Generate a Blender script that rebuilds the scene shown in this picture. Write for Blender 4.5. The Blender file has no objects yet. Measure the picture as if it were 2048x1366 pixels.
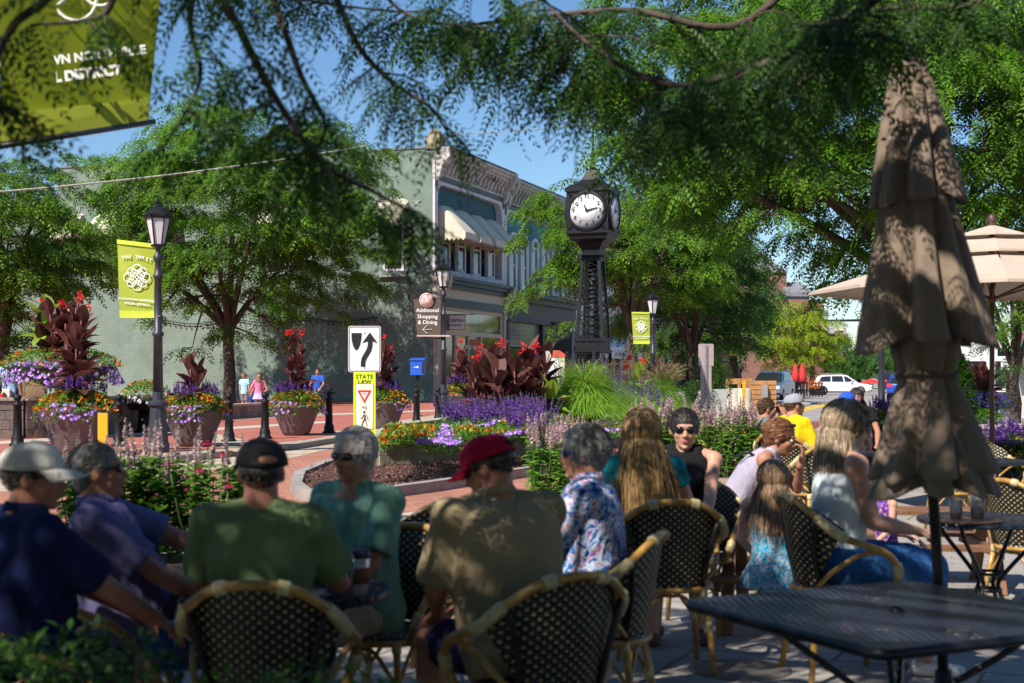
import bpy, bmesh, math, random
import numpy as np
from mathutils import Vector, Matrix, Euler, noise as mnoise

SC = bpy.context.scene
COL = SC.collection
R = math.radians
PI = math.pi
# ------------------------------------------------------------------ camera
F, HZ, CH = 2844.4, 747.0, 1.62          # focal length in photo pixels, horizon row, eye height
cam = bpy.data.cameras.new('camera')
cam.lens = 50; cam.sensor_width = 36; cam.shift_y = 64 / 2048
cam.clip_start = 0.1; cam.clip_end = 3000
cam.dof.use_dof = True; cam.dof.focus_distance = 34; cam.dof.aperture_fstop = 3.6
camo = bpy.data.objects.new('camera', cam); COL.objects.link(camo)
camo.location = (0, 0, CH); camo.rotation_euler = (PI / 2, 0, 0)
SC.camera = camo
# ------------------------------------------------------------------ world, sun, exposure
SUN_EL, SUN_DIR = R(46), Vector((-0.60, -0.80, 0)).normalized()   # horizontal direction towards the sun
W = bpy.data.worlds.new('World'); SC.world = W; W.use_nodes = True
nt = W.node_tree; nt.nodes.clear()
sky = nt.nodes.new('ShaderNodeTexSky'); sky.sky_type = 'NISHITA'; sky.sun_disc = False
sky.sun_elevation = SUN_EL; sky.sun_rotation = math.atan2(SUN_DIR.x, SUN_DIR.y)
sky.air_density = 1.0; sky.dust_density = 0.1; sky.ozone_density = 5.0
bg = nt.nodes.new('ShaderNodeBackground'); bg.inputs[1].default_value = 0.09
out = nt.nodes.new('ShaderNodeOutputWorld')
hs = nt.nodes.new('ShaderNodeHueSaturation'); hs.inputs['Saturation'].default_value = 1.10; nt.links.new(sky.outputs[0], hs.inputs['Color']); nt.links.new(hs.outputs[0], bg.inputs[0]); nt.links.new(bg.outputs[0], out.inputs[0])
sl = bpy.data.lights.new('sun', 'SUN'); sl.energy = 5.0; sl.angle = R(0.55); sl.color = (1, .93, .83)
so = bpy.data.objects.new('sun', sl); COL.objects.link(so)
sd = SUN_DIR * math.cos(SUN_EL) + Vector((0, 0, math.sin(SUN_EL)))
so.rotation_euler = sd.to_track_quat('Z', 'Y').to_euler(); so.location = sd * 50
SC.view_settings.view_transform = 'Standard'; SC.view_settings.look = 'None'
SC.view_settings.exposure = 0.56; SC.view_settings.gamma = 1
SC.cycles.max_bounces = 6; SC.cycles.transparent_max_bounces = 8
SC.cycles.diffuse_bounces = 3; SC.cycles.glossy_bounces = 3; SC.cycles.transmission_bounces = 4
SC.cycles.caustics_reflective = False; SC.cycles.caustics_refractive = False
SC.cycles.use_denoising = True
SC.cycles.sample_clamp_indirect = 6
# ------------------------------------------------------------------ coordinates
def PX(px, py, Y): return Vector(((px - 1024) * Y / F, Y, CH + (HZ - py) * Y / F))
def XX(px, Y): return (px - 1024) * Y / F
def ZZ(py, Y): return CH + (HZ - py) * Y / F
def GY(py): return CH * F / (py - HZ)
def G(px, py, z=0.0):
    Y = (CH - z) * F / (py - HZ); return Vector(((px - 1024) * Y / F, Y, z))
# ------------------------------------------------------------------ mesh builder
def frame(d):
    d = Vector(d).normalized()
    a = Vector((0, 0, 1)) if abs(d.z) < .9 else Vector((1, 0, 0))
    x = a.cross(d).normalized(); return x, d.cross(x).normalized(), d
class MB:
    def __init__(s): s.v = []; s.f = []; s.m = []; s.s = []; s.uv = {}; s.mat = 0; s.sm = False; s.T = None
    def add(s, vs, fs):
        b = len(s.v)
        if s.T is not None: vs = [s.T @ Vector(v) for v in vs]
        s.v += [tuple(v) for v in vs]
        for f in fs: s.f.append([i + b for i in f]); s.m.append(s.mat); s.s.append(s.sm)
        return s
    def box(s, c, d, rz=0, M=None):
        x, y, z = d[0] / 2, d[1] / 2, d[2] / 2; c = Vector(c); q = Matrix.Rotation(rz, 3, 'Z') if M is None else M
        vs = [c + q @ Vector((i * x, j * y, k * z)) for k in (-1, 1) for j in (-1, 1) for i in (-1, 1)]
        return s.add(vs, [(0, 2, 3, 1), (4, 5, 7, 6), (0, 1, 5, 4), (2, 6, 7, 3), (0, 4, 6, 2), (1, 3, 7, 5)])
    def bx(s, x0, x1, y0, y1, z0, z1):
        return s.box(((x0 + x1) / 2, (y0 + y1) / 2, (z0 + z1) / 2), (abs(x1 - x0), abs(y1 - y0), abs(z1 - z0)))
    def beam(s, a, b, w, h):
        a = Vector(a); b = Vector(b); d = b - a; x, y, z = frame(d)
        M = Matrix((x, y, z)).transposed(); return s.box((a + b) / 2, (w, h, d.length), M=M)
    def tube(s, pts, r, n=8, cap=True, closed=False):
        pts = [Vector(p) for p in pts]; k = len(pts)
        if not hasattr(r, '__len__'): r = [r] * k
        old = s.sm; s.sm = True; vs = []; fs = []
        x = None
        for i, p in enumerate(pts):
            if closed: d = pts[(i + 1) % k] - pts[i - 1]
            else: d = pts[min(i + 1, k - 1)] - pts[max(i - 1, 0)]
            if d.length < 1e-9: d = Vector((0, 0, 1))
            d.normalize()
            if x is None: x = frame(d)[0]
            else:
                x = x - d * x.dot(d)
                x = frame(d)[0] if x.length < 1e-4 else x.normalized()
            y = d.cross(x)
            for j in range(n):
                a = 2 * PI * j / n; vs.append(p + (x * math.cos(a) + y * math.sin(a)) * r[i])
        for i in range(k if closed else k - 1):
            for j in range(n):
                a, b = i * n + j, i * n + (j + 1) % n; i2 = ((i + 1) % k) * n
                fs.append((a, b, i2 + (j + 1) % n, i2 + j))
        if cap and not closed: fs += [tuple(range(n - 1, -1, -1)), tuple((k - 1) * n + j for j in range(n))]
        s.add(vs, fs); s.sm = old; return s
    def cyl(s, a, b, r0, r1=None, n=12, smooth=True):
        s.tube([a, b], [r0, r0 if r1 is None else r1], n); return s
    def lathe(s, prof, c=(0, 0, 0), n=24, smooth=True, sx=1, sy=1, a0=0.0):
        old = s.sm; s.sm = smooth; c = Vector(c); vs = []; fs = []; k = len(prof)
        for (r, z) in prof:
            for j in range(n):
                a = a0 + 2 * PI * j / n; vs.append(c + Vector((r * math.cos(a) * sx, r * math.sin(a) * sy, z)))
        for i in range(k - 1):
            for j in range(n):
                fs.append((i * n + j, i * n + (j + 1) % n, (i + 1) * n + (j + 1) % n, (i + 1) * n + j))
        if prof[0][0] > 1e-5: fs.append(tuple(range(n - 1, -1, -1)))
        if prof[-1][0] > 1e-5: fs.append(tuple((k - 1) * n + j for j in range(n)))
        s.add(vs, fs); s.sm = old; return s
    def ell(s, c, r, n=14, m=9, M=None):
        c = Vector(c); r = (r, r, r) if not hasattr(r, '__len__') else r
        old = s.sm; s.sm = True; vs = [(0, 0, -1)]; fs = []
        for i in range(1, m):
            t = PI * i / m
            for j in range(n): a = 2 * PI * j / n; vs.append((math.sin(t) * math.cos(a), math.sin(t) * math.sin(a), -math.cos(t)))
        vs.append((0, 0, 1))
        for j in range(n):
            fs.append((0, 1 + (j + 1) % n, 1 + j)); b = 1 + (m - 2) * n
            fs.append((b + j, b + (j + 1) % n, len(vs) - 1))
            for i in range(m - 2): fs.append((1 + i * n + j, 1 + i * n + (j + 1) % n, 1 + (i + 1) * n + (j + 1) % n, 1 + (i + 1) * n + j))
        o = []
        for v in vs:
            q = Vector((v[0] * r[0], v[1] * r[1], v[2] * r[2]))
            if M is not None: q = M @ q
            o.append(c + q)
        s.add(o, fs); s.sm = old; return s
    def cap(s, a, b, r0, r1, n=12):
        a = Vector(a); b = Vector(b); d = (b - a); L = d.length
        if L < 1e-6: return s.ell(a, r0)
        d = d / L; pts = []; rs = []
        for t in (0.0, .25, .5, .8): an = t * PI / 2; pts.append(a - d * r0 * math.cos(an)); rs.append(max(r0 * math.sin(an), .0008))
        pts.append(a); rs.append(r0); pts.append(a.lerp(b, .5)); rs.append((r0 + r1) / 2); pts.append(b); rs.append(r1)
        for t in (.8, .5, .25, 0.0): an = t * PI / 2; pts.append(b + d * r1 * math.cos(an)); rs.append(max(r1 * math.sin(an), .0008))
        return s.tube(pts, rs, n)
    def loft(s, secs, n=24, smooth=True):
        """secs: list of (center, xdir, ydir, rx, ry)"""
        old = s.sm; s.sm = smooth; vs = []; fs = []; k = len(secs)
        for (c, x, y, rx, ry) in secs:
            for j in range(n):
                a = 2 * PI * j / n; vs.append(Vector(c) + Vector(x) * rx * math.cos(a) + Vector(y) * ry * math.sin(a))
        for i in range(k - 1):
            for j in range(n): fs.append((i * n + j, i * n + (j + 1) % n, (i + 1) * n + (j + 1) % n, (i + 1) * n + j))
        fs += [tuple(range(n - 1, -1, -1)), tuple((k - 1) * n + j for j in range(n))]
        s.add(vs, fs); s.sm = old; return s
    def poly(s, pts, h):
        """extruded flat polygon: pts 3D coplanar, h offset vector"""
        k = len(pts); pts = [Vector(p) for p in pts]; h = Vector(h)
        vs = pts + [p + h for p in pts]
        fs = [tuple(range(k)), tuple(range(2 * k - 1, k - 1, -1))] + [(i, i + k, (i + 1) % k + k, (i + 1) % k) for i in range(k)]
        return s.add(vs, fs)
    def text(s, body, size, M, extrude=.004, bold=0.0, align='CENTER', space=1.0):
        cu = bpy.data.curves.new('t', 'FONT'); cu.body = body; cu.size = size; cu.extrude = extrude; cu.offset = bold
        cu.align_x = align; cu.align_y = 'CENTER'; cu.space_character = space; cu.resolution_u = 3
        o = bpy.data.objects.new('t', cu); COL.objects.link(o)
        me = bpy.data.meshes.new_from_object(o)
        s.add([M @ v.co for v in me.vertices], [tuple(p.vertices) for p in me.polygons])
        COL.objects.unlink(o); bpy.data.objects.remove(o); bpy.data.curves.remove(cu); bpy.data.meshes.remove(me); return s
    def mesh(s, name, mats):
        me = bpy.data.meshes.new(name); me.from_pydata(s.v, [], s.f)
        for m in (mats if isinstance(mats, (list, tuple)) else [mats]): me.materials.append(m)
        me.polygons.foreach_set('material_index', s.m); me.polygons.foreach_set('use_smooth', s.s)
        me.update(); return me
UPR = Matrix.Rotation(PI / 2, 4, 'X')     # text upright, facing -Y
def TM(x, y, z, rz=0, rx=PI / 2, sx=1):
    return Matrix.Translation((x, y, z)) @ Matrix.Rotation(rz, 4, 'Z') @ Matrix.Rotation(rx, 4, 'X') @ Matrix.Scale(sx, 4, (1, 0, 0))
def link(o, parent=None):
    COL.objects.link(o)
    if parent is not None: o.parent = parent
    return o
def tag(o, label=None, cat=None, group=None, kind=None):
    if label: o['label'] = label
    if cat: o['category'] = cat
    if group: o['group'] = group
    if kind: o['kind'] = kind
    return o
def obj(name, mb, mats, parent=None, loc=None, rz=None):
    me = mb if isinstance(mb, bpy.types.Mesh) else mb.mesh(name, mats)
    o = link(bpy.data.objects.new(name, me), parent)
    if loc is not None: o.location = loc
    if rz is not None: o.rotation_euler = (0, 0, rz)
    return o
def thing(name, label, cat, loc=(0, 0, 0), rz=0, group=None):
    o = bpy.data.objects.new(name, None); o.empty_display_size = .1; link(o); o.location = loc; o.rotation_euler = (0, 0, rz)
    return tag(o, label, cat, group)
KIDS = {}
def dup(root, loc, rz=0, label=None, sc=1, group=None, skip=()):
    def rec(o, parent):
        c = o.copy(); COL.objects.link(c)
        if parent is not None: c.parent = parent
        for ch in o.children:
            if ch.name.split('.')[0] not in skip: rec(ch, c)
        return c
    r = rec(root, None); r.location = loc; r.rotation_euler = (0, 0, rz); r.scale = (sc, sc, sc)
    if label: r['label'] = label
    if group: r['group'] = group
    return r
def struct(name, mb, mats, loc=None):
    return tag(obj(name, mb, mats, None, loc), kind='structure', label=name.replace('_', ' '))
# ------------------------------------------------------------------ materials
def nm(name):
    m = bpy.data.materials.new(name); m.use_nodes = True; t = m.node_tree
    b = t.nodes['Principled BSDF']; return m, t, b, t.nodes, t.links
def C4(c): return (c[0], c[1], c[2], 1)
def rampnode(t, stops):
    r = t.nodes.new('ShaderNodeValToRGB'); e = r.color_ramp.elements
    while len(e) > 1: e.remove(e[-1])
    e[0].position = stops[0][0]; e[0].color = C4(stops[0][1])
    for p, c in stops[1:]:
        q = e.new(p); q.color = C4(c)
    return r
MC = {}
def mt(name, col, rough=.6, metal=0, var=.15, scale=6, bump=0, bscale=60, spec=.5, obj_coord=True, coat=0, detail=4):
    if name in MC: return MC[name]
    m, t, b, N, L = nm(name); MC[name] = m
    b.inputs['Roughness'].default_value = rough; b.inputs['Metallic'].default_value = metal
    b.inputs['Specular IOR Level'].default_value = spec; b.inputs['Coat Weight'].default_value = coat
    tc = N.new('ShaderNodeTexCoord')
    n = N.new('ShaderNodeTexNoise'); n.inputs['Scale'].default_value = scale; n.inputs['Detail'].default_value = detail
    L.new(tc.outputs['Object'], n.inputs['Vector'])
    r = rampnode(t, [(.3, [c * (1 - var) for c in col]), (.7, [min(1, c * (1 + var)) for c in col])])
    L.new(n.outputs[0], r.inputs[0]); L.new(r.outputs[0], b.inputs['Base Color'])
    if bump:
        n2 = N.new('ShaderNodeTexNoise'); n2.inputs['Scale'].default_value = bscale; n2.inputs['Detail'].default_value = 5
        L.new(tc.outputs['Object'], n2.inputs['Vector'])
        bp = N.new('ShaderNodeBump'); bp.inputs['Strength'].default_value = bump; bp.inputs['Distance'].default_value = .02
        L.new(n2.outputs[0], bp.inputs['Height']); L.new(bp.outputs[0], b.inputs['Normal'])
    return m
def brick(name, c1, c2, mortar, sc=1.0, bw=.2, bh=.067, ms=.008, rough=.85, bump=.5, var=.3, axes='xyz', paint=False, rot=0, big=(.8, 1.15)):
    """axes: order in which object coordinates feed the brick texture (x along, y up)"""
    m, t, b, N, L = nm(name); b.inputs['Roughness'].default_value = rough
    tc = N.new('ShaderNodeTexCoord'); sp = N.new('ShaderNodeSeparateXYZ'); cb = N.new('ShaderNodeCombineXYZ')
    L.new(tc.outputs['Object'], sp.inputs[0])
    for i, a in enumerate(axes): L.new(sp.outputs['xyz'.index(a)], cb.inputs[i])
    mp = N.new('ShaderNodeMapping'); mp.inputs['Rotation'].default_value = (0, 0, rot); L.new(cb.outputs[0], mp.inputs[0])
    br = N.new('ShaderNodeTexBrick'); br.inputs['Scale'].default_value = sc
    br.inputs['Brick Width'].default_value = bw; br.inputs['Row Height'].default_value = bh; br.inputs['Mortar Size'].default_value = ms
    br.inputs['Color1'].default_value = C4(c1); br.inputs['Color2'].default_value = C4(c2); br.inputs['Mortar'].default_value = C4(mortar)
    br.inputs['Mortar Smooth'].default_value = .3; br.inputs['Bias'].default_value = 0
    L.new(mp.outputs[0], br.inputs['Vector'])
    n = N.new('ShaderNodeTexNoise'); n.inputs['Scale'].default_value = .6; n.inputs['Detail'].default_value = 6; n.inputs['Roughness'].default_value = .65
    L.new(tc.outputs['Object'], n.inputs['Vector'])
    rr = rampnode(t, [(.3, [big[0]] * 3), (.7, [big[1]] * 3)]); L.new(n.outputs[0], rr.inputs[0])
    mx = N.new('ShaderNodeMix'); mx.data_type = 'RGBA'; mx.blend_type = 'MULTIPLY'; mx.inputs[0].default_value = 1
    L.new(br.outputs[0], mx.inputs[6]); L.new(rr.outputs[0], mx.inputs[7])
    n3 = N.new('ShaderNodeTexNoise'); n3.inputs['Scale'].default_value = 9; n3.inputs['Detail'].default_value = 3; L.new(tc.outputs['Object'], n3.inputs['Vector'])
    r3 = rampnode(t, [(.3, [1 - var] * 3), (.75, [1 + var * .4] * 3)]); L.new(n3.outputs[0], r3.inputs[0])
    m2 = N.new('ShaderNodeMix'); m2.data_type = 'RGBA'; m2.blend_type = 'MULTIPLY'; m2.inputs[0].default_value = .6
    L.new(mx.outputs[2], m2.inputs[6]); L.new(r3.outputs[0], m2.inputs[7]); L.new(m2.outputs[2], b.inputs['Base Color'])
    bp = N.new('ShaderNodeBump'); bp.inputs['Strength'].default_value = bump; bp.inputs['Distance'].default_value = .01; bp.invert = True
    ad = N.new('ShaderNodeMath'); ad.operation = 'MULTIPLY_ADD'; ad.inputs[1].default_value = -.35
    L.new(n3.outputs[0], ad.inputs[0]); L.new(br.outputs['Fac'], ad.inputs[2]); L.new(ad.outputs[0], bp.inputs['Height']); L.new(bp.outputs[0], b.inputs['Normal'])
    return m
def foliage(name, dark, light, trans=.35, rough=.5, tr_col=None):
    if name in MC: return MC[name]
    m, t, b, N, L = nm(name); MC[name] = m
    at = N.new('ShaderNodeAttribute'); at.attribute_name = 'tint'
    r = rampnode(t, [(0, dark), (1, light)]); L.new(at.outputs['Fac'], r.inputs[0]); L.new(r.outputs[0], b.inputs['Base Color'])
    b.inputs['Roughness'].default_value = rough; b.inputs['Specular IOR Level'].default_value = .35
    tr = N.new('ShaderNodeBsdfTranslucent')
    hs = N.new('ShaderNodeHueSaturation'); hs.inputs['Value'].default_value = 1.5; hs.inputs['Hue'].default_value = .49
    L.new(r.outputs[0], hs.inputs['Color']); L.new(hs.outputs[0], tr.inputs[0])
    mx = N.new('ShaderNodeMixShader'); mx.inputs[0].default_value = trans
    L.new(b.outputs[0], mx.inputs[1]); L.new(tr.outputs[0], mx.inputs[2]); L.new(mx.outputs[0], N['Material Output'].inputs[0])
    return m
def multi(name, stops, scale=12, rough=.8, detail=3, dist=0, interp='LINEAR', kind='noise', bump=0):
    if name in MC: return MC[name]
    m, t, b, N, L = nm(name); MC[name] = m; tc = N.new('ShaderNodeTexCoord'); b.inputs['Roughness'].default_value = rough
    if kind == 'noise':
        n = N.new('ShaderNodeTexNoise'); n.inputs['Detail'].default_value = detail; n.inputs['Distortion'].default_value = dist
        n.inputs['Scale'].default_value = scale; L.new(tc.outputs['Object'], n.inputs['Vector']); o = n.outputs[0]
    else:
        n = N.new('ShaderNodeTexVoronoi'); n.inputs['Scale'].default_value = scale; L.new(tc.outputs['Object'], n.inputs['Vector'])
        sp = N.new('ShaderNodeSeparateColor'); L.new(n.outputs['Color'], sp.inputs[0]); o = sp.outputs[0]
    r = rampnode(t, stops); r.color_ramp.interpolation = interp; L.new(o, r.inputs[0]); L.new(r.outputs[0], b.inputs['Base Color'])
    if bump:
        bp = N.new('ShaderNodeBump'); bp.inputs['Strength'].default_value = bump; bp.inputs['Distance'].default_value = .02
        L.new(o, bp.inputs['Height']); L.new(bp.outputs[0], b.inputs['Normal'])
    return m
def fabric(name, col, var=.1, rough=.9, stops=None, scale=10):
    """cloth with soft folds and a fine weave"""
    if name in MC: return MC[name]
    m, t, b, N, L = nm(name); MC[name] = m; tc = N.new('ShaderNodeTexCoord')
    b.inputs['Roughness'].default_value = rough; b.inputs['Specular IOR Level'].default_value = .15
    n = N.new('ShaderNodeTexNoise'); n.inputs['Scale'].default_value = scale; n.inputs['Detail'].default_value = 4; L.new(tc.outputs['Object'], n.inputs['Vector'])
    if stops: n.inputs['Distortion'].default_value = 1.4; n.inputs['Detail'].default_value = 2
    r = rampnode(t, stops or [(.3, [c * (1 - var) for c in col]), (.7, [c * (1 + var) for c in col])])
    L.new(n.outputs[0], r.inputs[0]); L.new(r.outputs[0], b.inputs['Base Color'])
    mp = N.new('ShaderNodeMapping'); mp.inputs['Scale'].default_value = (9, 9, 3.5); L.new(tc.outputs['Object'], mp.inputs[0])
    f = N.new('ShaderNodeTexNoise'); f.inputs['Scale'].default_value = 1; f.inputs['Detail'].default_value = 3; f.inputs['Distortion'].default_value = 1.2; L.new(mp.outputs[0], f.inputs['Vector'])
    bp = N.new('ShaderNodeBump'); bp.inputs['Strength'].default_value = .55; bp.inputs['Distance'].default_value = .05; L.new(f.outputs[0], bp.inputs['Height'])
    L.new(bp.outputs[0], b.inputs['Normal']); return m
def glassy(name, col=(.02, .025, .03), rough=.06):
    if name in MC: return MC[name]
    return mt(name, col, rough, 0, .3, 1.5, spec=.9)

M_IRON = mt('black_iron', (.007, .0075, .010), .5, 0, .25, 9, .15, 90, spec=.3)
M_IRONP = mt('slate_iron', (.030, .031, .044), .42, 0, .2, 7, .12, 90)
M_BLACK = mt('black', (.012, .012, .013), .5, 0, .2)
M_WHITE = mt('white_paint', (.74, .73, .74), .5, 0, .06, 5)
M_CREAM = mt('cream_paint', (.60, .55, .44), .6, 0, .1, 3)
M_CONC = mt('concrete', (.36, .33, .295), .85, 0, .16, 1.3, .3, 30, detail=9)
M_WHITEL = mt('white_lettering', (.85, .85, .82), .6, 0, .03)
M_DARKW = mt('dark_window', (.02, .022, .03), .08, 0, .3, 2, spec=.8)

# ------------------------------------------------------------------ numpy leaf meshes
def quadmesh(name, P, tint, mat, smooth=False):
    """P (n,k,3) polygons with k corners, tint (n,)"""
    P = np.asarray(P, dtype=np.float32); n, k = P.shape[0], P.shape[1]
    me = bpy.data.meshes.new(name); me.vertices.add(n * k); me.loops.add(n * k); me.polygons.add(n)
    me.vertices.foreach_set('co', P.reshape(-1)); me.loops.foreach_set('vertex_index', np.arange(n * k, dtype=np.int32))
    me.polygons.foreach_set('loop_start', np.arange(0, n * k, k, dtype=np.int32))
    try: me.polygons.foreach_set('loop_total', np.full(n, k, dtype=np.int32))
    except Exception: pass
    me.update(calc_edges=True)
    a = me.attributes.new('tint', 'FLOAT', 'FACE'); a.data.foreach_set('value', np.asarray(tint, dtype=np.float32))
    me.materials.append(mat); return me
def frames(D, roll=None, rng=None):
    """D (n,3) forward dirs -> (n,3,3) matrices with columns fwd, side, up"""
    D = D / (np.linalg.norm(D, axis=1, keepdims=True) + 1e-9)
    up = np.tile(np.array([0, 0, 1.]), (len(D), 1)); S = np.cross(up, D); l = np.linalg.norm(S, axis=1, keepdims=True)
    S = np.where(l < 1e-3, np.array([[1., 0, 0]]), S / (l + 1e-9)); U = np.cross(D, S)
    if roll is not None:
        c, s_ = np.cos(roll)[:, None], np.sin(roll)[:, None]; S, U = S * c + U * s_, U * c - S * s_
    return np.stack([D, S, U], axis=2)
def place(tmpl, C, D, scale, roll=None):
    """tmpl (q,k,3); returns (n*q,k,3)"""
    Rm = frames(D, roll); T = tmpl[None] * np.asarray(scale).reshape(-1, 1, 1, 1)
    out = np.einsum('nij,nqkj->nqki', Rm, T) + C[:, None, None, :]
    return out.reshape(-1, tmpl.shape[1], 3)
def leaf(L, w, fold=.15): return np.array([[0, 0, 0], [L * .5, w / 2, fold * w], [L, 0, -fold * w], [L * .5, -w / 2, fold * w]])
def pinnate(n, L, ll, lw, droop=.5, ang=1.1, tip=True):
    q = []
    for i in range(n):
        t = (i + .6) / n; x = L * t; z = -droop * L * t * t; s = math.sin(PI * (.15 + .75 * t)) ** .6
        for sd_ in (-1, 1):
            a = ang * (1 - .35 * t); lf = leaf(ll * s, lw * s)
            c, sn = math.cos(a), math.sin(a) * sd_
            p = np.stack([lf[:, 0] * c - lf[:, 1] * sn, lf[:, 0] * sn + lf[:, 1] * c, lf[:, 2] - .35 * lf[:, 0]], 1) + np.array([x, 0, z])
            q.append(p)
    if tip: q.append(leaf(ll, lw) + np.array([L, 0, -droop * L]))
    return np.array(q)
T_NEAR = pinnate(9, .2, .033, .0125, .5)
T_MID = pinnate(5, .34, .105, .046, .55)
T_FAR = pinnate(3, .42, .20, .085, .6)
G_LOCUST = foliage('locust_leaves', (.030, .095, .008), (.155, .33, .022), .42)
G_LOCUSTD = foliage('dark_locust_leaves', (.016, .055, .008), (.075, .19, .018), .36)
G_YELLOW = foliage('yellow_green_leaves', (.12, .2, .01), (.36, .46, .03), .4)
G_FARG = foliage('street_tree_leaves', (.02, .065, .012), (.07, .19, .025), .38)
M_BARK = mt('bark', (.075, .055, .042), .9, 0, .4, 5, .9, 22, detail=8)
# ================================================================== GROUND
PZ = .12                                   # plaza height above the street
def sheet(name, pts, z, mat, px=True, thick=None):
    P = [G(a, b) if px else Vector((a, b, 0)) for a, b in pts]
    mb = MB()
    if thick: mb.poly([Vector((p.x, p.y, z - thick)) for p in P], (0, 0, thick))
    else: mb.add([Vector((p.x, p.y, z)) for p in P], [tuple(range(len(P)))])
    return struct(name, mb, mat)
m_asph = brick('street_paving', (.30, .265, .235), (.36, .32, .28), (.22, .19, .17), 1, 2.4, 2.4, .015, bump=.15, var=.15, rot=.5)
m_red = brick('red_pavers', (.42, .12, .085), (.52, .165, .11), (.24, .10, .075), 1, .24, .12, .012, var=.25, rot=.33, big=(.85, 1.12))
m_red2 = brick('orange_red_pavers', (.40, .15, .095), (.55, .235, .15), (.26, .15, .11), 1, .22, .11, .012, var=.3, rot=-.2)
m_mar = brick('maroon_pavers', (.22, .065, .055), (.30, .10, .08), (.15, .07, .06), 1, .22, .11, .012, var=.3, rot=.2)
m_tan = brick('tan_pavers', (.46, .37, .27), (.54, .44, .33), (.28, .22, .16), 1, .3, .3, .012, var=.2, rot=.33)
m_slate = brick('slate_pavers', (.075, .07, .08), (.12, .11, .12), (.05, .045, .05), 1, .24, .12, .01, var=.3, rot=-.5)
m_patio = brick('patio_concrete', (.33, .30, .275), (.38, .345, .31), (.13, .12, .11), 1, 1.6, 1.6, .014, var=.22, rot=.42, bump=.3, big=(.7, 1.15))
sheet('ground', [(-900, -60), (900, -60), (900, 1500), (-900, 1500)], 0, m_asph, px=False)
sheet('brick_street', [(-900, 1030), (-400, 930), (0, 920), (600, 880), (1100, 850), (1260, 880), (1250, 960), (1100, 1045), (700, 1080), (0, 1110)], .004, m_red2)
sheet('crosswalk_band', [(-300, 1000), (0, 985), (330, 955), (590, 915), (740, 880), (720, 868), (560, 893), (330, 928), (0, 950), (-300, 960)], .008, m_tan)
sheet('crosswalk_border', [(-300, 965), (0, 952), (330, 930), (560, 897), (545, 889), (320, 915), (0, 935), (-300, 945)], .012, m_slate)
sheet('concrete_band', [(560, 1100), (1090, 1012), (1190, 1002), (1180, 985), (1060, 990), (540, 1068)], .0095, m_conc0 := mt('band_concrete', (.47, .42, .36), .85, 0, .12, 2, .2, 30, detail=8))
sheet('slate_band', [(845, 1034), (945, 1015), (965, 998), (875, 1006)], .013, m_slate)
sheet('street_brick_patch', [(1200, 1020), (1330, 1000), (1420, 960), (1330, 935), (1180, 975)], .012, m_red2)
sheet('patio', [(-1300, 1500), (-600, 1120), (200, 1092), (800, 1062), (1250, 1010), (1700, 965), (2048, 955), (2700, 990), (3600, 1100), (3600, 1500), (3600, 4000), (-1500, 4000)], .016, m_patio)
sheet('maroon_crossing', [(1585, 880), (1700, 862), (1780, 862), (1740, 905), (1600, 918)], .008, m_mar)
sheet('maroon_crossing', [(1560, 845), (1790, 838), (1780, 850), (1585, 860)], .008, m_mar)
sheet('maroon_crossing', [(1480, 940), (1800, 915), (2300, 930), (2300, 955), (1800, 940), (1500, 962)], .008, m_mar)
sheet('right_brick_walk', [(1850, 900), (2400, 890), (2400, 925), (1850, 915)], .012, m_red)
sheet('road', [(1475, 824), (1540, 800), (1640, 781), (1790, 775), (1980, 783), (2300, 800), (2300, 838), (1900, 830), (1560, 842)], .006, mt('asphalt', (.29, .27, .26), .9, 0, .18, .8, .3, 40, detail=9))
for k in (0, 5):
    sheet('yellow_line', [(1560, 824 + k), (1700, 797 + k * .5), (1705, 798.5 + k * .5), (1568, 827 + k)], .010, mt('yellow_paint', (.62, .42, .06), .7, 0, .2))
# raised plaza
edge = [(-700, 1010), (-300, 975), (0, 951), (300, 930), (450, 915), (590, 899), (690, 882), (750, 870), (900, 851), (1100, 834), (1300, 822), (1440, 812), (1480, 801), (1530, 790), (1640, 776), (1700, 769)]
E = [G(a, b) for a, b in edge]
mb = MB(); pl = [Vector((p.x, p.y, 0)) for p in E] + [Vector((70, 330, 0)), Vector((-120, 330, 0)), Vector((-120, E[0].y, 0))]
mb.poly(pl, (0, 0, PZ)); struct('plaza', mb, mt('plaza_concrete', (.44, .38, .32), .85, 0, .14, 1.5, .2, 30, detail=8))
kb = MB()
for i in range(len(E) - 1):
    a, b = E[i], E[i + 1]; d = (b - a).normalized(); nrm = Vector((d.y, -d.x, 0)); o = nrm * .09
    kb.poly([a - o + Vector((0, 0, -.02)), a + o + Vector((0, 0, -.02)), b + o + Vector((0, 0, -.02)), b - o + Vector((0, 0, -.02))], (0, 0, PZ + .032))
struct('kerb', kb, mt('kerb_concrete', (.30, .27, .24), .85, 0, .2, 3, .3, 40, detail=8))
def off(k, dy): return [Vector((p.x, p.y + dy, 0)) for p in E[:k]]
mb = MB(); b0 = off(12, .25); b1 = off(12, 1.7)
for i in range(11): mb.add([v + Vector((0, 0, PZ + .005)) for v in (b0[i], b0[i + 1], b1[i + 1], b1[i])], [(0, 1, 2, 3)])
struct('paver_border', mb, m_tan)
mb = MB(); r = off(12, 1.7) + [Vector((10, 78, 0)), Vector((-6, 79, 0)), Vector((-60, 100, 0)), Vector((-60, 40, 0))]
mb.add([v + Vector((0, 0, PZ + .005)) for v in r], [tuple(range(len(r)))]); struct('red_brick_plaza', mb, m_red)
def gs(name, pts, z, mat):
    mb = MB(); mb.add([Vector((G(a, b, PZ).x, G(a, b, PZ).y, z)) for a, b in pts], [tuple(range(len(pts)))]); struct(name, mb, mat)
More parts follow.
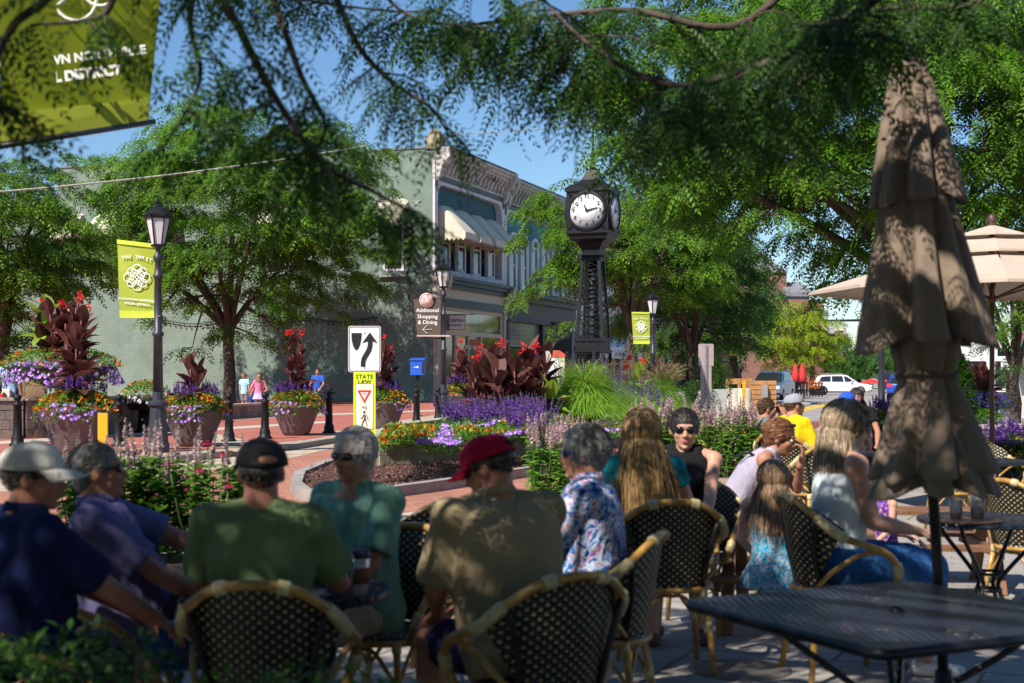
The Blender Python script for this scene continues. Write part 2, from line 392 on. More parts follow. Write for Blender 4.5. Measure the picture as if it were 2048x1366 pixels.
gs('plaza_band', [(640, 868), (700, 872), (960, 826), (920, 822)], PZ + .010, m_tan)
gs('plaza_band', [(-300, 903), (0, 889), (330, 868), (660, 846), (660, 842), (330, 863), (0, 883), (-300, 896)], PZ + .010, m_conc0)
gs('plaza_band', [(200, 853), (600, 833), (900, 822), (900, 819), (600, 830), (200, 849)], PZ + .010, m_conc0)
gs('plaza_band', [(470, 905), (540, 893), (330, 846), (300, 848)], PZ + .015, m_tan)
# manhole
mb = MB(); mb.lathe([(.0, .0), (.28, .0), (.28, .006), (.24, .008), (0, .008)], n=28)
mh = obj('manhole_cover', mb, mt('cast_iron', (.17, .15, .13), .6, .4, .2), None, G(1480, 1340, .016)); tag(mh, 'round iron cover set flush in the shaded patio concrete', 'manhole cover')
# ------------------------------------------------------------------ distant terrain
mb = MB(); rr = random.Random(3)
pts = [(-300 + i * 12, 520 + 60 * math.sin(i * .3)) for i in range(60)]
for i in range(59):
    h0, h1 = 6 + 3 * math.sin(i * .7), 6 + 3 * math.sin((i + 1) * .7)
    (x0, y0), (x1, y1) = pts[i], pts[i + 1]
    mb.add([(x0, y0, 0), (x1, y1, 0), (x1, y1, h1), (x0, y0, h0), (x0, y0 + 80, h0 + 2), (x1, y1 + 80, h1 + 2)], [(0, 1, 2, 3), (3, 2, 5, 4)])
struct('hills', mb, mt('far_hill', (.05, .09, .05), .95, 0, .4, .05))

# ================================================================== MAIN BUILDING ROW
BC = Vector((-4.3, 76.8, 0)); BRZ = math.atan2(.947, .322)     # local x runs along the shop fronts, -y faces the street, y along the side wall
m_side = brick('painted_side_brick', (.185, .250, .205), (.200, .268, .218), (.165, .225, .184), 1, .36, .12, .013, rough=.8, bump=.65, var=.12, axes='yzx', big=(.72, 1.14))
m_fblue = brick('slate_blue_brick', (.022, .10, .14), (.028, .115, .158), (.018, .085, .12), 1, .42, .145, .012, rough=.7, bump=.4, var=.1, axes='xzy')
m_teal = brick('teal_brick', (.015, .20, .27), (.02, .23, .30), (.012, .15, .21), 1, .42, .145, .012, rough=.7, bump=.4, var=.1, axes='xzy')
m_shadewhite = mt('shade_tinted_white', (.62, .58, .64), .55, 0, .08, 2)  # white trim; the shaded front's lilac cast is put into the colour
m_cor = mt('weathered_cornice', (.52, .48, .46), .7, 0, .28, 2.5, .4, 20)
m_dgrn = mt('dark_blue_green_paint', (.022, .045, .055), .5, 0, .12)
m_fasc = mt('cream_fascia', (.50, .45, .36), .6, 0, .08)
m_awn = mt('cream_awning', (.62, .57, .46), .8, 0, .07, 2)
m_dark = mt('charcoal_front', (.035, .035, .04), .55, 0, .2)
m_glass = mt('shop_glass', (.05, .055, .055), .05, 0, .5, .8, spec=.9)

bA = thing('corner_shop_building', 'two storey painted brick building with sage side wall, slate blue front and cream hood awnings', 'building', BC, BRZ)
WA, HA = 11.5, 13.45
mb = MB(); mb.bx(.25, WA - .01, .25, 24, 0, HA); mb.mat = 1; mb.bx(0, .25, 0, 24, 0, HA + .35)
mb.mat = 0; obj('wall', mb, [m_fblue, m_side], bA)
mb = MB(); mb.bx(-.5, 0.02, 24, 60, 0, 11.9); mb.bx(0, 6, 24, 60, 0, 11.6); obj('rear_wall', mb, m_side, bA)
mb = MB(); mb.bx(-.06, .33, .05, 24.1, HA + .35, HA + .45); mb.bx(-.56, .1, 24.1, 60, 11.9, 12.05); obj('coping', mb, mt('coping_stone', (.17, .19, .18), .8), bA)
# corner chimney stub, cornice with brackets
mb = MB(); mb.bx(-.1, .75, -.45, .35, HA + .3, HA + 1.0); mb.bx(-.02, .67, -.37, .27, HA + 1.0, HA + 1.15); mb.lathe([(.36, 0), (.34, .12), (.22, .24), (0, .28)], (.33, -.05, HA + 1.15), 8)
obj('corner_pier', mb, mt('mossy_stone', (.30, .26, .17), .9, 0, .5, 3, .5, 14), bA)
def cornice(x0, x1, z, parent, mats):
    f = MB(); f.bx(x0, x1, -.95, .25, z + .42, z + .58); f.bx(x0, x1, -.8, .25, z + .25, z + .42); f.bx(x0, x1, -.62, .25, z + .12, z + .25)
    f.mat = 1; f.bx(x0, x1, -1.0, .3, z + .58, z + .66); f.mat = 0
    f.bx(x0, x1, -.16, .25, z - .80, z + .12); f.bx(x0, x1, -.24, .0, z - .84, z - .74)
    n = int((x1 - x0) / .62); st = (x1 - x0) / n
    for i in range(n):
        x = x0 + (i + .5) * st
        f.poly([(x - .09, -.16, z + .12), (x - .09, -.70, z + .12), (x - .09, -.66, z - .08), (x - .09, -.42, z - .3), (x - .09, -.34, z - .62), (x - .09, -.16, z - .72)], (.18, 0, 0))
        f.mat = 1; f.ell((x + st / 2, -.165, z - .38), (.1, .02, .22), 8, 6); f.mat = 0
    obj('cornice', f, mats, parent)
    for x in (x0 + .2, x1 - .2):
        e = MB(); e.poly([(x - .2, -.2, z + .6), (x - .2, -1.05, z + .6), (x - .2, -1.0, z + .1), (x - .2, -.55, z - .4), (x - .2, -.4, z - 1.0), (x - .2, -.2, z - 1.2)], (.4, 0, 0))
        e.ell((x, -.62, z - .15), (.22, .3, .3), 10, 7); obj('end_bracket', e, mats[0], parent)
cornice(0, WA, 13.25, bA, [m_cor, m_dgrn])
# framed wall panel: white pilasters with an arched-corner head
def panel(x0, x1, zt, zb, mat, parent):
    f = MB(); f.bx(x0, x0 + .45, -.14, .25, zb, zt); f.bx(x1 - .45, x1, -.14, .25, zb, zt); f.bx(x0 + .45, x1 - .45, -.14, .25, zt - .45, zt)
    for cx, sg in ((x0 + .45, 1), (x1 - .45, -1)):
        P = [(cx, -.14, zt - .45)] + [(cx + sg * (.8 - .8 * math.sin(a)), -.14, zt - .45 - .8 + .8 * math.cos(a)) for a in [PI / 2 * k / 8 for k in range(9)]]
        if sg < 0: P = P[::-1]
        f.poly(P, (0, .38, 0))
    obj('panel_frame', f, mat, parent)
    for x in (x0 + .22, x1 - .22): obj('medallion', MB().ell((x, -.15, zt - .35), (.16, .05, .36), 14, 8), m_dgrn, parent)
panel(0.02, WA, 12.4, 7.2, m_shadewhite, bA)
mb = MB(); mb.bx(.3, WA - .3, -.2, -.0, 12.14, 12.36); obj('frieze_band', mb, m_dgrn, bA)
def sash(x, z0, z1, w, parent, arched=False, fm=None, cut=-.02, midrail=True):
    """window on the street face at y=cut"""
    fm = fm or m_shadewhite
    e = MB(); e.bx(x - w / 2, x - w / 2 + .12, cut - .1, cut + .12, z0, z1); e.bx(x + w / 2 - .12, x + w / 2, cut - .1, cut + .12, z0, z1)
    e.bx(x - w / 2 + .12, x + w / 2 - .12, cut - .1, cut + .12, z1 - .14, z1); e.bx(x - w / 2 + .12, x + w / 2 - .12, cut - .1, cut + .12, z0, z0 + .12)
    if midrail: e.bx(x - w / 2 + .12, x + w / 2 - .12, cut - .06, cut + .1, (z0 + z1) / 2 - .05, (z0 + z1) / 2 + .05)
    if arched:
        for k in range(10):
            a0, a1 = PI * k / 10, PI * (k + 1) / 10; r0, r1 = w / 2 - .02, w / 2 + .22
            e.poly([(x + math.cos(a) * r, cut - .16, z1 + math.sin(a) * r * .75) for a, r in ((a0, r0), (a0, r1), (a1, r1), (a1, r0))], (0, .3, 0))
        e.bx(x - w / 2 - .22, x - w / 2, cut - .12, cut + .1, z0 - .2, z1); e.bx(x + w / 2, x + w / 2 + .22, cut - .12, cut + .1, z0 - .2, z1)
    w_ = obj('window', e, fm, parent)
    g = MB(); g.bx(x - w / 2 + .1, x + w / 2 - .1, cut - .03, cut + .03, z0 + .1, z1 - .1)
    if arched:
        P = [(x + math.cos(PI * k / 10) * (w / 2 - .04), cut - .03, z1 - .1 + math.sin(PI * k / 10) * (w / 2) * .75) for k in range(11)]; g.poly(P, (0, .06, 0))
    obj('pane', g, M_DARKW, w_); return w_
def awning(x, zt, zb, w, parent, mat, depth=1.55, face='street'):
    """hooded awning with curved top and scalloped valance, built at y=0 projecting to -y"""
    a = MB(); a.sm = False; prof = []
    for k in range(9):
        t = PI / 2 * k / 8; q = k / 8; prof.append((-depth * (q ** 1.0 * .93 + .07 * math.sin(t)), zb + .45 + (zt - zb - .45) * (1 - (max(0, q - .10) / .90) ** 1.12)))
    nx = 14
    vs = []; fs = []
    for i in range(nx + 1):
        u = i / nx; e_ = 1 - abs(2 * u - 1) ** 5 * .16
        for (y, z) in prof: vs.append((x - w / 2 + w * u, y * (.93 + .07 * e_), zb + .45 + (z - zb - .45) * e_))
    k = len(prof)
    for i in range(nx):
        for j in range(k - 1): fs.append((i * k + j, (i + 1) * k + j, (i + 1) * k + j + 1, i * k + j + 1))
    a.sm = True; a.add(vs, fs); a.sm = False
    for sx, i in ((-1, 0), (1, nx)):
        base = [vs[i * k + j] for j in range(k)] + [(x + sx * w / 2, 0, zb + .45)]
        a.add(base, [tuple(range(k + 1))])
    # scalloped valance: front and both sides
    sc = 12
    for i in range(sc):
        x0 = x - w / 2 + w * i / sc; x1 = x0 + w / sc; xm = (x0 + x1) / 2; yf = -depth
        a.add([(x0, yf, zb + .47), (x1, yf, zb + .47), (x1, yf - .03, zb + .14), (xm, yf - .05, zb), (x0, yf - .03, zb + .14)], [(0, 1, 2, 3, 4)])
    for sx in (-1, 1):
        for i in range(6):
            y0 = -depth * i / 6; y1 = -depth * (i + 1) / 6
            a.add([(x + sx * w / 2, y0, zb + .47), (x + sx * w / 2, y1, zb + .47), (x + sx * w / 2, y1, zb + .14), (x + sx * w / 2, (y0 + y1) / 2, zb), (x + sx * w / 2, y0, zb + .14)], [(0, 1, 2, 3, 4)])
    return obj('awning', a, mat, parent)
for x in (1.75, 4.2, 6.7, 9.2):
    sash(x, 7.35, 10.3, 1.25, bA); awning(x, 10.85, 8.85, 1.85, bA, m_awn, 1.6)
# sill course of panels, shop cornice, fascia
mb = MB()
for k in range(9): mb.bx(.15 + k * 1.25, .15 + k * 1.25 + 1.2, -.32, .1, 6.95, 7.3)
obj('sill_course', mb, m_shadewhite, bA)
mb = MB(); mb.bx(.05, WA - .1, -.85, .1, 6.75, 6.94); mb.bx(.05, WA - .1, -.7, .1, 6.55, 6.75); mb.bx(.05, WA - .1, -.5, .1, 6.3, 6.55)
obj('shop_cornice', mb, m_dgrn, bA)
mb = MB(); mb.bx(.3, WA - .6, -.3, .1, 5.75, 6.3); obj('fascia', mb, m_fasc, bA)
mb = MB(); mb.bx(.3, WA - .6, -.36, .1, 5.3, 5.75); obj('fascia_band', mb, m_dgrn, bA)
for x in (.02, WA - .55):
    e = MB(); e.poly([(x, .0, 6.9), (x, -1.0, 6.9), (x, -.9, 6.3), (x, -.5, 5.9), (x, -.35, 5.3), (x, 0, 5.0)], (.5, 0, 0)); e.bx(x + .05, x + .45, -.3, .2, 0, 5.1)
    e.bx(x, x + .5, -.36, .2, 0, .7); e.bx(x, x + .5, -.36, .2, 4.9, 5.2); obj('pilaster', e, mt('stone_pilaster', (.46, .42, .36), .7, 0, .15, 3), bA)
w_ = MB(); w_.bx(.55, .75, -.2, .1, 0, 5.3); w_.bx(WA - .8, WA - .6, -.2, .1, 0, 5.3); w_.bx(.75, WA - .8, -.2, .1, 5.1, 5.3); w_.bx(.75, WA - .8, -.22, .1, 3.75, 4.0); w_.bx(.75, WA - .8, -.2, .1, 0, .6)
for x in (3.0, 3.15, 5.1, 7.2): w_.bx(x - .07, x + .07, -.2, .1, .6, 3.75)
wf = obj('shop_window', w_, m_fasc, bA)
g = MB(); g.bx(.75, WA - .8, -.1, -.04, .6, 5.1); obj('pane', g, mt('shopfront_glass', (.10, .085, .06), .06, 0, .85, 1.1, spec=.9, detail=8), wf)
g = MB(); g.bx(5.2, 7.1, -.14, -.11, .7, 3.6); obj('poster', g, multi('shop_posters', [(0, (.05, .15, .06)), (.45, (.05, .15, .06)), (.5, (.45, .10, .04)), (1, (.45, .10, .04))], .5, interp='CONSTANT'), wf)
g = MB(); g.text('SPICES • TEAS • OILS', .32, TM(6.1, -.16, 3.1), bold=.004); obj('lettering', g, M_WHITEL, wf)
# side wall windows with cream awnings, stars, conduit
def side_window(s, z0, z1, w, parent, aw=True):
    T = Matrix.Translation((0, s, 0)) @ Matrix.Rotation(-PI / 2, 4, 'Z')   # x-> -y dir ; -y -> -x
    e = MB(); e.T = T
    e.bx(-w / 2, -w / 2 + .13, -.12, .05, z0, z1); e.bx(w / 2 - .13, w / 2, -.12, .05, z0, z1); e.bx(-w / 2 + .13, w / 2 - .13, -.12, .05, z1 - .14, z1); e.bx(-w / 2 + .13, w / 2 - .13, -.12, .05, z0, z0 + .12)
    wn = obj('window', e, m_shadewhite, parent)
    g = MB(); g.T = T; g.bx(-w / 2 + .1, w / 2 - .1, -.05, .02, z0 + .1, z1 - .1); obj('pane', g, M_DARKW, wn)
    g = MB(); g.T = T; g.bx(-w / 2 - .15, w / 2 + .15, -.25, .02, z0 - .32, z0 - .02); obj('sill', g, m_side2, wn)
    if aw:
        a = awning(0, z1 + 1.35, z1 - .35, w + .5, parent, m_awn, 1.3); a.data.transform(T)
m_side2 = mt('sage_sill', (.26, .32, .29), .8)
side_window(2.25, 7.2, 9.8, 1.25, bA)
for s in (9.4, 16.5, 20.2, 23.0): side_window(s, 7.2, 9.8, 1.3, bA)
for s, z in ((.9, 10.9), (6, 10.4), (11, 4.3), (14, 4.4), (5, 4.5), (3, 4.5)):
    mb = MB()
    for a in range(5):
        a0 = a * 2 * PI / 5 + PI / 2; mb.poly([(-.06, s, z), (-.06, s + .09 * math.cos(a0 - .63), z + .09 * math.sin(a0 - .63)), (-.06, s + .24 * math.cos(a0), z + .24 * math.sin(a0)), (-.06, s + .09 * math.cos(a0 + .63), z + .09 * math.sin(a0 + .63))], (.05, 0, 0))
    obj('wall_tie', mb, m_side2, bA)
# aerial
mb = MB(); p = Vector((.9, 1.6, HA + .3)); mb.cyl(p, p + Vector((0, 0, 2.4)), .035, n=6)
mb.cyl(p + Vector((-.9, .2, 1.6)), p + Vector((1.4, -.6, 2.0)), .02, n=5)
for k in range(7): q = p + Vector((-.9 + .38 * k, .2 - .13 * k, 1.6 + .066 * k)); mb.cyl(q + Vector((.1, .45, 0)), q - Vector((.1, .45, 0)), .012, n=4)
mb.cyl(p + Vector((0, 0, .3)), p + Vector((-.8, .5, 1.4)), .015, n=4); mb.cyl(p + Vector((0, 0, .3)), p + Vector((.6, .5, 1.4)), .015, n=4)
for k in range(4): q = p + Vector((0, 0, 1.8 + .22 * k)); mb.cyl(q + Vector((.3 - .05 * k, .2, .1)), q - Vector((.3 - .05 * k, .2, -.1)), .012, n=4)
ob = obj('roof_aerial', mb, mt('aerial_metal', (.25, .24, .25), .4, .6)); ob.location = BC; ob.rotation_euler.z = BRZ; tag(ob, 'thin metal television aerial on the corner of the flat roof', 'aerial')

# teal building next door
WB = 15.0
bB = thing('teal_shop_building', 'teal painted brick building with tall arched white windows next to the slate blue front', 'building', BC, BRZ)
mb = MB(); mb.bx(WA + .01, WA + WB, .25, 22, 0, 13.3); obj('wall', mb, m_teal, bB)
cornice(WA + .05, WA + WB, 13.0, bB, [mt('green_grey_cornice', (.38, .40, .36), .7, 0, .25, 2.5), m_dgrn])
panel(WA + .02, WA + WB, 12.1, 7.0, mt('pale_pilaster', (.55, .56, .53), .6, 0, .1), bB)
mb = MB(); mb.bx(WA + .3, WA + WB, -.2, 0, 11.86, 12.08); obj('frieze_band', mb, m_dgrn, bB)
for k in range(6): sash(WA + 1.75 + k * 2.25, 6.95, 9.9, 1.15, bB, True, mt('pale_blue_trim', (.52, .58, .62), .5, 0, .08))
mb = MB(); mb.bx(WA + .1, WA + WB, -.85, .2, 6.5, 6.75); mb.bx(WA + .1, WA + WB, -.6, .2, 6.15, 6.5); mb.bx(WA + .1, WA + WB, -.3, .2, 5.0, 6.15); mb.bx(WA + .1, WA + WB, -.45, .2, 4.85, 5.0)
mb.bx(WA, WA + .5, -.35, .2, 0, 5.0); mb.bx(WA + 7.2, WA + 7.6, -.35, .2, 0, 5); mb.bx(WA + 3.6, WA + 3.75, -.2, .2, 0, 3.2)
obj('shop_front', mb, m_dark, bB)
mb = MB(); mb.bx(WA + .5, WA + 7.2, -.08, .15, 3.3, 4.85); obj('glass_block_transom', mb, brick('glass_block', (.11, .12, .125), (.16, .17, .17), (.30, .30, .29), 1, .28, .28, .03, rough=.2, bump=.6, axes='xzy'), bB)
mb = MB(); mb.bx(WA + .5, WA + 7.2, -.05, .15, .5, 3.2); mb.bx(WA + 7.6, WA + WB, -.05, .15, .5, 4.85); obj('pane', mb, m_glass, bB)
mb = MB(); mb.bx(WA + 1.2, WA + 1.9, -.12, -.06, 1.2, 2.4); obj('poster', mb, mt('pale_blue_poster', (.4, .5, .6), .6, 0, .4, 1.5), bB)

def simple_building(name, label, x0, w, h, wallm, storeys, winm, trim, shop=True, y0=0.0, awn=None, depth=20, cor=True, win_w=1.2, nwin=None):
    b = thing(name, label, 'building', BC, BRZ)
    m_ = MB(); m_.bx(x0 + .02, x0 + w, y0 + .25, depth, 0, h); obj('wall', m_, wallm, b)
    if cor:
        m_ = MB(); m_.bx(x0 + .02, x0 + w, y0 - .5, y0 + .25, h - .3, h + .1); m_.bx(x0 + .02, x0 + w, y0 - .25, y0 + .25, h - .9, h - .3); obj('cornice', m_, trim, b)
    n = nwin or int(w / 2.3)
    for s_ in range(storeys):
        z = 5.4 + s_ * 3.6
        for k in range(n): sash(x0 + w * (k + .5) / n, z, z + 2.3, win_w, b, False, winm, y0 + .2)
    if shop:
        m_ = MB(); m_.bx(x0 + .1, x0 + w - .1, y0 - .1, y0 + .25, 3.6, 4.6)
        for k in range(4): m_.bx(x0 + .1 + (w - .4) * k / 3, x0 + .35 + (w - .4) * k / 3, y0 - .1, y0 + .25, 0, 3.6)
        obj('shop_front', m_, trim, b); m_ = MB(); m_.bx(x0 + .3, x0 + w - .3, y0 + .1, y0 + .2, .4, 3.6); obj('pane', m_, m_glass, b)
    if awn:
        m_ = MB(); m_.poly([(x0 + .4, y0 + .2, 4.9), (x0 + .4, y0 - 1.9, 3.6), (x0 + .4, y0 - 1.9, 3.45), (x0 + .4, y0 + .2, 4.7)], (w - .8, 0, 0)); m_.bx(x0 + .4, x0 + w - .4, y0 - 1.92, y0 - 1.88, 2.75, 3.5); obj('awning', m_, awn, b)
    return b
m_pale = mt('pale_render', (.52, .53, .52), .7, 0, .1, 1.5)
m_rb = brick('red_brick', (.24, .085, .06), (.30, .12, .085), (.2, .16, .14), 1, .42, .15, .02, bump=.4, axes='xzy')
m_rb2 = brick('brown_brick', (.20, .075, .055), (.27, .11, .08), (.17, .12, .1), 1, .42, .15, .02, bump=.4, axes='xzy')
bC = simple_building('pale_shop_building', 'pale rendered building with white shop awning behind the clock tower', WA + WB, 14, 11.2, m_pale, 2, m_shadewhite, mt('light_trim', (.5, .5, .48), .6), awn=mt('white_awning', (.62, .63, .64), .7, 0, .05))
mb = MB(); mb.text('La George', .72, TM(WA + WB + 6.5, -1.95, 3.12), bold=.002); obj('lettering', mb, mt('grey_lettering', (.25, .25, .27), .6), bC)
simple_building('red_brick_building', 'tall red brick building rising behind the street trees', WA + WB + 14, 18, 15.5, m_rb, 3, m_shadewhite, mt('stone_trim', (.42, .40, .36), .7))
simple_building('brown_shop_building', 'brown brick shop building with dark ground floor windows beneath the trees', WA + WB + 32, 22, 11, m_rb2, 2, m_shadewhite, m_dark)
simple_building('dark_shop_building', 'low dark fronted shop row seen under the street trees', WA + WB + 54, 26, 9, m_rb, 1, m_shadewhite, mt('bluegrey_trim', (.12, .15, .17), .6))
# brick church-like block far down the street
def world_building(name, label, loc, rz=0): return thing(name, label, 'building', loc, rz)
Yc = 150; k = Yc / F
b = world_building('stepped_brick_building', 'stepped red brick block with grey gabled roof above the yellow green tree', (XX(1545, Yc), Yc, 0))
mb = MB(); mb.bx(-8, 1.5, 0, 12, 0, ZZ(545, Yc)); mb.bx(1.5, 2.9, .6, 12, 0, ZZ(565, Yc) - 1); mb.bx(1.2, 3.6, -1.5, 8, 0, ZZ(600, Yc)); mb.bx(3.6, 5.25, -.5, 8, 0, ZZ(602, Yc)); obj('wall', mb, m_rb, b)
mb = MB(); x0, x1, z0, z1 = -8.1, 1.6, ZZ(545, Yc), ZZ(500, Yc); mb.poly([(x0, -.3, z0), (x1, -.3, z0), ((x0 + x1) / 2, -.3, z1 + 1)], (0, 12.5, 0))
mb.poly([(1.1, -1.7, ZZ(585, Yc)), (3.7, -1.7, ZZ(585, Yc)), (3.4, 2, ZZ(562, Yc)), (1.1, 2, ZZ(562, Yc))], (0, 0, -.5)); mb.bx(1.25, 3.55, -1.45, 7.9, ZZ(600, Yc), ZZ(583, Yc)); mb.bx(3.65, 5.3, -.6, 8, ZZ(603, Yc), ZZ(600, Yc)); obj('roof', mb, mt('grey_shingle', (.20, .20, .22), .9, 0, .25, 3), b)
mb = MB(); mb.bx(-1.2, -.4, -.1, .1, ZZ(600, Yc), ZZ(580, Yc)); mb.bx(1.9, 2.3, -1.6, -1.4, ZZ(640, Yc), ZZ(618, Yc)); mb.bx(4.1, 4.5, -.6, -.4, ZZ(640, Yc), ZZ(620, Yc)); obj('window', mb, M_DARKW, b)
# brick corner building with green mansard and cream parapet
Yd = 175
b = world_building('corner_bank_building', 'brick corner building with green slate mansard and cream parapet at the end of the street', (XX(1640, Yd), Yd, 0), R(-8))
mb = MB(); mb.bx(-1, 3.4, 0, 14, 0, ZZ(668, Yd)); mb.bx(-4, -1, 1, 14, 0, ZZ(662, Yd)); obj('wall', mb, m_rb2, b)
mb = MB(); mb.bx(-5, 1.8, -.3, 14, ZZ(668, Yd), ZZ(655, Yd)); obj('parapet', mb, mt('grey_parapet', (.40, .37, .40), .7), b)
mb = MB(); mb.bx(.9, 3.1, 3, 14, ZZ(690, Yd), ZZ(660, Yd)); mb.bx(.7, 3.5, 2.7, 14.2, ZZ(660, Yd), ZZ(653, Yd)); obj('cream_block', mb, M_CREAM, b)
mb = MB(); mb.poly([(1.6, -.4, ZZ(672, Yd)), (3.9, -.4, ZZ(690, Yd)), (3.9, -.4, ZZ(695, Yd)), (1.0, -.4, ZZ(690, Yd))], (0, 13, 0)); obj('roof', mb, mt('green_slate', (.035, .10, .075), .6, 0, .3, 2), b)
for z in (722, 752):
    for x in (2.2, 2.9):
        w_ = MB(); w_.bx(x - .25, x + .25, -.12, .1, ZZ(z, Yd), ZZ(z - 20, Yd)); e = obj('window', w_, M_WHITE, b); g = MB(); g.bx(x - .18, x + .18, -.15, -.1, ZZ(z - 1.5, Yd), ZZ(z - 18, Yd)); obj('pane', g, M_DARKW, e)
# right edge buildings
Ye = 70
b = world_building('right_brick_building', 'dark red brick building with fire escape rails at the right edge', (XX(2022, Ye), Ye, 0), R(-20))
mb = MB(); mb.bx(0, 12, 0, 10, 0, ZZ(520, Ye)); obj('wall', mb, m_rb2, b)
mb = MB()
for z in (ZZ(600, Ye), ZZ(612, Ye), ZZ(625, Ye)): mb.bx(-.4, 8, -.6, -.5, z, z + .06)
for x in range(9): mb.bx(x - .2, x - .15, -.58, -.52, ZZ(640, Ye), ZZ(598, Ye))
obj('railing', mb, mt('pale_rail', (.5, .42, .4), .6), b)
Yf = 52
b = world_building('corner_cafe', 'pale cafe front with green awning at the right edge', (XX(2035, Yf), Yf, 0), R(-25))
mb = MB(); mb.bx(0, 8, 0, 8, 0, ZZ(690, Yf)); obj('wall', mb, mt('pale_wall', (.5, .47, .42), .8), b)
mb = MB(); mb.poly([(-.1, .1, ZZ(685, Yf)), (-.1, -1.2, ZZ(712, Yf)), (-.1, -1.2, ZZ(722, Yf)), (-.1, .1, ZZ(722, Yf))], (6, 0, 0)); obj('awning', mb, mt('green_awning', (.01, .22, .15), .7), b)
mb = MB(); mb.bx(.5, 2.2, -.05, .1, .6, 2.2); obj('window', mb, M_DARKW, b)
# glimpse of street end: low wooden porch building behind right trees
b = world_building('white_storefront', 'white storefront glimpsed between the umbrellas at the right', (XX(1990, 90), 90, 0))
mb = MB(); mb.bx(-2.2, 5, 0, 8, 0, ZZ(660, 90)); obj('wall', mb, M_WHITE, b)
mb = MB(); mb.bx(-1.8, -.6, -.1, 0, .3, 2.4); mb.bx(0, 2.5, -.1, 0, .8, 2.4); obj('window', mb, M_DARKW, b)
# string wire across the street
def wire(name, pts, r, label, mat, cat='cable', n=24, sag=0):
    a, b = pts; P = [a.lerp(b, i / n) + Vector((0, 0, -sag * 4 * (i / n) * (1 - i / n))) for i in range(n + 1)]
    m_ = MB(); m_.tube(P, r, 5); o = obj(name, m_, mat); return tag(o, label, cat)
wire('overhead_cable', (PX(-60, 388, 50), PX(740, 290, 60)), .035, 'pale overhead cable running across the left sky', mt('pale_cable', (.45, .46, .42), .6), n=24, sag=.2)
wire('overhead_cable', (PX(900, 268, 62), PX(1400, 205, 68)), .018, 'thin pale overhead cable between the roof corner and the clock tree', mt('pale_cable', (.45, .46, .42), .6), n=24, sag=.3)
# string lights on the side wall
so_ = thing('string_lights', 'dark string of small bulbs strung low along the painted side wall', 'string lights', BC, BRZ)
m_ = MB(); P = []
for i in range(41):
    t = i / 40; P.append(Vector((-.14, 3 + 14 * t, 4.7 - .25 * math.sin(PI * t * 3) ** 2)))
m_.tube(P, .03, 4); obj('wire', m_, M_BLACK, so_); m_ = MB()
for i in range(1, 40): m_.ell(P[i] - Vector((0, 0, .14)), (.05, .05, .075), 6, 5)
tag(obj('bulbs', m_, M_BLACK, so_), kind='stuff')
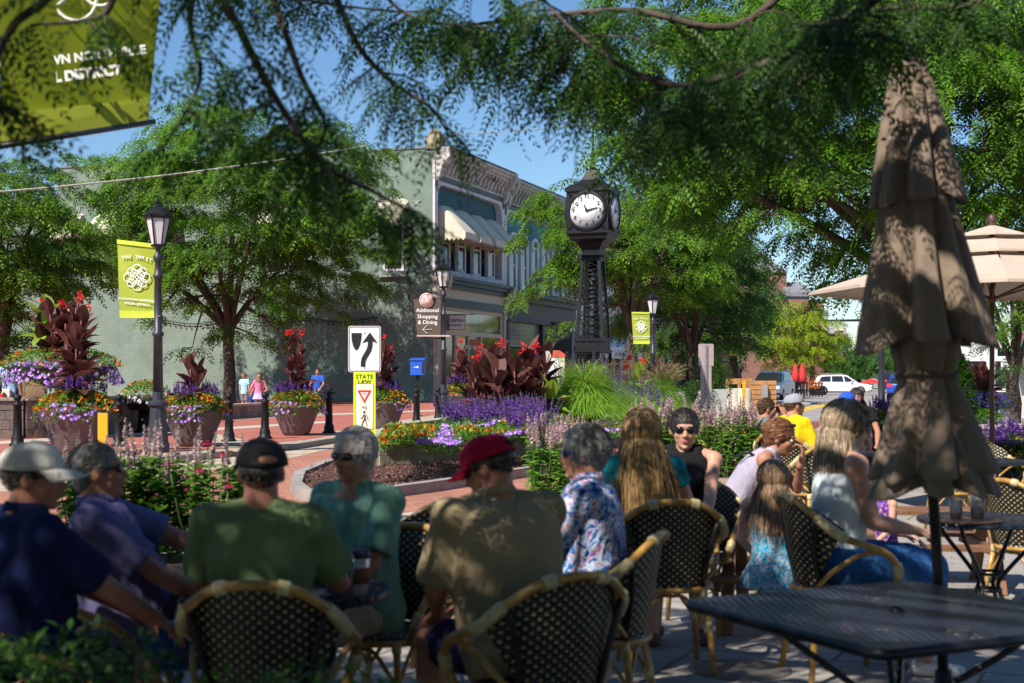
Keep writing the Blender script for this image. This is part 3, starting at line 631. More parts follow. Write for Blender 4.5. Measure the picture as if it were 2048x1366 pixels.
# ================================================================== TREES
def bez(a, b, c, d, n=8):
    r = []
    for i in range(n + 1):
        t = i / n; u = 1 - t; r.append(a * u ** 3 + b * 3 * u * u * t + c * 3 * u * t * t + d * t ** 3)
    return r
def tree(name, label, loc, H, crown, trunk_r, fork, nclust, nfr, tmpl, lmat, seed, cat='tree', group=None, ls=1.0, flat=.45, cr=1.0, lean=(0, 0), nlimb=6, lumps=1.0, keep=None, tw=.35):
    """crown = (cx, cy, zc, rx, ry, rz) relative to base; nclust foliage sprays of nfr fronds each"""
    rng = np.random.default_rng(seed); rd = random.Random(seed)
    t = thing(name, label, cat, loc, 0, group)
    cx, cy, zc, rx, ry, rz = crown
    mb = MB(); top = Vector((lean[0], lean[1], fork))
    tp = [Vector((0, 0, -.1)), Vector((0, 0, .25)), Vector((lean[0] * .3 + .04, lean[1] * .3, fork * .4)), Vector((lean[0] * .7 - .04, lean[1] * .7, fork * .75)), top]
    mb.tube(tp, [trunk_r * 1.35, trunk_r * 1.08, trunk_r, trunk_r * .92, trunk_r * .9], 12)
    nodes = [(top, trunk_r * .8)]; limbs = []
    for i in range(nlimb):
        a = 2 * PI * (i + rd.uniform(-.3, .3)) / nlimb; rr_ = rd.uniform(.45, .8)
        e = Vector((cx + rx * rr_ * math.cos(a), cy + ry * rr_ * math.sin(a), zc + rz * rd.uniform(-.35, .6)))
        if i == 0: e = Vector((cx, cy, zc + rz * .75))
        m1 = top.lerp(e, .35) + Vector((0, 0, rz * .1)); m2 = top.lerp(e, .7) + Vector((rd.uniform(-.4, .4), rd.uniform(-.4, .4), rz * .12))
        P = bez(top - Vector((0, 0, .25)), m1, m2, e, 9); rads = [trunk_r * (.55 * (1 - j / 9) ** .8 + .07) for j in range(10)]
        mb.tube(P, rads, 8)
        for j in range(2, 10): nodes.append((P[j], rads[j]))
        for _ in range(4):
            j = rd.randint(3, 8); q = P[j]; d = Vector((rd.uniform(-1, 1) * rx, rd.uniform(-1, 1) * ry, rd.uniform(-.3, .7) * rz)) * .42
            P2 = bez(q, q + d * .3 + Vector((0, 0, .2)), q + d * .7 + Vector((0, 0, .25)), q + d, 5); r2 = [rads[j] * .6 * (1 - .75 * k_ / 5) for k_ in range(6)]
            mb.tube(P2, r2, 6); nodes += [(P2[k_], r2[k_]) for k_ in range(1, 6)]
    obj('trunk', mb, M_BARK, t)
    NP = np.array([tuple(n_[0]) for n_ in nodes]); NR = np.array([n_[1] for n_ in nodes])
    # spray centres inside a lumpy crown
    C = []; ph = rng.uniform(0, 6, 6)
    while len(C) < nclust:
        d = rng.normal(size=3); d /= np.linalg.norm(d); az = math.atan2(d[1], d[0])
        lump = 1 + lumps * (.14 * math.sin(3 * az + ph[0]) + .10 * math.sin(5 * az + ph[1] + 2.5 * d[2]) + .12 * math.sin(7 * d[2] + ph[2] + 2 * az))
        r_ = rng.uniform(.30, 1) ** .55 * lump
        p = np.array([cx + rx * d[0] * r_, cy + ry * d[1] * r_, zc + rz * d[2] * r_])
        if d[2] < -.55 and rng.random() < .6: continue
        if keep is not None and not keep(p + np.array(loc)): continue
        C.append(p)
    C = np.array(C); br = MB()
    allC, allD, allS, allT = [], [], [], []
    axis = np.array([cx, cy, zc - rz * .5])
    for c in C:
        j = np.argmin(((NP - c) ** 2).sum(1) + np.maximum(0, NP[:, 2] - c[2]) * .5)
        a = Vector(NP[j]); b = Vector(c); L_ = (b - a).length
        P = bez(a, a.lerp(b, .35) + Vector((0, 0, L_ * .12)), a.lerp(b, .75) + Vector((0, 0, L_ * .1)), b, 4)
        br.tube(P, [min(NR[j] * .6, .035 * tw / .35 * (1 + L_ * .4)) * f_ for f_ in (1, .8, .6, .45, .3)], 4, cap=False)
        o = c - axis; o[2] *= .5; ao = math.atan2(o[1], o[0])
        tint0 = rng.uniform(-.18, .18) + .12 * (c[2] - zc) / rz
        n_t = 5
        for k_ in range(n_t):
            az = ao + rng.uniform(-1.7, 1.7); Lw = cr * rng.uniform(.6, 1.25); m_ = max(2, nfr // n_t)
            tt = (np.arange(m_) + rng.random(m_)) / m_
            base = np.stack([c[0] + np.cos(az) * Lw * tt, c[1] + np.sin(az) * Lw * tt, c[2] + Lw * (flat * .55 * tt - flat * 1.25 * tt ** 2) + rng.normal(0, .05 * cr, m_)], 1)
            sidea = az + rng.choice([-1, 1], m_) * rng.uniform(.3, 1.3, m_)
            D = np.stack([np.cos(sidea), np.sin(sidea), rng.uniform(-.75, .15, m_) - .35 * tt], 1)
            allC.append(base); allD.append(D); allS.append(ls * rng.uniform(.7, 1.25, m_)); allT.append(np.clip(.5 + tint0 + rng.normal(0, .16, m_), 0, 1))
            if k_ < 3: br.tube([Vector(base[0]) * 0 + Vector(c), Vector(base[m_ // 2]), Vector(base[-1])], [.012 * tw / .35, .009 * tw / .35, .005], 3, cap=False)
    Cc, Dd, Ss, Tt = map(np.concatenate, (allC, allD, allS, allT))
    P = place(tmpl, Cc, Dd, Ss, rng.uniform(-.6, .6, len(Cc)))
    T_ = np.repeat(Tt, len(tmpl)) + rng.normal(0, .06, len(P))
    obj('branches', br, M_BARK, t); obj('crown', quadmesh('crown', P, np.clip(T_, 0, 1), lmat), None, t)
    return t, len(P)
NL = 0
def at(px, py, Y, z=0): return (XX(px, Y), Y, z)
# big locust left of centre
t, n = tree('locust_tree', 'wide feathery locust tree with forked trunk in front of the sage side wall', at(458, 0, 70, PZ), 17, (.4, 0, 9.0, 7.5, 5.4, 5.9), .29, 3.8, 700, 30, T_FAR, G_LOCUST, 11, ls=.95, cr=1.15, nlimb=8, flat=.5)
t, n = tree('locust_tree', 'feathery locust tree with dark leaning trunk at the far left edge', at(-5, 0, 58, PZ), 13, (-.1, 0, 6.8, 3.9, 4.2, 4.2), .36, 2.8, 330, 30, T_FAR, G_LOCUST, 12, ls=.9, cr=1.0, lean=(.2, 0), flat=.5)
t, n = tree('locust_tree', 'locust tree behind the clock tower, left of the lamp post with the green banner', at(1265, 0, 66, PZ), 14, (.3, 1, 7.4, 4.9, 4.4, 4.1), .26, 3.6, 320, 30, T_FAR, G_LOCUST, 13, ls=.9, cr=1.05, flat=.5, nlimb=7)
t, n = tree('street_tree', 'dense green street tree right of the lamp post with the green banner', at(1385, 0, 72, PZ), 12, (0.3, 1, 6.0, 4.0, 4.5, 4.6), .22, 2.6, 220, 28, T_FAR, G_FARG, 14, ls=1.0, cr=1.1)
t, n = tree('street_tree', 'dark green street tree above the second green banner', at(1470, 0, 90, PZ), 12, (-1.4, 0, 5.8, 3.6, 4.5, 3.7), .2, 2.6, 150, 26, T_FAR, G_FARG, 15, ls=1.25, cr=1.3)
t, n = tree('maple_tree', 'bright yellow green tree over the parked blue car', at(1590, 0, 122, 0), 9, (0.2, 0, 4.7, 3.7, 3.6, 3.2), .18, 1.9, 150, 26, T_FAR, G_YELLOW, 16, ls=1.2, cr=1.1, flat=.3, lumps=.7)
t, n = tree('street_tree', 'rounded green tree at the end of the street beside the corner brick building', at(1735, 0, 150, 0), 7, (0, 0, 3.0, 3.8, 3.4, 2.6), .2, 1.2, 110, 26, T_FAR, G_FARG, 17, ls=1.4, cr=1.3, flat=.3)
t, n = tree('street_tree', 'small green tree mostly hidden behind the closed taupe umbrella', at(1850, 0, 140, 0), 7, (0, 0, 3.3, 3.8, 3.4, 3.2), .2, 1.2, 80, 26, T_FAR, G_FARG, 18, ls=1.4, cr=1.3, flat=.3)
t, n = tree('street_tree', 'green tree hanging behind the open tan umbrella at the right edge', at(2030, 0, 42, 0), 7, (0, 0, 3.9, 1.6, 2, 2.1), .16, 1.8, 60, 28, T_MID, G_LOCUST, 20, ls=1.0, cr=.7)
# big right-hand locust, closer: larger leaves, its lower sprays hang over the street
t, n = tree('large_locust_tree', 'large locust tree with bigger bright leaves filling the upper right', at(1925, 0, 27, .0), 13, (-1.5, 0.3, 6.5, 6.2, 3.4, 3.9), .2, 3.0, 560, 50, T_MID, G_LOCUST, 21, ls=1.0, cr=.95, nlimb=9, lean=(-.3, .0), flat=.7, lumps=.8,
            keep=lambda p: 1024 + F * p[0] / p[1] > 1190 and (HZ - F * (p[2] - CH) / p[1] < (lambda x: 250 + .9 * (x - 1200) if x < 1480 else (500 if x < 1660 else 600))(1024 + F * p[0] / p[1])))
# ------------------------------------------------------------------ overhead tree: shade and hanging fronds
ot = thing('overhead_locust_tree', 'dark out of focus locust boughs hanging across the top of the picture', 'tree', (4.2, -2.6, 0))
o_ = Vector((4.2, -2.6, 0)); rng = np.random.default_rng(5); rd = random.Random(5)
mb = MB(); mb.tube([(0, 0, -.1), (0, 0, .4), (.05, 0, 2), (0, .05, 3.6)], [.34, .27, .25, .24], 12)
def fp(px, py, Y): return PX(px, py, Y) - o_
boughs = [
 # (list of pixel/depth points, start radius, frond half width, density)
 ([(1900, -200, 5.0), (1700, 40, 5.2), (1520, 130, 5.4), (1340, 170, 5.6), (1180, 90, 5.8), (1080, -10, 6.0)], .026, .30, 620),
 ([(1820, -200, 5.6), (1640, 130, 5.8), (1450, 230, 6.0), (1300, 215, 6.2)], .03, .26, 380),
 ([(1700, -250, 6.5), (1500, 40, 6.6), (1250, 20, 6.8), (1020, 40, 7.0), (870, 60, 7.0)], .03, .24, 400),
 ([(330, -260, 4.2), (480, 60, 4.3), (560, 210, 4.4), (650, 330, 4.5), (760, 390, 4.6), (850, 440, 4.7)], .020, .12, 190),
 ([(500, -200, 4.6), (590, 120, 4.6), (650, 250, 4.7), (610, 330, 4.7)], .02, .11, 110),
 ([(620, -200, 5.6), (700, 60, 5.6), (780, 160, 5.6), (860, 215, 5.6), (900, 275, 5.6)], .02, .13, 130),
 ([(420, -160, 5.2), (380, 30, 5.2), (400, 160, 5.2), (330, 290, 5.2)], .02, .10, 70),
 ([(250, -160, 4.4), (220, 10, 4.4), (170, 40, 4.4), (60, 50, 4.4)], .02, .12, 45),
 ([(130, -100, 4.0), (20, 60, 4.0), (-20, 190, 4.0), (80, 240, 4.0)], .02, .10, 60),
 ([(700, -150, 6.4), (800, 20, 6.4), (940, 60, 6.4), (1010, 150, 6.4)], .014, .2, 180),
 ([(900, -160, 6.0), (1010, 0, 6.0), (1100, 110, 6.0), (1180, 190, 6.0)], .018, .16, 170),
 ([(2000, -150, 6.5), (1960, 0, 6.5), (1750, 20, 6.5), (1600, 60, 6.5)], .03, .3, 260),
 ([(450, -150, 6.5), (560, -20, 6.5), (760, 20, 6.5), (900, 20, 6.5)], .014, .18, 120),
]
CC, DD, SS = [], [], []
for pts, r0, hw, nf in boughs:
    W_ = [fp(*p) for p in pts]; up = W_[0] + Vector((0, -.2, .8))
    P = []; K = [up] + W_
    for i in range(len(K) - 1):
        p0 = K[max(i - 1, 0)]; p1 = K[i]; p2 = K[i + 1]; p3 = K[min(i + 2, len(K) - 1)]
        for k in range(6):
            t = k / 6; P.append(.5 * ((2 * p1) + (p2 - p0) * t + (2 * p0 - 5 * p1 + 4 * p2 - p3) * t * t + (3 * p1 - p0 - 3 * p2 + p3) * t ** 3))
    P.append(K[-1]); n_ = len(P)
    mb.tube(P, [r0 * (1 - .85 * i / n_) for i in range(n_)], 6)
    mb.tube(bez(Vector((0, .05, 3.5)), Vector((0, .5, 4.4)), up + Vector((0, -.5, .8)), up, 8), [.08 * (1 - k / 16) for k in range(9)], 6)
    A = np.array([tuple(p) for p in P]); tw_n = nf // 9
    for _ in range(tw_n):
        i = rng.uniform(5, n_ - 1.01); b_ = A[int(i)] * (1 - i % 1) + A[int(i) + 1] * (i % 1)
        az = rng.uniform(0, 2 * PI); Lw = hw * rng.uniform(.5, 1.5); d = np.array([math.cos(az), math.sin(az) * .8, rng.uniform(-.5, .25)])
        m_ = 9; tt = np.linspace(.1, 1, m_)
        base = b_ + d * Lw * tt[:, None]; base[:, 2] -= .35 * Lw * tt ** 2
        mb.tube([Vector(b_), Vector(base[4]), Vector(base[-1])], [.006, .004, .002], 3, cap=False)
        s_ = az + np.where(np.arange(m_) % 2 == 0, 1, -1) * rng.uniform(.4, 1.2, m_)
        CC.append(base); DD.append(np.stack([np.cos(s_), np.sin(s_), rng.uniform(-1.1, -.1, m_)], 1)); SS.append(rng.uniform(.7, 1.25, m_))
Cc, Dd, Ss = map(np.concatenate, (CC, DD, SS))
P = place(T_NEAR, Cc, Dd, Ss, rng.uniform(-.8, .8, len(Cc)))
# canopy above and behind the viewer that shades the patio (all of it above the top of the picture)
CC, DD, SS = [], [], []
sh = (-SUN_DIR.x / math.tan(SUN_EL), -SUN_DIR.y / math.tan(SUN_EL))     # ground offset of a shadow per metre of height
n_cl = 0
while n_cl < 1350:
    gx, gy = rng.uniform(-7, 9.5), rng.uniform(-3, 10.8); z = rng.uniform(4.3, 8.5)
    edge_ = 9.7 - .42 * max(0, gx - .3) + .5 * math.sin(gx * 1.3)
    if gy > edge_: continue
    # dappled openings
    q = mnoise.noise(Vector((gx * 1.05, gy * 1.05, 3.3))); 
    if q > -.02: continue
    x, y = gx - sh[0] * z, gy - sh[1] * z
    if z < CH + .275 * y + .6 and y > 0: continue
    n_cl += 1; m_ = 10
    base = np.array([x, y, z]) - np.array(o_) + rng.normal(0, 1, (m_, 3)) * np.array([.33, .33, .13])
    CC.append(base); az = rng.uniform(0, 2 * PI, m_); DD.append(np.stack([np.cos(az), np.sin(az), rng.uniform(-.5, .1, m_)], 1)); SS.append(rng.uniform(1.3, 2.0, m_))
    if n_cl % 12 == 0: mb.tube(bez(Vector((0, .05, 3.5)), Vector((0, 0, 5.0)), Vector(base[0]).lerp(Vector((0, 0, 5)), .4) + Vector((0, 0, .5)), Vector(base[0]), 8), [.07 * (1 - k / 10) for k in range(9)], 5)
for _ in range(1700):                                  # unseen leaves added behind and beside the terrace to darken the ambient fill
    x, y, z = rng.uniform(-15, 15), rng.uniform(-13, 3), rng.uniform(3.2, 8.5)
    if y > -1.5 and (abs(x) < 3.6 + .4 * max(0, y) or x - sh[0] * 0 > 99): continue
    gx, gy = x + sh[0] * z, y + sh[1] * z
    if -7 < gx < 9.5 and gy > 1.5: continue
    m_ = 10; base = np.array([x, y, z]) - np.array(o_) + rng.normal(0, 1, (m_, 3)) * np.array([.5, .5, .25]); CC.append(base); az = rng.uniform(0, 2 * PI, m_)
    DD.append(np.stack([np.cos(az), np.sin(az), rng.uniform(-.5, .1, m_)], 1)); SS.append(rng.uniform(2.0, 3.2, m_))
Cc, Dd, Ss = map(np.concatenate, (CC, DD, SS))
P2 = place(T_MID, Cc, Dd, Ss, rng.uniform(-.5, .5, len(Cc)))
obj('trunk', mb, M_BARK, ot)
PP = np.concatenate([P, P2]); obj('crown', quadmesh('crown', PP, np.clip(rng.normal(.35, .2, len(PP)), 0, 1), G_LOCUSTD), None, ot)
# ================================================================== STREET FURNITURE
m_lampglass = mt('frosted_lamp_glass', (.62, .58, .60), .35, 0, .06, 3)
m_lime = multi('lime_banner', [(.3, (.30, .36, .02)), (.5, (.34, .40, .03)), (.7, (.42, .48, .06))], 1.3, .7)
m_limeb = mt('lime_hem', (.55, .62, .05), .6, 0, .05)
m_grey = mt('steel_grey', (.33, .31, .33), .5, .3, .1)
# ---- lamp post with lantern
def lamp_post(loc, label, H=5.25, s=1.0):
    t = thing('street_lamp', label, 'street lamp', loc, 0, 'lantern lamp posts along the street')
    mb = MB(); mb.lathe([(.24, 0), (.24, .12), (.2, .2), (.17, .55), (.15, .85), (.2, .9), (.2, .95), (.115, 1.0), (.1, 1.15)], n=12, smooth=False); obj('base', mb, M_IRONP, t)
    mb = MB(); mb.lathe([(.098, 1.1), (.085, 2.2), (.11, 2.22), (.11, 2.28), (.08, 2.3), (.07, 3.3), (.095, 3.32), (.095, 3.37), (.066, 3.4), (.058, H - 1.15), (.09, H - 1.12), (.09, H - 1.05), (.05, H - 1.0), (.05, H - .9), (.12, H - .84)], n=14); obj('pole', mb, M_IRONP, t)
    z0 = H - .84; z1 = H - .32
    lh = MB()
    for k in range(6):
        a = 2 * PI * k / 6 + .26; lh.beam((.13 * math.cos(a), .13 * math.sin(a), z0), (.235 * math.cos(a), .235 * math.sin(a), z1), .022, .022)
        lh.tube([(.24 * math.cos(a), .24 * math.sin(a), z1), (.30 * math.cos(a), .30 * math.sin(a), z1 + .05), (.31 * math.cos(a), .31 * math.sin(a), z1 + .13)], [.012, .01, .004], 5)
    lh.lathe([(.14, z0 - .03), (.15, z0), (.12, z0 + .02)], n=6, smooth=False, a0=.26); lh.lathe([(.25, z1 - .02), (.265, z1 + .02), (.25, z1 + .05)], n=6, smooth=False, a0=.26)
    lh.lathe([(.27, z1 + .04), (.12, z1 + .19), (.06, z1 + .22), (.05, z1 + .27), (.07, z1 + .29), (.02, z1 + .33), (.012, z1 + .42), (0.0, z1 + .45)], n=6, smooth=False, a0=.26)
    obj('lantern', lh, M_IRON, t)
    g = MB(); g.lathe([(.118, z0 + .01), (.222, z1)], n=6, smooth=False, a0=.26); obj('lamp_glass', g, m_lampglass, t)
    return t
def emblem(mb, cx, cz, r, y, w):
    """eight loops round a centre with curled spokes, drawn as raised bands"""
    for k in range(8):
        a = 2 * PI * k / 8 + PI / 2; R0 = r * (.62 if k % 2 == 0 else .60); rr_ = r * (.36 if k % 2 == 0 else .30)
        P = [(cx + R0 * math.cos(a) + rr_ * math.cos(b), y, cz + R0 * math.sin(a) + rr_ * math.sin(b)) for b in [2 * PI * i / 18 for i in range(18)]]
        mb.tube(P, w, 4, closed=True)
        if k % 2 == 0:
            P = []
            for i in range(12):
                u = i / 11; aa = a + .9 * u * u * 2.2 - .2; q = r * (.12 + .52 * math.sin(u * 2.6))
                P.append((cx + q * math.cos(aa), y, cz + q * math.sin(aa)))
            mb.tube(P, w * .8, 4)
    mb.tube([(cx + r * .13 * math.cos(b), y, cz + r * .13 * math.sin(b)) for b in [2 * PI * i / 12 for i in range(12)]], w, 4, closed=True)
def banner(loc, label, w=.70, h=1.45, rz=0, skew=.1, twist=True, sag=0, arm=True):
    """cloth banner, local x from -w (free side) to 0 (pole side), z from 0 (bottom) to h"""
    t = thing('street_banner', label, 'banner', loc, rz, 'lime green district banners')
    def S(x, z): return Vector((x * (1 + .0 * z), .03 * math.sin(4 * z / h + 3 * x), z + (x / -w) * sag + (-x) * skew * (z / h)))
    def sh(x, z): v = S(x, z); v.x += (x / w) * (.10 * w) * (z / h - .3); return v
    mb = MB(); nx, nz = 8, 12
    for (dy) in (0.0,):
        vs = [sh(-w + w * i / nx, h * j / nz) for j in range(nz + 1) for i in range(nx + 1)]
        mb.sm = True; mb.add(vs, [(j * (nx + 1) + i, j * (nx + 1) + i + 1, (j + 1) * (nx + 1) + i + 1, (j + 1) * (nx + 1) + i) for j in range(nz) for i in range(nx)])
    obj('cloth', mb, m_lime, t)
    for z0, z1 in ((0, .09 * h), (h * .945, h)):
        b = MB(); b.poly([sh(-w, z0) + Vector((0, -.02, 0)), sh(0, z0) + Vector((0, -.02, 0)), sh(0, z1) + Vector((0, -.02, 0)), sh(-w, z1) + Vector((0, -.02, 0))], (0, .045, 0)); obj('hem', b, m_limeb, t)
    if twist:
        L_ = MB(); word = 'THE TWIST'
        for i, ch in enumerate(word):
            u = (i - 4) / 4.4; x = -w * .5 + u * w * .39; z = h * (.80 - .035 * u * u) ; p = sh(x, z)
            if ch != ' ': L_.text(ch, h * .066, TM(p.x, p.y - .035, p.z) @ Matrix.Rotation(-.3 * u + skew * -.6, 4, 'Z'), bold=.001, extrude=.003)
        for k_, (txt, sz) in enumerate((('DOWNTOWN NORTHVILLE', .0560), ('SOCIAL DISTRICT', .0600))):
            p = sh(-w * .5, h * (.235 - .055 * k_)); L_.text(txt, w * sz * 1.45, TM(p.x, p.y - .035, p.z) @ Matrix.Rotation(-skew * .6, 4, 'Z'), bold=.0008, extrude=.002)
        obj('lettering', L_, M_WHITEL, t)
        e = MB(); p = sh(-w * .5, h * .53); emblem(e, p.x, p.z, w * .36, p.y - .04, .0105); obj('emblem', e, mt('white_emblem', (.85, .85, .78), .6, 0, .03), t)
    if arm:
        for z in (0.02, h - .02):
            p = sh(-w, z); b = MB(); b.cyl(p, (.12, 0, z), .014, n=6); b.ell((.07, 0, z), (.07, .07, .05), 10, 6); obj('banner_arm', b, M_IRONP, t)
    return t
LP1 = G(316, 905, PZ)
lamp_post(LP1, 'tall lantern lamp post at the left carrying the lime THE TWIST banner', (905 - 402) * LP1.y / F)
s1 = LP1.y / F
banner((LP1.x - .03, LP1.y - .02, ZZ(636, LP1.y)), 'large lime banner with white loop emblem on the nearest lamp post', w=.70, h=1.40, skew=.13)
LP2 = G(887, 843, PZ)
lp2 = lamp_post(LP2, 'lantern lamp post holding the brown Additional Shopping sign', (843 - 520) * LP2.y / F)
LP3 = G(1305, 822, PZ); LP3 = Vector((XX(1306, 52), 52, PZ))
lamp_post(LP3, 'lantern lamp post rising behind red canna flowers right of the clock tower', ZZ(582, 52) - PZ)
banner((LP3.x - .12, LP3.y - .02, ZZ(688, 52)), 'lime banner beside the lamp post right of the clock tower', w=.62, h=1.16, skew=.02)
Y4 = 88; banner((XX(1478, Y4), Y4, ZZ(711, Y4)), 'half shaded lime banner far along the shop row', w=.62, h=1.25, skew=.02)
lp = lamp_post((XX(1480, Y4), Y4, PZ), 'dark slim lamp post under the street trees with the far banner', ZZ(600, Y4) - PZ)
lamp_post((XX(1376, 74), 74, PZ), 'dark lamp post with small white sign beneath the trees', ZZ(675, 74) + .8 - PZ)
# near banner upper left on a post outside the picture
nb = thing('street_banner', 'huge blurred lime banner close overhead in the upper left corner', 'banner', (-1.78, 7.2, 2.0), 0, 'lime green district banners')
def NBp(x, z):                                    # x 0..1 left to right, z 0..1 bottom to top
    a = PX(2 + (x) * 0, 285, 7.2); 
    px = (-4 + 302 * x) + (22 * x + 4) * z * .9; py = (287 - 42 * x) - 285 * z * (1 + .02 * x)
    return PX(px, py, 7.2 + .5 * x) - Vector((-1.78, 7.2, 2.0))
mb = MB(); nx, nz = 10, 16
vs = [NBp(i / nx, j * 1.5 / nz) + Vector((0, .02 * math.sin(i * 1.1 + j * .4), 0)) for j in range(nz + 1) for i in range(nx + 1)]
mb.sm = True; mb.add(vs, [(j * (nx + 1) + i, j * (nx + 1) + i + 1, (j + 1) * (nx + 1) + i + 1, (j + 1) * (nx + 1) + i) for j in range(nz) for i in range(nx)]); obj('cloth', mb, foliage('translucent_lime', (.30, .37, .02), (.30, .37, .02), .45, .7), nb)
mb = MB(); mb.poly([NBp(0, 0) + Vector((0, -.03, 0)), NBp(1, 0) + Vector((0, -.03, 0)), NBp(1, .16) + Vector((0, -.03, 0)), NBp(0, .20) + Vector((0, -.03, 0))], (0, .02, 0)); obj('hem', mb, m_limeb, nb)
mb = MB()
d = NBp(1, .5) - NBp(0, .5); ang = math.atan2(d.z, d.x)
p = NBp(.46, .505); mb.text('DOWNTOWN NORTHVILLE', .064, Matrix.Translation((p.x, p.y - .05, p.z)) @ Matrix.Rotation(-.12, 4, 'Y') @ UPR, bold=.002)
p = NBp(.47, .385); mb.text('SOCIAL DISTRICT', .070, Matrix.Translation((p.x, p.y - .05, p.z)) @ Matrix.Rotation(-.12, 4, 'Y') @ UPR, bold=.004)
obj('lettering', mb, M_WHITEL, nb)
mb = MB(); p = NBp(.48, 1.16); emblem(mb, p.x, p.z, .30, p.y - .04, .010); obj('emblem', mb, MC['white_emblem'], nb)
mb = MB(); a = NBp(1.0, .02); mb.cyl(NBp(-.35, -.03), a + Vector((.03, 0, -.01)), .016, n=8); obj('banner_arm', mb, M_IRONP, nb)
pp = nb.location + NBp(-.36, 0); lamp_post((pp.x, pp.y, 0), 'lamp post just outside the left edge holding the near banner', 5.2)
# ---- brown wayfinding sign on lamp 2
Y2 = LP2.y - .1
ws = thing('wayfinding_sign', 'brown hanging sign reading Additional Shopping and Dining with white arrow', 'sign', (XX(854, Y2), Y2, 0))
w2 = 54 * Y2 / F / 2
mb = MB(); mb.poly([(-w2, -.03, ZZ(598, Y2)), (-w2 + .12, -.03, ZZ(671, Y2)), (w2, -.03, ZZ(671, Y2)), (w2, -.03, ZZ(597, Y2))], (0, .06, 0)); obj('board', mb, mt('brown_sign', (.10, .07, .05), .5, 0, .1), ws)
mb = MB(); mb.bx(-w2 + .1, w2 + .3, -.04, .04, ZZ(673, Y2), ZZ(670.5, Y2)); obj('trim', mb, mt('pink_trim', (.6, .45, .42), .6), ws)
mb = MB()
for txt, y, sz in (('Additional', 621, .265), ('Shopping', 633.5, .265), ('& Dining', 645, .265)): mb.text(txt, .172, TM(.02, -.045, ZZ(y, Y2)), bold=.0015)
z = ZZ(659, Y2); mb.beam((-.12, -.045, z), (.16, -.045, z), .03, .01); mb.beam((-.13, -.045, z), (.02, -.045, z + .13), .03, .01); mb.beam((-.13, -.045, z), (.02, -.045, z - .13), .03, .01)
obj('lettering', mb, M_WHITEL, ws)
mb = MB(); mb.cyl((-.0, -.07, ZZ(601, Y2)), (0, .02, ZZ(601, Y2)), .235, n=28, smooth=False); obj('medallion', mb, mt('pink_medallion', (.72, .50, .47), .6), ws)
mb = MB(); z = ZZ(601, Y2)
for k in range(5):
    a = 2 * PI * k / 5; mb.tube([(.12 * math.cos(a) + .065 * (1 - i / 16) * math.cos(a + i * .55), -.075, z + .12 * math.sin(a) + .065 * (1 - i / 16) * math.sin(a + i * .55)) for i in range(13)], .008, 4)
mb.tube([(.2 * math.cos(b), -.075, z + .2 * math.sin(b)) for b in [2 * PI * i / 24 for i in range(24)]], .007, 4, closed=True)
obj('swirl', mb, mt('rust_swirl', (.42, .16, .13), .6), ws)
mb = MB(); mb.bx(-w2 - .05, w2 + .15, -.02, .02, ZZ(597.5, Y2), ZZ(596, Y2))
mb.tube([(w2 + .1, 0, ZZ(676, Y2)), (.2, 0, ZZ(677, Y2)), (.02, 0, ZZ(680, Y2)), (-.02, 0, ZZ(685, Y2)), (.04, 0, ZZ(689, Y2)), (.14, 0, ZZ(688, Y2)), (.16, 0, ZZ(684, Y2)), (.1, 0, ZZ(683, Y2))], .022, 6); obj('bracket', mb, M_IRON, ws)
# ---- shop sign on the corner shop, table 5 sign, menu board
hs_ = thing('shop_sign', 'white hanging sign reading Spice and Tea Merchants behind the lamp post', 'sign', BC, BRZ)
Yh = 79; loc = Vector((XX(907, Yh), Yh, ZZ(645, Yh)))
hs_.location = loc; hs_.rotation_euler = (0, 0, 0)
mb = MB(); mb.box((0, 0, 0), (1.35, .12, .86)); obj('board', mb, mt('sign_orange_edge', (.55, .16, .05), .5), hs_)
mb = MB(); mb.box((0, -.05, 0), (1.25, .06, .76)); obj('face', mb, M_WHITE, hs_)
mb = MB(); mb.text('SPICE&TEA', .23, TM(.0, -.09, .1), bold=.004); mb.text('MERCHANTS', .16, TM(0.0, -.09, -.16), bold=.003); obj('lettering', mb, M_BLACK, hs_)
mb = MB(); mb.bx(-.65, 1.2, -.02, .02, .44, .48); obj('bracket', mb, M_IRON, hs_)
Yt = 93; ts_ = thing('shop_sign', 'dark green square sign reading Table 5 beside the clock tower', 'sign', (XX(1121, Yt), Yt, ZZ(660, Yt)))
mb = MB(); mb.box((0, 0, 0), (1.28, .12, 1.08)); obj('board', mb, mt('sign_frame_green', (.05, .09, .05), .5), ts_)
mb = MB(); mb.box((0, -.05, -.1), (1.16, .06, .78)); obj('face', mb, mt('sign_olive', (.13, .19, .09), .5, 0, .3, 2), ts_)
mb = MB(); mb.ell((0, -.09, -.02), (.44, .015, .2), 16, 6); mb.box((0, -.085, .42), (1.18, .02, .18)); obj('oval', mb, M_BLACK, ts_)
mb = MB(); mb.text('5', .42, TM(0, -.12, -.02), bold=.01); mb.text('TABLE', .15, TM(0, -.11, .42), bold=.003, space=1.5); obj('lettering', mb, M_WHITEL, ts_)
Ym = 56; ms_ = thing('menu_board', 'white freestanding menu board with red arched top near the clock base', 'sign', (XX(1113, Ym), Ym, 0))
zb, zt = PZ + .3, ZZ(715, Ym); mb = MB(); mb.bx(-.34, .32, -.03, .03, zb, zt); obj('board', mb, M_WHITE, ms_)
mb = MB(); mb.poly([(-.36, -.05, zt), (.34, -.05, zt), (.34, -.05, zt + .12), (.12, -.05, zt + .28), (-.14, -.05, zt + .28), (-.36, -.05, zt + .12)], (0, .1, 0)); obj('header', mb, mt('orange_red', (.55, .10, .05), .5), ms_)
mb = MB(); mb.bx(.02, .32, -.04, -.03, zt - .14, zt - .02)
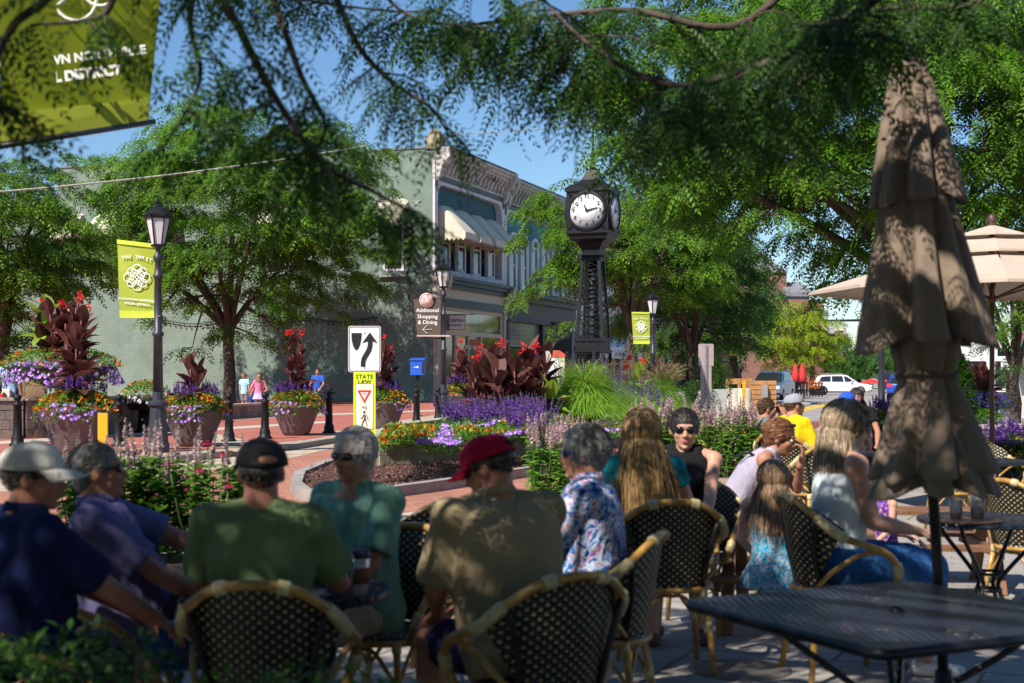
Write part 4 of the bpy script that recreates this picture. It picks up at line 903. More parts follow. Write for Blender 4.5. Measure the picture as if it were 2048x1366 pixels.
for k in range(9): mb.bx(.05, .28, -.04, -.03, zt - .2 - k * .08, zt - .185 - k * .08)
obj('menu_print', mb, mt('menu_ink', (.4, .5, .2), .6), ms_)
mb = MB()
for x in (-.42, .42): mb.bx(x - .05, x + .05, -.05, .05, PZ, zt + .15); mb.ell((x, 0, zt + .17), .07, 8, 6)
for x in (-.2, .2): mb.bx(x - .03, x + .03, -.04, .04, PZ, zb)
obj('post', mb, M_IRON, ms_)
# ---- road signs in the median
Ys = 19.5; u = Ys / F
def rrect(mb, cx, cz, w, h, r, y, th):
    P = []
    for sx, sz, a0 in ((1, 1, 0), (-1, 1, PI / 2), (-1, -1, PI), (1, -1, 3 * PI / 2)):
        for k in range(5): a = a0 + PI / 2 * k / 4; P.append((cx + sx * (w / 2 - r) + r * math.cos(a), y, cz + sz * (h / 2 - r) + r * math.sin(a)))
    mb.poly(P, (0, th, 0)); return mb
kr = thing('road_sign', 'white keep right sign with black curved arrow on top of the sign post', 'road sign', (XX(729, Ys), Ys, ZZ(698, Ys)), R(2))
w_, h_ = 65 * u, 92 * u
obj('board', rrect(MB(), 0, 0, w_, h_, .03, -.004, .004), M_WHITE, kr)
mb = MB(); e = .008
o_P = lambda w, h, r: [(sx * (w / 2 - r) + r * math.cos(a0 + PI / 8 * k), sz * (h / 2 - r) + r * math.sin(a0 + PI / 8 * k)) for sx, sz, a0 in ((1, 1, 0), (-1, 1, PI / 2), (-1, -1, PI), (1, -1, 3 * PI / 2)) for k in range(5)]
A_, B_ = o_P(w_ - .018, h_ - .018, .03), o_P(w_ - .036, h_ - .036, .024)
for i in range(20):
    j = (i + 1) % 20; mb.add([(A_[i][0], -.0065, A_[i][1]), (A_[j][0], -.0065, A_[j][1]), (B_[j][0], -.0065, B_[j][1]), (B_[i][0], -.0065, B_[i][1])], [(0, 1, 2, 3)])
obj('border', mb, M_BLACK, kr)
def spx(x, y): return ((x - 729) * u, -.009, (698 - y) * u)
mb = MB(); zx = lambda a, b: spx(440 + a / 3.415, 560 + b / 3.415)
P = [zx(898, 362), zx(968, 362), zx(966, 400), zx(958, 440), zx(946, 468), zx(934, 480), (zx(922, 474)), zx(908, 446), zx(900, 410)]; mb.poly(P, (0, .003, 0))
obj('island_symbol', mb, M_BLACK, kr)
mb = MB(); L_ = [(961, 592), (962, 560), (968, 530), (985, 500), (1003, 470), (1010, 440), (1010, 418)]; R_ = [(993, 592), (993, 565), (1000, 542), (1016, 515), (1034, 485), (1042, 450), (1042, 418)]
for i in range(6): mb.poly([zx(*L_[i]), zx(*R_[i]), zx(*R_[i + 1]), zx(*L_[i + 1])], (0, .003, 0))
mb.poly([zx(972, 430), zx(1024, 357), zx(1076, 430), zx(1042, 419), zx(1010, 419)], (0, .003, 0)); obj('arrow', mb, M_BLACK, kr)
ys_ = thing('road_sign', 'fluorescent yellow green state law yield to pedestrians sign below the keep right sign', 'road sign', (XX(729, Ys), Ys, ZZ(814, Ys)), R(2))
obj('board', rrect(MB(), 0, 0, 44 * u, 141 * u, .02, -.004, .004), mt('fluorescent_yellow', (.62, .80, .02), .5, 0, .03), ys_)
obj('panel', rrect(MB(), 0, 1 * u, 36 * u, 92 * u, .012, -.007, .003), M_BLACK, ys_)
obj('panel_face', rrect(MB(), 0, 1 * u, 34.4 * u, 90.4 * u, .011, -.010, .003), mt('sign_ivory', (.74, .72, .60), .5), ys_)
mb = MB(); mb.text('STATE', 11.5 * u, TM(0, -.008, 60.5 * u), bold=.0004, extrude=.001, space=1.08); mb.text('LAW', 11.5 * u, TM(0, -.008, 50 * u), bold=.0004, extrude=.001, space=1.08)
mb.text('TO', 8 * u, TM(0, -.013, -2 * u), bold=.0003, extrude=.001); mb.text('WITHIN', 7 * u, TM(0, -.008, -53.5 * u), bold=.0003, extrude=.001, space=1.1); mb.text('CROSSWALK', 6.6 * u, TM(0, -.008, -62.5 * u), bold=.0003, extrude=.001, space=1.05); obj('lettering', mb, M_BLACK, ys_)
mb = MB(); T_ = lambda x, z: (x * u, -.013, z * u)
mb.poly([T_(-14.5, 33.5), T_(14.5, 33.5), T_(0, 7)], (0, .003, 0)); obj('yield_triangle', mb, mt('signal_red', (.65, .03, .03), .5), ys_)
mb = MB(); mb.poly([(x, y - .003, z) for x, y, z in (T_(-8, 29.5), T_(8, 29.5), T_(0, 14.5))], (0, .003, 0)); obj('yield_centre', mb, M_WHITE, ys_)
mb = MB(); mb.text('YIELD', 3.6 * u, TM(0, -.017, 26.5 * u), bold=.0004, extrude=.001); obj('yield_lettering', mb, mt('signal_red', 0), ys_)
mb = MB(); z0 = -10
mb.ell(T_(-.5, z0), (2.3 * u, .003, 2.6 * u), 12, 6)
for a, b, w in (((0, -14), (0, -25), 6.5), ((.5, -24), (5.5, -37), 3), ((-1, -24), (-3.5, -30), 3), ((-3.5, -30), (-6, -37.5), 2.6), ((2, -15), (6, -19), 2), ((6, -19), (6.5, -25), 1.8), ((-2, -15), (-4, -21), 2), ((-4, -21), (-8, -22), 1.8)):
    mb.beam(T_(*a), T_(*b), w * u, .004)
obj('walking_figure', mb, M_BLACK, ys_)
sp_ = thing('sign_post', 'grey steel post carrying the two median road signs', 'post', (XX(729, Ys), Ys + .03, 0))
mb = MB(); mb.bx(-.025, .025, -.02, .012, .1, ZZ(660, Ys)); mb.bx(-.11, .11, -.11, .11, .08, .14)
for z in (ZZ(665, Ys), ZZ(735, Ys), ZZ(760, Ys), ZZ(870, Ys)): mb.ell((0, -.045, z), (.009, .006, .009), 8, 5)
obj('post', mb, m_grey, sp_)
# back of similar signs, seen from behind
Yb = 44; u = Yb / F; bs = thing('road_sign', 'back of a bare grey pink road sign pair on a perforated post', 'road sign', (XX(1412, Yb), Yb, 0), R(3))
m_back = mt('bare_sign_back', (.42, .33, .33), .55, .1, .08, 3)
obj('board', rrect(MB(), 0, ZZ(710, Yb), 31 * u, 45 * u, .05, 0, .008), m_back, bs); obj('board', rrect(MB(), 0, ZZ(772, Yb), 22 * u, 78 * u, .03, 0, .008), m_back, bs)
mb = MB(); mb.bx(-.035, .035, -.05, -.01, PZ, ZZ(690, Yb)); obj('post', mb, m_grey, bs)
mb = MB()
for k in range(26): mb.box((0, -.052, .7 + k * .08), (.02, .004, .03))
obj('post_holes', mb, M_BLACK, bs)
# ---- mailbox on post
Ym = 50; u = Ym / F; mbx = thing('mailbox', 'blue collection box on a dark post in front of the sage wall', 'mailbox', (XX(836, Ym), Ym, PZ), R(-8))
z0, z1 = ZZ(750, Ym) - PZ, ZZ(719, Ym) - PZ
mb = MB(); mb.poly([(-.24, -.2, z0), (-.24, .22, z0), (-.24, .22, z1 + .02), (-.24, -.2, z1 - .03)], (.48, 0, 0)); mb.poly([(-.27, -.24, z1 - .03), (-.27, .26, z1 + .03), (-.27, .26, z1 + .06), (-.27, -.24, z1)], (.54, 0, 0)); obj('box', mb, mt('postal_blue', (.01, .09, .50), .45, 0, .08), mbx)
mb = MB(); mb.bx(.18, .235, -.215, -.2, z0 + .06, z1 - .1); obj('slot', mb, M_BLACK, mbx)
mb = MB(); mb.box((-.04, -.206, (z0 + z1) / 2), (.14, .01, .02)); mb.ell((.03, -.206, (z0 + z1) / 2), (.035, .008, .035), 10, 5); obj('decal', mb, M_WHITEL, mbx)
mb = MB(); mb.bx(-.06, .06, -.05, .05, 0, z0); mb.bx(-.14, .14, -.14, .14, 0, .03); obj('post', mb, M_IRON, mbx)
# ---- bollards
def bollard_m():
    mb = MB(); mb.lathe([(.17, 0), (.17, .04), (.13, .07), (.125, .16), (.115, .2), (.095, .25), (.08, .82), (.105, .84), (.105, .88), (.06, .9), (.045, .93), (.075, .96), (.085, 1.0), (.07, 1.05), (0, 1.08)], n=16); return mb
bl0 = None
for px, py, lab in ((35, 892, 'black bollard beside the woman with the white bag'), (238, 893, 'black bollard behind the yellow flexible post'), (458, 884, 'black bollard between the second planter bowl and the third bowl, left one'), (530, 878, 'black bollard just left of the third planter bowl with red cannas'), (658, 867, 'black bollard just right of the third planter bowl'), (833, 851, 'black bollard beside the fourth planter bowl under the mailbox'), (876, 846, 'black bollard half hidden behind the Additional Shopping lamp post')):
    p = G(px, py, PZ)
    if bl0 is None:
        bl0 = obj('bollard', bollard_m(), M_IRON, None, p); tag(bl0, lab, 'bollard', 'black bollards along the plaza edge')
    else: b = dup(bl0, p, 0, lab)
# ---- yellow flexible posts
def flex(px, pt, pb, Y, lab, w=.055, z=0):
    t = thing('flexible_post', lab, 'post', (XX(px, Y), Y, z)); zt = ZZ(pt, Y) - z
    mb = MB(); mb.bx(-w, w, -.02, .02, .05, zt * .62); mb.bx(-w * 1.15, w * 1.15, -.024, .024, zt * .62, zt); obj('post', mb, mt('safety_yellow', (.75, .38, .01), .45, 0, .06), t)
    mb = MB(); mb.lathe([(.14, 0), (.13, .04), (.07, .07)], n=12); obj('base', mb, M_BLACK, t); return t
flex(206, 826, 0, 21, 'wide yellow flexible post behind the men at the left', .062)
flex(1488, 761, 0, 36, 'slim yellow flexible post near the wooden planter fence', .035)
# ---- clock tower
CY_ = 40; cx_ = XX(1186, CY_); u = CY_ / F; RZc = R(-19)
ct = thing('clock_tower', 'black cast iron street clock on a lattice column with white dials', 'clock', (cx_, CY_, PZ), RZc)
Z = lambda py: ZZ(py, CY_) - PZ
bw = .60; mb = MB(); mb.bx(-bw, bw, -bw, bw, Z(468), Z(385)); mb.bx(-bw - .03, bw + .03, -bw - .03, bw + .03, Z(470), Z(465)); mb.bx(-bw - .04, bw + .04, -bw - .04, bw + .04, Z(387), Z(379))
S4 = lambda prof: mb.lathe([(r * 1.414, z) for r, z in prof], n=4, smooth=False, a0=PI / 4)
S4([(bw + .02, Z(379)), (bw * .93, Z(375)), (.40, Z(370)), (.27, Z(361)), (.19, Z(350)), (.155, Z(341)), (.17, Z(339)), (.0, Z(338))])
S4([(bw, Z(470)), (bw * .92, Z(474)), (bw * .9, Z(480)), (bw * .62, Z(487)), (.33, Z(492)), (.26, Z(500)), (.25, Z(508)), (.42, Z(510)), (.42, Z(512)), (.26, Z(514)), (.27, Z(519))][::-1])
obj('clock_case', mb, M_IRON, ct)
mb = MB(); mb.lathe([(.07, Z(339)), (.09, Z(336)), (.06, Z(332)), (.055, Z(318)), (.035, Z(290)), (.022, Z(255)), (0, Z(248))], n=8); obj('finial', mb, M_IRON, ct)
m_dial = mt('dial_white', (.78, .76, .80), .4, 0, .04)
for k in range(4):
    T = Matrix.Rotation(k * PI / 2, 4, 'Z'); zc = Z(426); rd_ = .5
    e = MB(); e.T = T; pr = [(.49, -bw - .07), (.56, -bw - .06), (.58, -bw + .0)]
    for a0 in range(36):
        a, b = 2 * PI * a0 / 36, 2 * PI * (a0 + 1) / 36
        for (r0, y0), (r1, y1) in zip(pr[:-1], pr[1:]): e.add([(r0 * math.cos(a), y0, zc + r0 * math.sin(a)), (r0 * math.cos(b), y0, zc + r0 * math.sin(b)), (r1 * math.cos(b), y1, zc + r1 * math.sin(b)), (r1 * math.cos(a), y1, zc + r1 * math.sin(a))], [(0, 1, 2, 3)])
    for sx in (-1, 1):
        for sz in (-1, 1):
            for i in range(4): e.tube([((sx * (.5 - .03 * i) + .05 * math.cos(b)), -bw - .01, zc + sz * (.5 - .05 * i * 0) + .05 * math.sin(b) - sz * .05 * i) for b in (0, 1.2, 2.4, 3.6, 4.8)], .012, 4, closed=True)
    obj('dial_ring', e, M_IRON, ct)
    e = MB(); e.T = T; e.cyl((0, -bw - .035, zc), (0, -bw + .01, zc), .495, n=40, smooth=False); dl = obj('dial', e, m_dial, ct)
    e = MB(); e.T = T
    for h in range(1, 13):
        a = PI / 2 - h * PI / 6; e.text(str(h), .155, TM(.385 * math.cos(a), -bw - .04, zc + .385 * math.sin(a)), extrude=.002, bold=.004)
    for m_ in range(60):
        a = m_ * PI / 30; r0 = .455 if m_ % 5 else .445; e.beam((r0 * math.cos(a), -bw - .04, zc + r0 * math.sin(a)), (.468 * math.cos(a), -bw - .04, zc + .468 * math.sin(a)), .006 if m_ % 5 else .014, .003)
    e.tube([(.29 * math.cos(b), -bw - .038, zc + .29 * math.sin(b)) for b in [2 * PI * i / 32 for i in range(32)]], .004, 4, closed=True)
    obj('numerals', e, M_BLACK, dl)
    e = MB(); e.T = T; y = -bw - .055
    for ang, L_, w_ in ((PI / 2 + R(24), .24, .035), (R(14), .36, .028)):
        dx, dz = math.cos(ang), math.sin(ang); nx_, nz_ = -dz, dx
        e.poly([(-dx * .06, y, zc - dz * .06), (nx_ * w_, y, zc + nz_ * w_), (dx * L_ * .7 + nx_ * w_ * .5, y, zc + dz * L_ * .7 + nz_ * w_ * .5), (dx * L_, y, zc + dz * L_), (dx * L_ * .7 - nx_ * w_ * .5, y, zc + dz * L_ * .7 - nz_ * w_ * .5), (-nx_ * w_, y, zc - nz_ * w_)], (0, -.006, 0))
    obj('hands', e, M_BLACK, dl)
# lattice column
def lattice(zt, zb, wt, wb, nX, parent, name):
    mb = MB()
    for sx in (-1, 1):
        for sy in (-1, 1): mb.beam((sx * wt, sy * wt, zt), (sx * wb, sy * wb, zb), .075, .075)
    for k in range(4):
        T = Matrix.Rotation(k * PI / 2, 3, 'Z')
        for i in range(nX):
            z0 = zb + (zt - zb) * i / nX; z1 = zb + (zt - zb) * (i + 1) / nX; w0 = wb + (wt - wb) * i / nX; w1 = wb + (wt - wb) * (i + 1) / nX
            mb.beam(T @ Vector((-w0, -w0, z0)), T @ Vector((w1, -w1, z1)), .02, .012); mb.beam(T @ Vector((w0, -w0, z0)), T @ Vector((-w1, -w1, z1)), .02, .012)
    mb.bx(-wt - .03, wt + .03, -wt - .03, wt + .03, zt - .05, zt + .01); mb.bx(-wb - .04, wb + .04, -wb - .04, wb + .04, zb - .03, zb + .05)
    obj(name, mb, M_IRON, parent)
lattice(Z(519), Z(681), .235, .375, 10, ct, 'lattice_column')
mb = MB(); mb.bx(-.40, .40, -.40, .40, Z(700), Z(683)); mb.bx(-.45, .45, -.45, .45, Z(704), Z(700)); mb.bx(-.43, .43, -.43, .43, Z(683), Z(680)); obj('plinth', mb, M_IRON, ct); mb = MB(); mb.bx(-.5, .5, -.5, .5, 0, .2); mb.bx(-.46, .46, -.46, .46, .19, .3); obj('foot', mb, M_IRON, ct)
lattice(Z(704), .3, .39, .46, 3, ct, 'lattice_base')
mb = MB(); mb.lathe([(.22, .2), (.20, Z(681)), (.12, Z(519))], n=10)
for k in range(14): mb.tube([(.17 * math.cos(a + k), .17 * math.sin(a + k), Z(675) + (Z(530) - Z(675)) * (k + a / 6) / 14) for a in (0, 1, 2, 3, 4, 5, 6)], .035, 5)
obj('inner_core', mb, M_IRON, ct)
# ---- low stone seat wall and fountain wall at the left
def block_wall(name, label, pts, h, z0, mat, capm, th=.3, rows=3, bl=.32, cat='wall', closed=False, capw=.05, seed=1):
    rd = random.Random(seed); t = thing(name, label, cat, pts[0]); o = Vector(pts[0]); mb = MB(); cp = MB(); rh = (h - .07) / rows
    n = len(pts) if closed else len(pts) - 1
    for i in range(n):
        a, b = Vector(pts[i]), Vector(pts[(i + 1) % len(pts)]); L_ = (b - a).length; d = (b - a).normalized(); rz = math.atan2(d.y, d.x)
        for r_ in range(rows):
            s = -rd.uniform(0, bl)
            while s < L_:
                w = bl * rd.uniform(.75, 1.25); s0, s1 = max(s, 0), min(s + w - .012, L_); s += w
                if s1 - s0 < .03: continue
                c = a + d * (s0 + s1) / 2 - o; mb.box((c.x, c.y, z0 - o.z + rh * (r_ + .5)), (s1 - s0, th + rd.uniform(-.02, .015), rh - .012), rz)
        s = 0
        while s < L_:
            w = min(rd.uniform(.28, .4), L_ - s); c = a + d * (s + w / 2) - o; cp.box((c.x, c.y, z0 - o.z + h - .035), (w - .008, th + capw * 2, .07), rz); s += w
        mb.box(((a.x + b.x) / 2 - o.x, (a.y + b.y) / 2 - o.y, z0 - o.z + h / 2 - .04), (L_, th - .06, h - .1), rz)
    obj('wall', mb, mat, t); obj('cap', cp, capm, t); return t
m_stone = mt('wall_stone', (.20, .165, .14), .9, 0, .35, 2.2, .7, 25, detail=8)
m_stonel = mt('cap_stone', (.42, .36, .29), .9, 0, .2, 2, .5, 30, detail=8)
def g3(px, py, z=PZ): p = G(px, py, z); return (p.x, p.y, z)
block_wall('seat_wall', 'low brick seat wall along the plaza behind the left planter bowls', [g3(-120, 880), g3(45, 877), g3(180, 872), g3(330, 858)], .95, PZ, m_stone, m_stonel, .35, 4, .4)
block_wall('seat_wall', 'far low stone seat wall behind the two small children', [g3(330, 846), g3(470, 838), g3(560, 832)], .5, PZ, m_stone, m_stonel, .35, 2, .4)
ft = block_wall('fountain_wall', 'stepped stone fountain blocks behind the left seat wall', [g3(25, 852), g3(170, 850)], 1.6, PZ, mt('wet_stone', (.30, .22, .12), .5, 0, .4, 2, .6, 20), m_stone, .6, 4, .5)
mb = MB(); mb.poly([(1.2, -.5, 1.25), (1.7, -.5, 1.25), (1.7, -.75, .5), (1.2, -.75, .5)], (0, .02, 0)); obj('water_sheet', mb, mt('falling_water', (.5, .55, .6), .15, 0, .3, 5), ft)
# stone planter box for petunias behind the tall grasses, and right hand brick wall
block_wall('block_planter', 'small brown block planter full of white petunias beside the tall grass', [g3(1238, 842), g3(1292, 842), (g3(1292, 842)[0], g3(1292, 842)[1] + .9, PZ), (g3(1238, 842)[0], g3(1238, 842)[1] + .9, PZ)], .85, PZ, m_stone, m_stonel, .18, 3, .35, 'planter', closed=True)
block_wall('brick_planter_wall', 'raised brick planter wall by the right hand tree trunk', [(XX(1800, 26), 26, 0), (XX(1990, 25), 25, 0), (XX(2200, 26.5), 26.5, 0)], .72, 0, brick('planter_brick', (.17, .10, .08), (.23, .14, .11), (.12, .1, .09), 1, .25, .08, .01, axes='xzy'), m_stonel, .35, 4, .3)
# ---- median: kerb, mulch, raised stone planter
mp = [(592, 985), (610, 1001), (660, 1006), (760, 998), (860, 984), (1075, 950), (1300, 917), (1480, 893), (1520, 875), (1480, 860), (1300, 866), (1100, 868), (900, 876), (760, 905), (650, 940), (600, 962)]
MP = [G(a, b) for a, b in mp]
mb = MB(); mb.poly([Vector((p.x, p.y, 0)) for p in MP], (0, 0, .10)); struct('mulch_bed', mb, mt('mulch', (.085, .035, .025), .95, 0, .75, 26, 1.0, 60, detail=10))
rng = np.random.default_rng(8); C = []
cpts = np.array([(p.x, p.y) for p in MP])
def inside(x, y, poly):
    c = False; j = len(poly) - 1
    for i in range(len(poly)):
        if (poly[i][1] > y) != (poly[j][1] > y) and x < (poly[j][0] - poly[i][0]) * (y - poly[i][1]) / (poly[j][1] - poly[i][1]) + poly[i][0]: c = not c
        j = i
    return c
while len(C) < 9000:
    x, y = rng.uniform(-3.4, 3), rng.uniform(17.8, 30)
    if inside(x, y, cpts): C.append((x, y, .10 + rng.uniform(0, .03)))
C = np.array(C); D = rng.normal(size=(len(C), 3)); D[:, 2] *= .35
chip = np.array([[[0, -.012, 0], [.07, -.010, 0], [.075, .012, 0], [0, .012, 0]]])
o = link(bpy.data.objects.new('mulch_chips', quadmesh('mulch_chips', place(chip, C, D, rng.uniform(.4, 1.2, len(C))), rng.random(len(C)), foliage('chip_wood', (.045, .02, .015), (.26, .13, .10), 0, .9)))); tag(o, 'reddish brown bark mulch chips on the median bed', 'mulch', kind='stuff')
mb = MB(); n = len(MP)
for i in range(n):
    a, b = MP[i], MP[(i + 1) % n]; d = (b - a).normalized(); w = Vector((d.y, -d.x, 0)) * .08
    mb.poly([a - w - d * .02, a + w - d * .02, b + w + d * .02, b - w + d * .02], (0, 0, .15 + .0015 * (i % 3)))
struct('median_kerb', mb, mt('kerb_concrete', 0))
m_blk = mt('tumbled_block', (.33, .27, .20), .92, 0, .3, 2.5, .7, 22, detail=8)
RB = [G(750, 932, .1), G(860, 926, .1), G(1075, 908, .1), G(1250, 893, .1), G(1450, 878, .1), G(1440, 858, .1), G(1100, 860, .1), G(900, 868, .1), G(800, 885, .1), G(752, 915, .1)]
block_wall('raised_planter_wall', 'curved low wall of tan tumbled blocks holding the central flower bed', [(p.x, p.y, .1) for p in RB], .42, .1, m_blk, m_stonel, .26, 2, .30, 'wall', closed=True)
mb = MB(); mb.poly([(p.x, p.y, .12) for p in RB], (0, 0, .30)); struct('planting_soil', mb, mt('soil', (.05, .035, .025), .95, 0, .4, 9))
# far-right small things
Yn = 60; nt_ = thing('road_sign', 'white no turn on red sign on a dark pole at the right', 'road sign', (XX(2008, Yn), Yn, 0))
mb = MB(); mb.box((0, -.12, ZZ(728, Yn)), (.34, .02, .48)); obj('board', mb, M_WHITE, nt_)
mb = MB()
for k, w in enumerate(('NO', 'TURN', 'ON', 'RED')): mb.text(w, .12, TM(0, -.14, ZZ(718.5 + 6.2 * k, Yn)), bold=.003)
obj('lettering', mb, M_BLACK, nt_)
mb = MB(); mb.cyl((.18, 0, 0), (.18, 0, ZZ(690, Yn)), .1, n=10); mb.box((.0, -.05, ZZ(704, Yn)), (.5, .25, .35)); obj('pole', mb, M_IRON, nt_)
Ya = 44; ab = thing('sandwich_board', 'wooden sandwich board behind the open umbrella pole', 'sign', (XX(1998, Ya), Ya, 0), R(-20))
mb = MB()
for x in (-.3, .3): mb.beam((x, -.25, 0), (x, 0, 1.1), .05, .03); mb.beam((x, .25, 0), (x, 0, 1.1), .05, .03)
mb.beam((-.3, 0, 1.1), (.3, 0, 1.1), .05, .03); obj('frame', mb, mt('pale_wood', (.45, .28, .12), .7), ab)
mb = MB(); mb.poly([(-.27, -.21, .2), (.27, -.21, .2), (.27, -.02, 1.05), (-.27, -.02, 1.05)], (0, .02, 0)); obj('board', mb, mt('chalk_board', (.35, .33, .3), .8, 0, .5, 8), ab)
# traffic signal on mast arm
Yg = 120; tg = thing('traffic_signal', 'yellow traffic signal hanging from a long mast arm over the street', 'traffic light', (XX(1722, Yg), Yg, 0))
mb = MB(); mb.cyl((-3.6, 0, ZZ(642, Yg)), (3, 0, ZZ(639, Yg)), .1, n=8); mb.cyl((3, 0, 0), (3, 0, ZZ(630, Yg)), .16, n=10); mb.bx(-2.1, -2.0, -.05, .05, ZZ(642, Yg), ZZ(636, Yg)); obj('mast_arm', mb, M_IRON, tg)
for k, x in enumerate((-.1, .28)):
    mb = MB(); mb.box((x, -.1, ZZ(661, Yg)), (.3, .3, .78))
    for j in range(3): mb.tube([(x, -.25, ZZ(661, Yg) + .25 - .25 * j), (x, -.42, ZZ(661, Yg) + .25 - .25 * j)], .11, 8)
    mb.cyl((x, 0, ZZ(654, Yg)), (x, 0, ZZ(641, Yg)), .03, n=5); obj('signal_head', mb, mt('signal_yellow', (.60, .28, .03), .5), tg)
lp = thing('utility_pole', 'dark pole standing left of the closed umbrella near the parked red car', 'pole', (XX(1763, 40), 40, 0)); mb = MB(); mb.lathe([(.16, 0), (.16, .5), (.10, .6), (.085, ZZ(685, 40)), (.11, ZZ(685, 40) + .03), (.0, ZZ(684, 40) + .1)], n=10); obj('pole', mb, M_IRONP, lp)
# red umbrellas, cafe fence, timber planter fence
m_redc = mt('red_canvas', (.55, .03, .03), .8, 0, .15, 3)
Yr = 105
for px, lab in ((1591, 'closed red umbrella on the left of the pair near the parked blue car'), (1605, 'closed red umbrella on the right of the pair near the parked blue car')):
    t = thing('closed_umbrella', lab, 'umbrella', (XX(px, Yr), Yr, PZ)); mb = MB(); z1 = ZZ(728, Yr); z0 = ZZ(768, Yr)
    mb.lathe([(.32, z0), (.28, z0 + .5), (.12, z1 - .2), (.0, z1)], n=10); obj('canopy', mb, m_redc, t); mb = MB(); mb.cyl((0, 0, 0), (0, 0, z1 + .1), .03); obj('pole', mb, M_IRON, t)
t = thing('open_umbrella', 'low red parasol at the far end of the street', 'umbrella', (XX(1742, 130), 130, 0)); mb = MB(); mb.lathe([(1.25, ZZ(767, 130)), (0, ZZ(757, 130))], n=8, smooth=False); obj('canopy', mb, m_redc, t); mb = MB(); mb.cyl((0, 0, 0), (0, 0, ZZ(757, 130)), .03); obj('pole', mb, M_IRON, t)
tf = thing('timber_planter', 'slatted timber planter fence in front of the parked blue car', 'planter', (0, 0, 0)); m_tim = mt('orange_timber', (.42, .20, .07), .7, 0, .25, 4)
Yp = 60; mb = MB()
for k in range(6): z = .15 + k * .2; mb.bx(XX(1497, Yp), XX(1549, Yp), Yp - .4, Yp - .36, z, z + .17)
mb.bx(XX(1497, Yp), XX(1549, Yp), Yp - .36, Yp + .5, .02, 1.3); obj('boards', mb, m_tim, tf); mb = MB(); mb.bx(XX(1452, Yp + 3), XX(1500, Yp + 3), Yp + 2.9, Yp + 3.1, 1.15, 1.4)
for x in (1452, 1475, 1498): mb.bx(XX(x, Yp + 3), XX(x, Yp + 3) + .12, Yp + 2.88, Yp + 3.12, 0, 1.4)
obj('rail', mb, m_tim, tf)
mb = MB(); mb.box((XX(1524, Yp), Yp - .55, .7), (.25, .2, .9)); obj('grey_panel', mb, m_grey, tf)
for k, px in enumerate((1462, 1484)):
    b_ = MB(); b_.lathe([(.38, 0), (.38, .15), (.32, .2), (.34, .9), (.28, 1.0), (0, 1.0)], n=14); o = obj('round_concrete_bin', b_, mt('pale_bin', (.50, .46, .36), .8, 0, .2, 3), None, (XX(px, Yp), Yp - .3, 0)); tag(o, ('pale round concrete tub at the left end of the timber fence', 'pale round concrete tub right against the timber planter')[k], 'tub')
pb = obj('square_planter', MB().lathe([(.40, 0), (.46, 1.05), (.40, 1.05), (.38, .95), (0, .95)], n=4, smooth=False, a0=PI / 4), mt('pale_grey_planter', (.38, .38, .36), .7), None, (XX(1434, 52), 52, 0)); tag(pb, 'pale grey square planter with small clipped shrubs behind the sign back', 'planter')
# cafe railing and dark planters by the street
t = thing('cafe_fence', 'black cafe railing with flower boxes beside the white car', 'fence', (0, 0, 0)); mb = MB(); Yq = 100
for k in range(9): x = XX(1596 + k * 6, Yq); mb.bx(x - .05, x + .05, Yq, Yq + .1, 0, 1.0)
mb.bx(XX(1594, Yq), XX(1646, Yq), Yq, Yq + .06, .9, 1.0); mb.bx(XX(1594, Yq), XX(1646, Yq), Yq, Yq + .06, .4, .46); mb.bx(XX(1620, Yq), XX(1648, Yq), Yq - .4, Yq, .1, .75); obj('railing', mb, M_BLACK, t)
# ================================================================== PLANTS AND FLOWERS
G_BED = foliage('bedding_leaves', (.05, .14, .015), (.20, .42, .05), .35)
G_CANNA = foliage('dark_canna_leaves', (.030, .012, .012), (.20, .075, .06), .18, .38)
G_CANNAG = foliage('green_canna_leaves', (.10, .22, .02), (.38, .55, .05), .5, .4)
G_GRASS = foliage('fountain_grass', (.10, .24, .02), (.38, .60, .08), .35, .55)
G_PLUME = foliage('grass_plume', (.26, .15, .09), (.58, .42, .26), .3, .9)
F_ORANGE = foliage('orange_lantana', (.62, .07, .01), (.85, .36, .02), .2, .7)
F_PURPLE = foliage('purple_petunia', (.20, .045, .50), (.55, .30, .80), .3, .6)
F_SALVIA = foliage('purple_salvia', (.09, .025, .22), (.30, .10, .52), .25, .7)
F_RED = foliage('red_canna_flower', (.60, .01, .01), (.85, .06, .03), .35, .6)
F_PALE = foliage('pale_hyssop_spike', (.42, .28, .30), (.78, .62, .62), .3, .9)
F_WHITE = foliage('white_petunia', (.45, .36, .50), (.85, .78, .85), .3, .6)
F_YELLOW = foliage('yellow_flower', (.60, .42, .01), (.90, .75, .05), .3, .6)
m_bowl = mt('planter_bowl_grey', (.115, .095, .10), .6, 0, .2, 2.2, .3, 14, detail=8)
m_soil = mt('soil', 0)
def unit(rng, n, up=.0):
    d = rng.normal(size=(n, 3)); d /= np.linalg.norm(d, axis=1, keepdims=True); d[:, 2] = d[:, 2] * (1 - up) + up; return d
L1 = leaf(.07, .034)[None]
def petal_t(k=5, r=.03):
    q = []
    for i in range(k):
        a, b = 2 * PI * i / k, 2 * PI * (i + 1) / k; m = (a + b) / 2
        q.append([[0.0, 0, 0], [r * .35, r * .9 * math.cos(a), r * .9 * math.sin(a)], [r * .4, r * 1.15 * math.cos(m), r * 1.15 * math.sin(m)], [r * .35, r * .9 * math.cos(b), r * .9 * math.sin(b)]])
    return np.array(q)
PET = petal_t(); CLU = np.concatenate([leaf(.03, .026)[None] * 1.0 @ np.array(Matrix.Rotation(a, 3, 'Z') @ Matrix.Rotation(b, 3, 'Y')).T for a in (0, 1.26, 2.5, 3.8, 5) for b in (-.4,)])
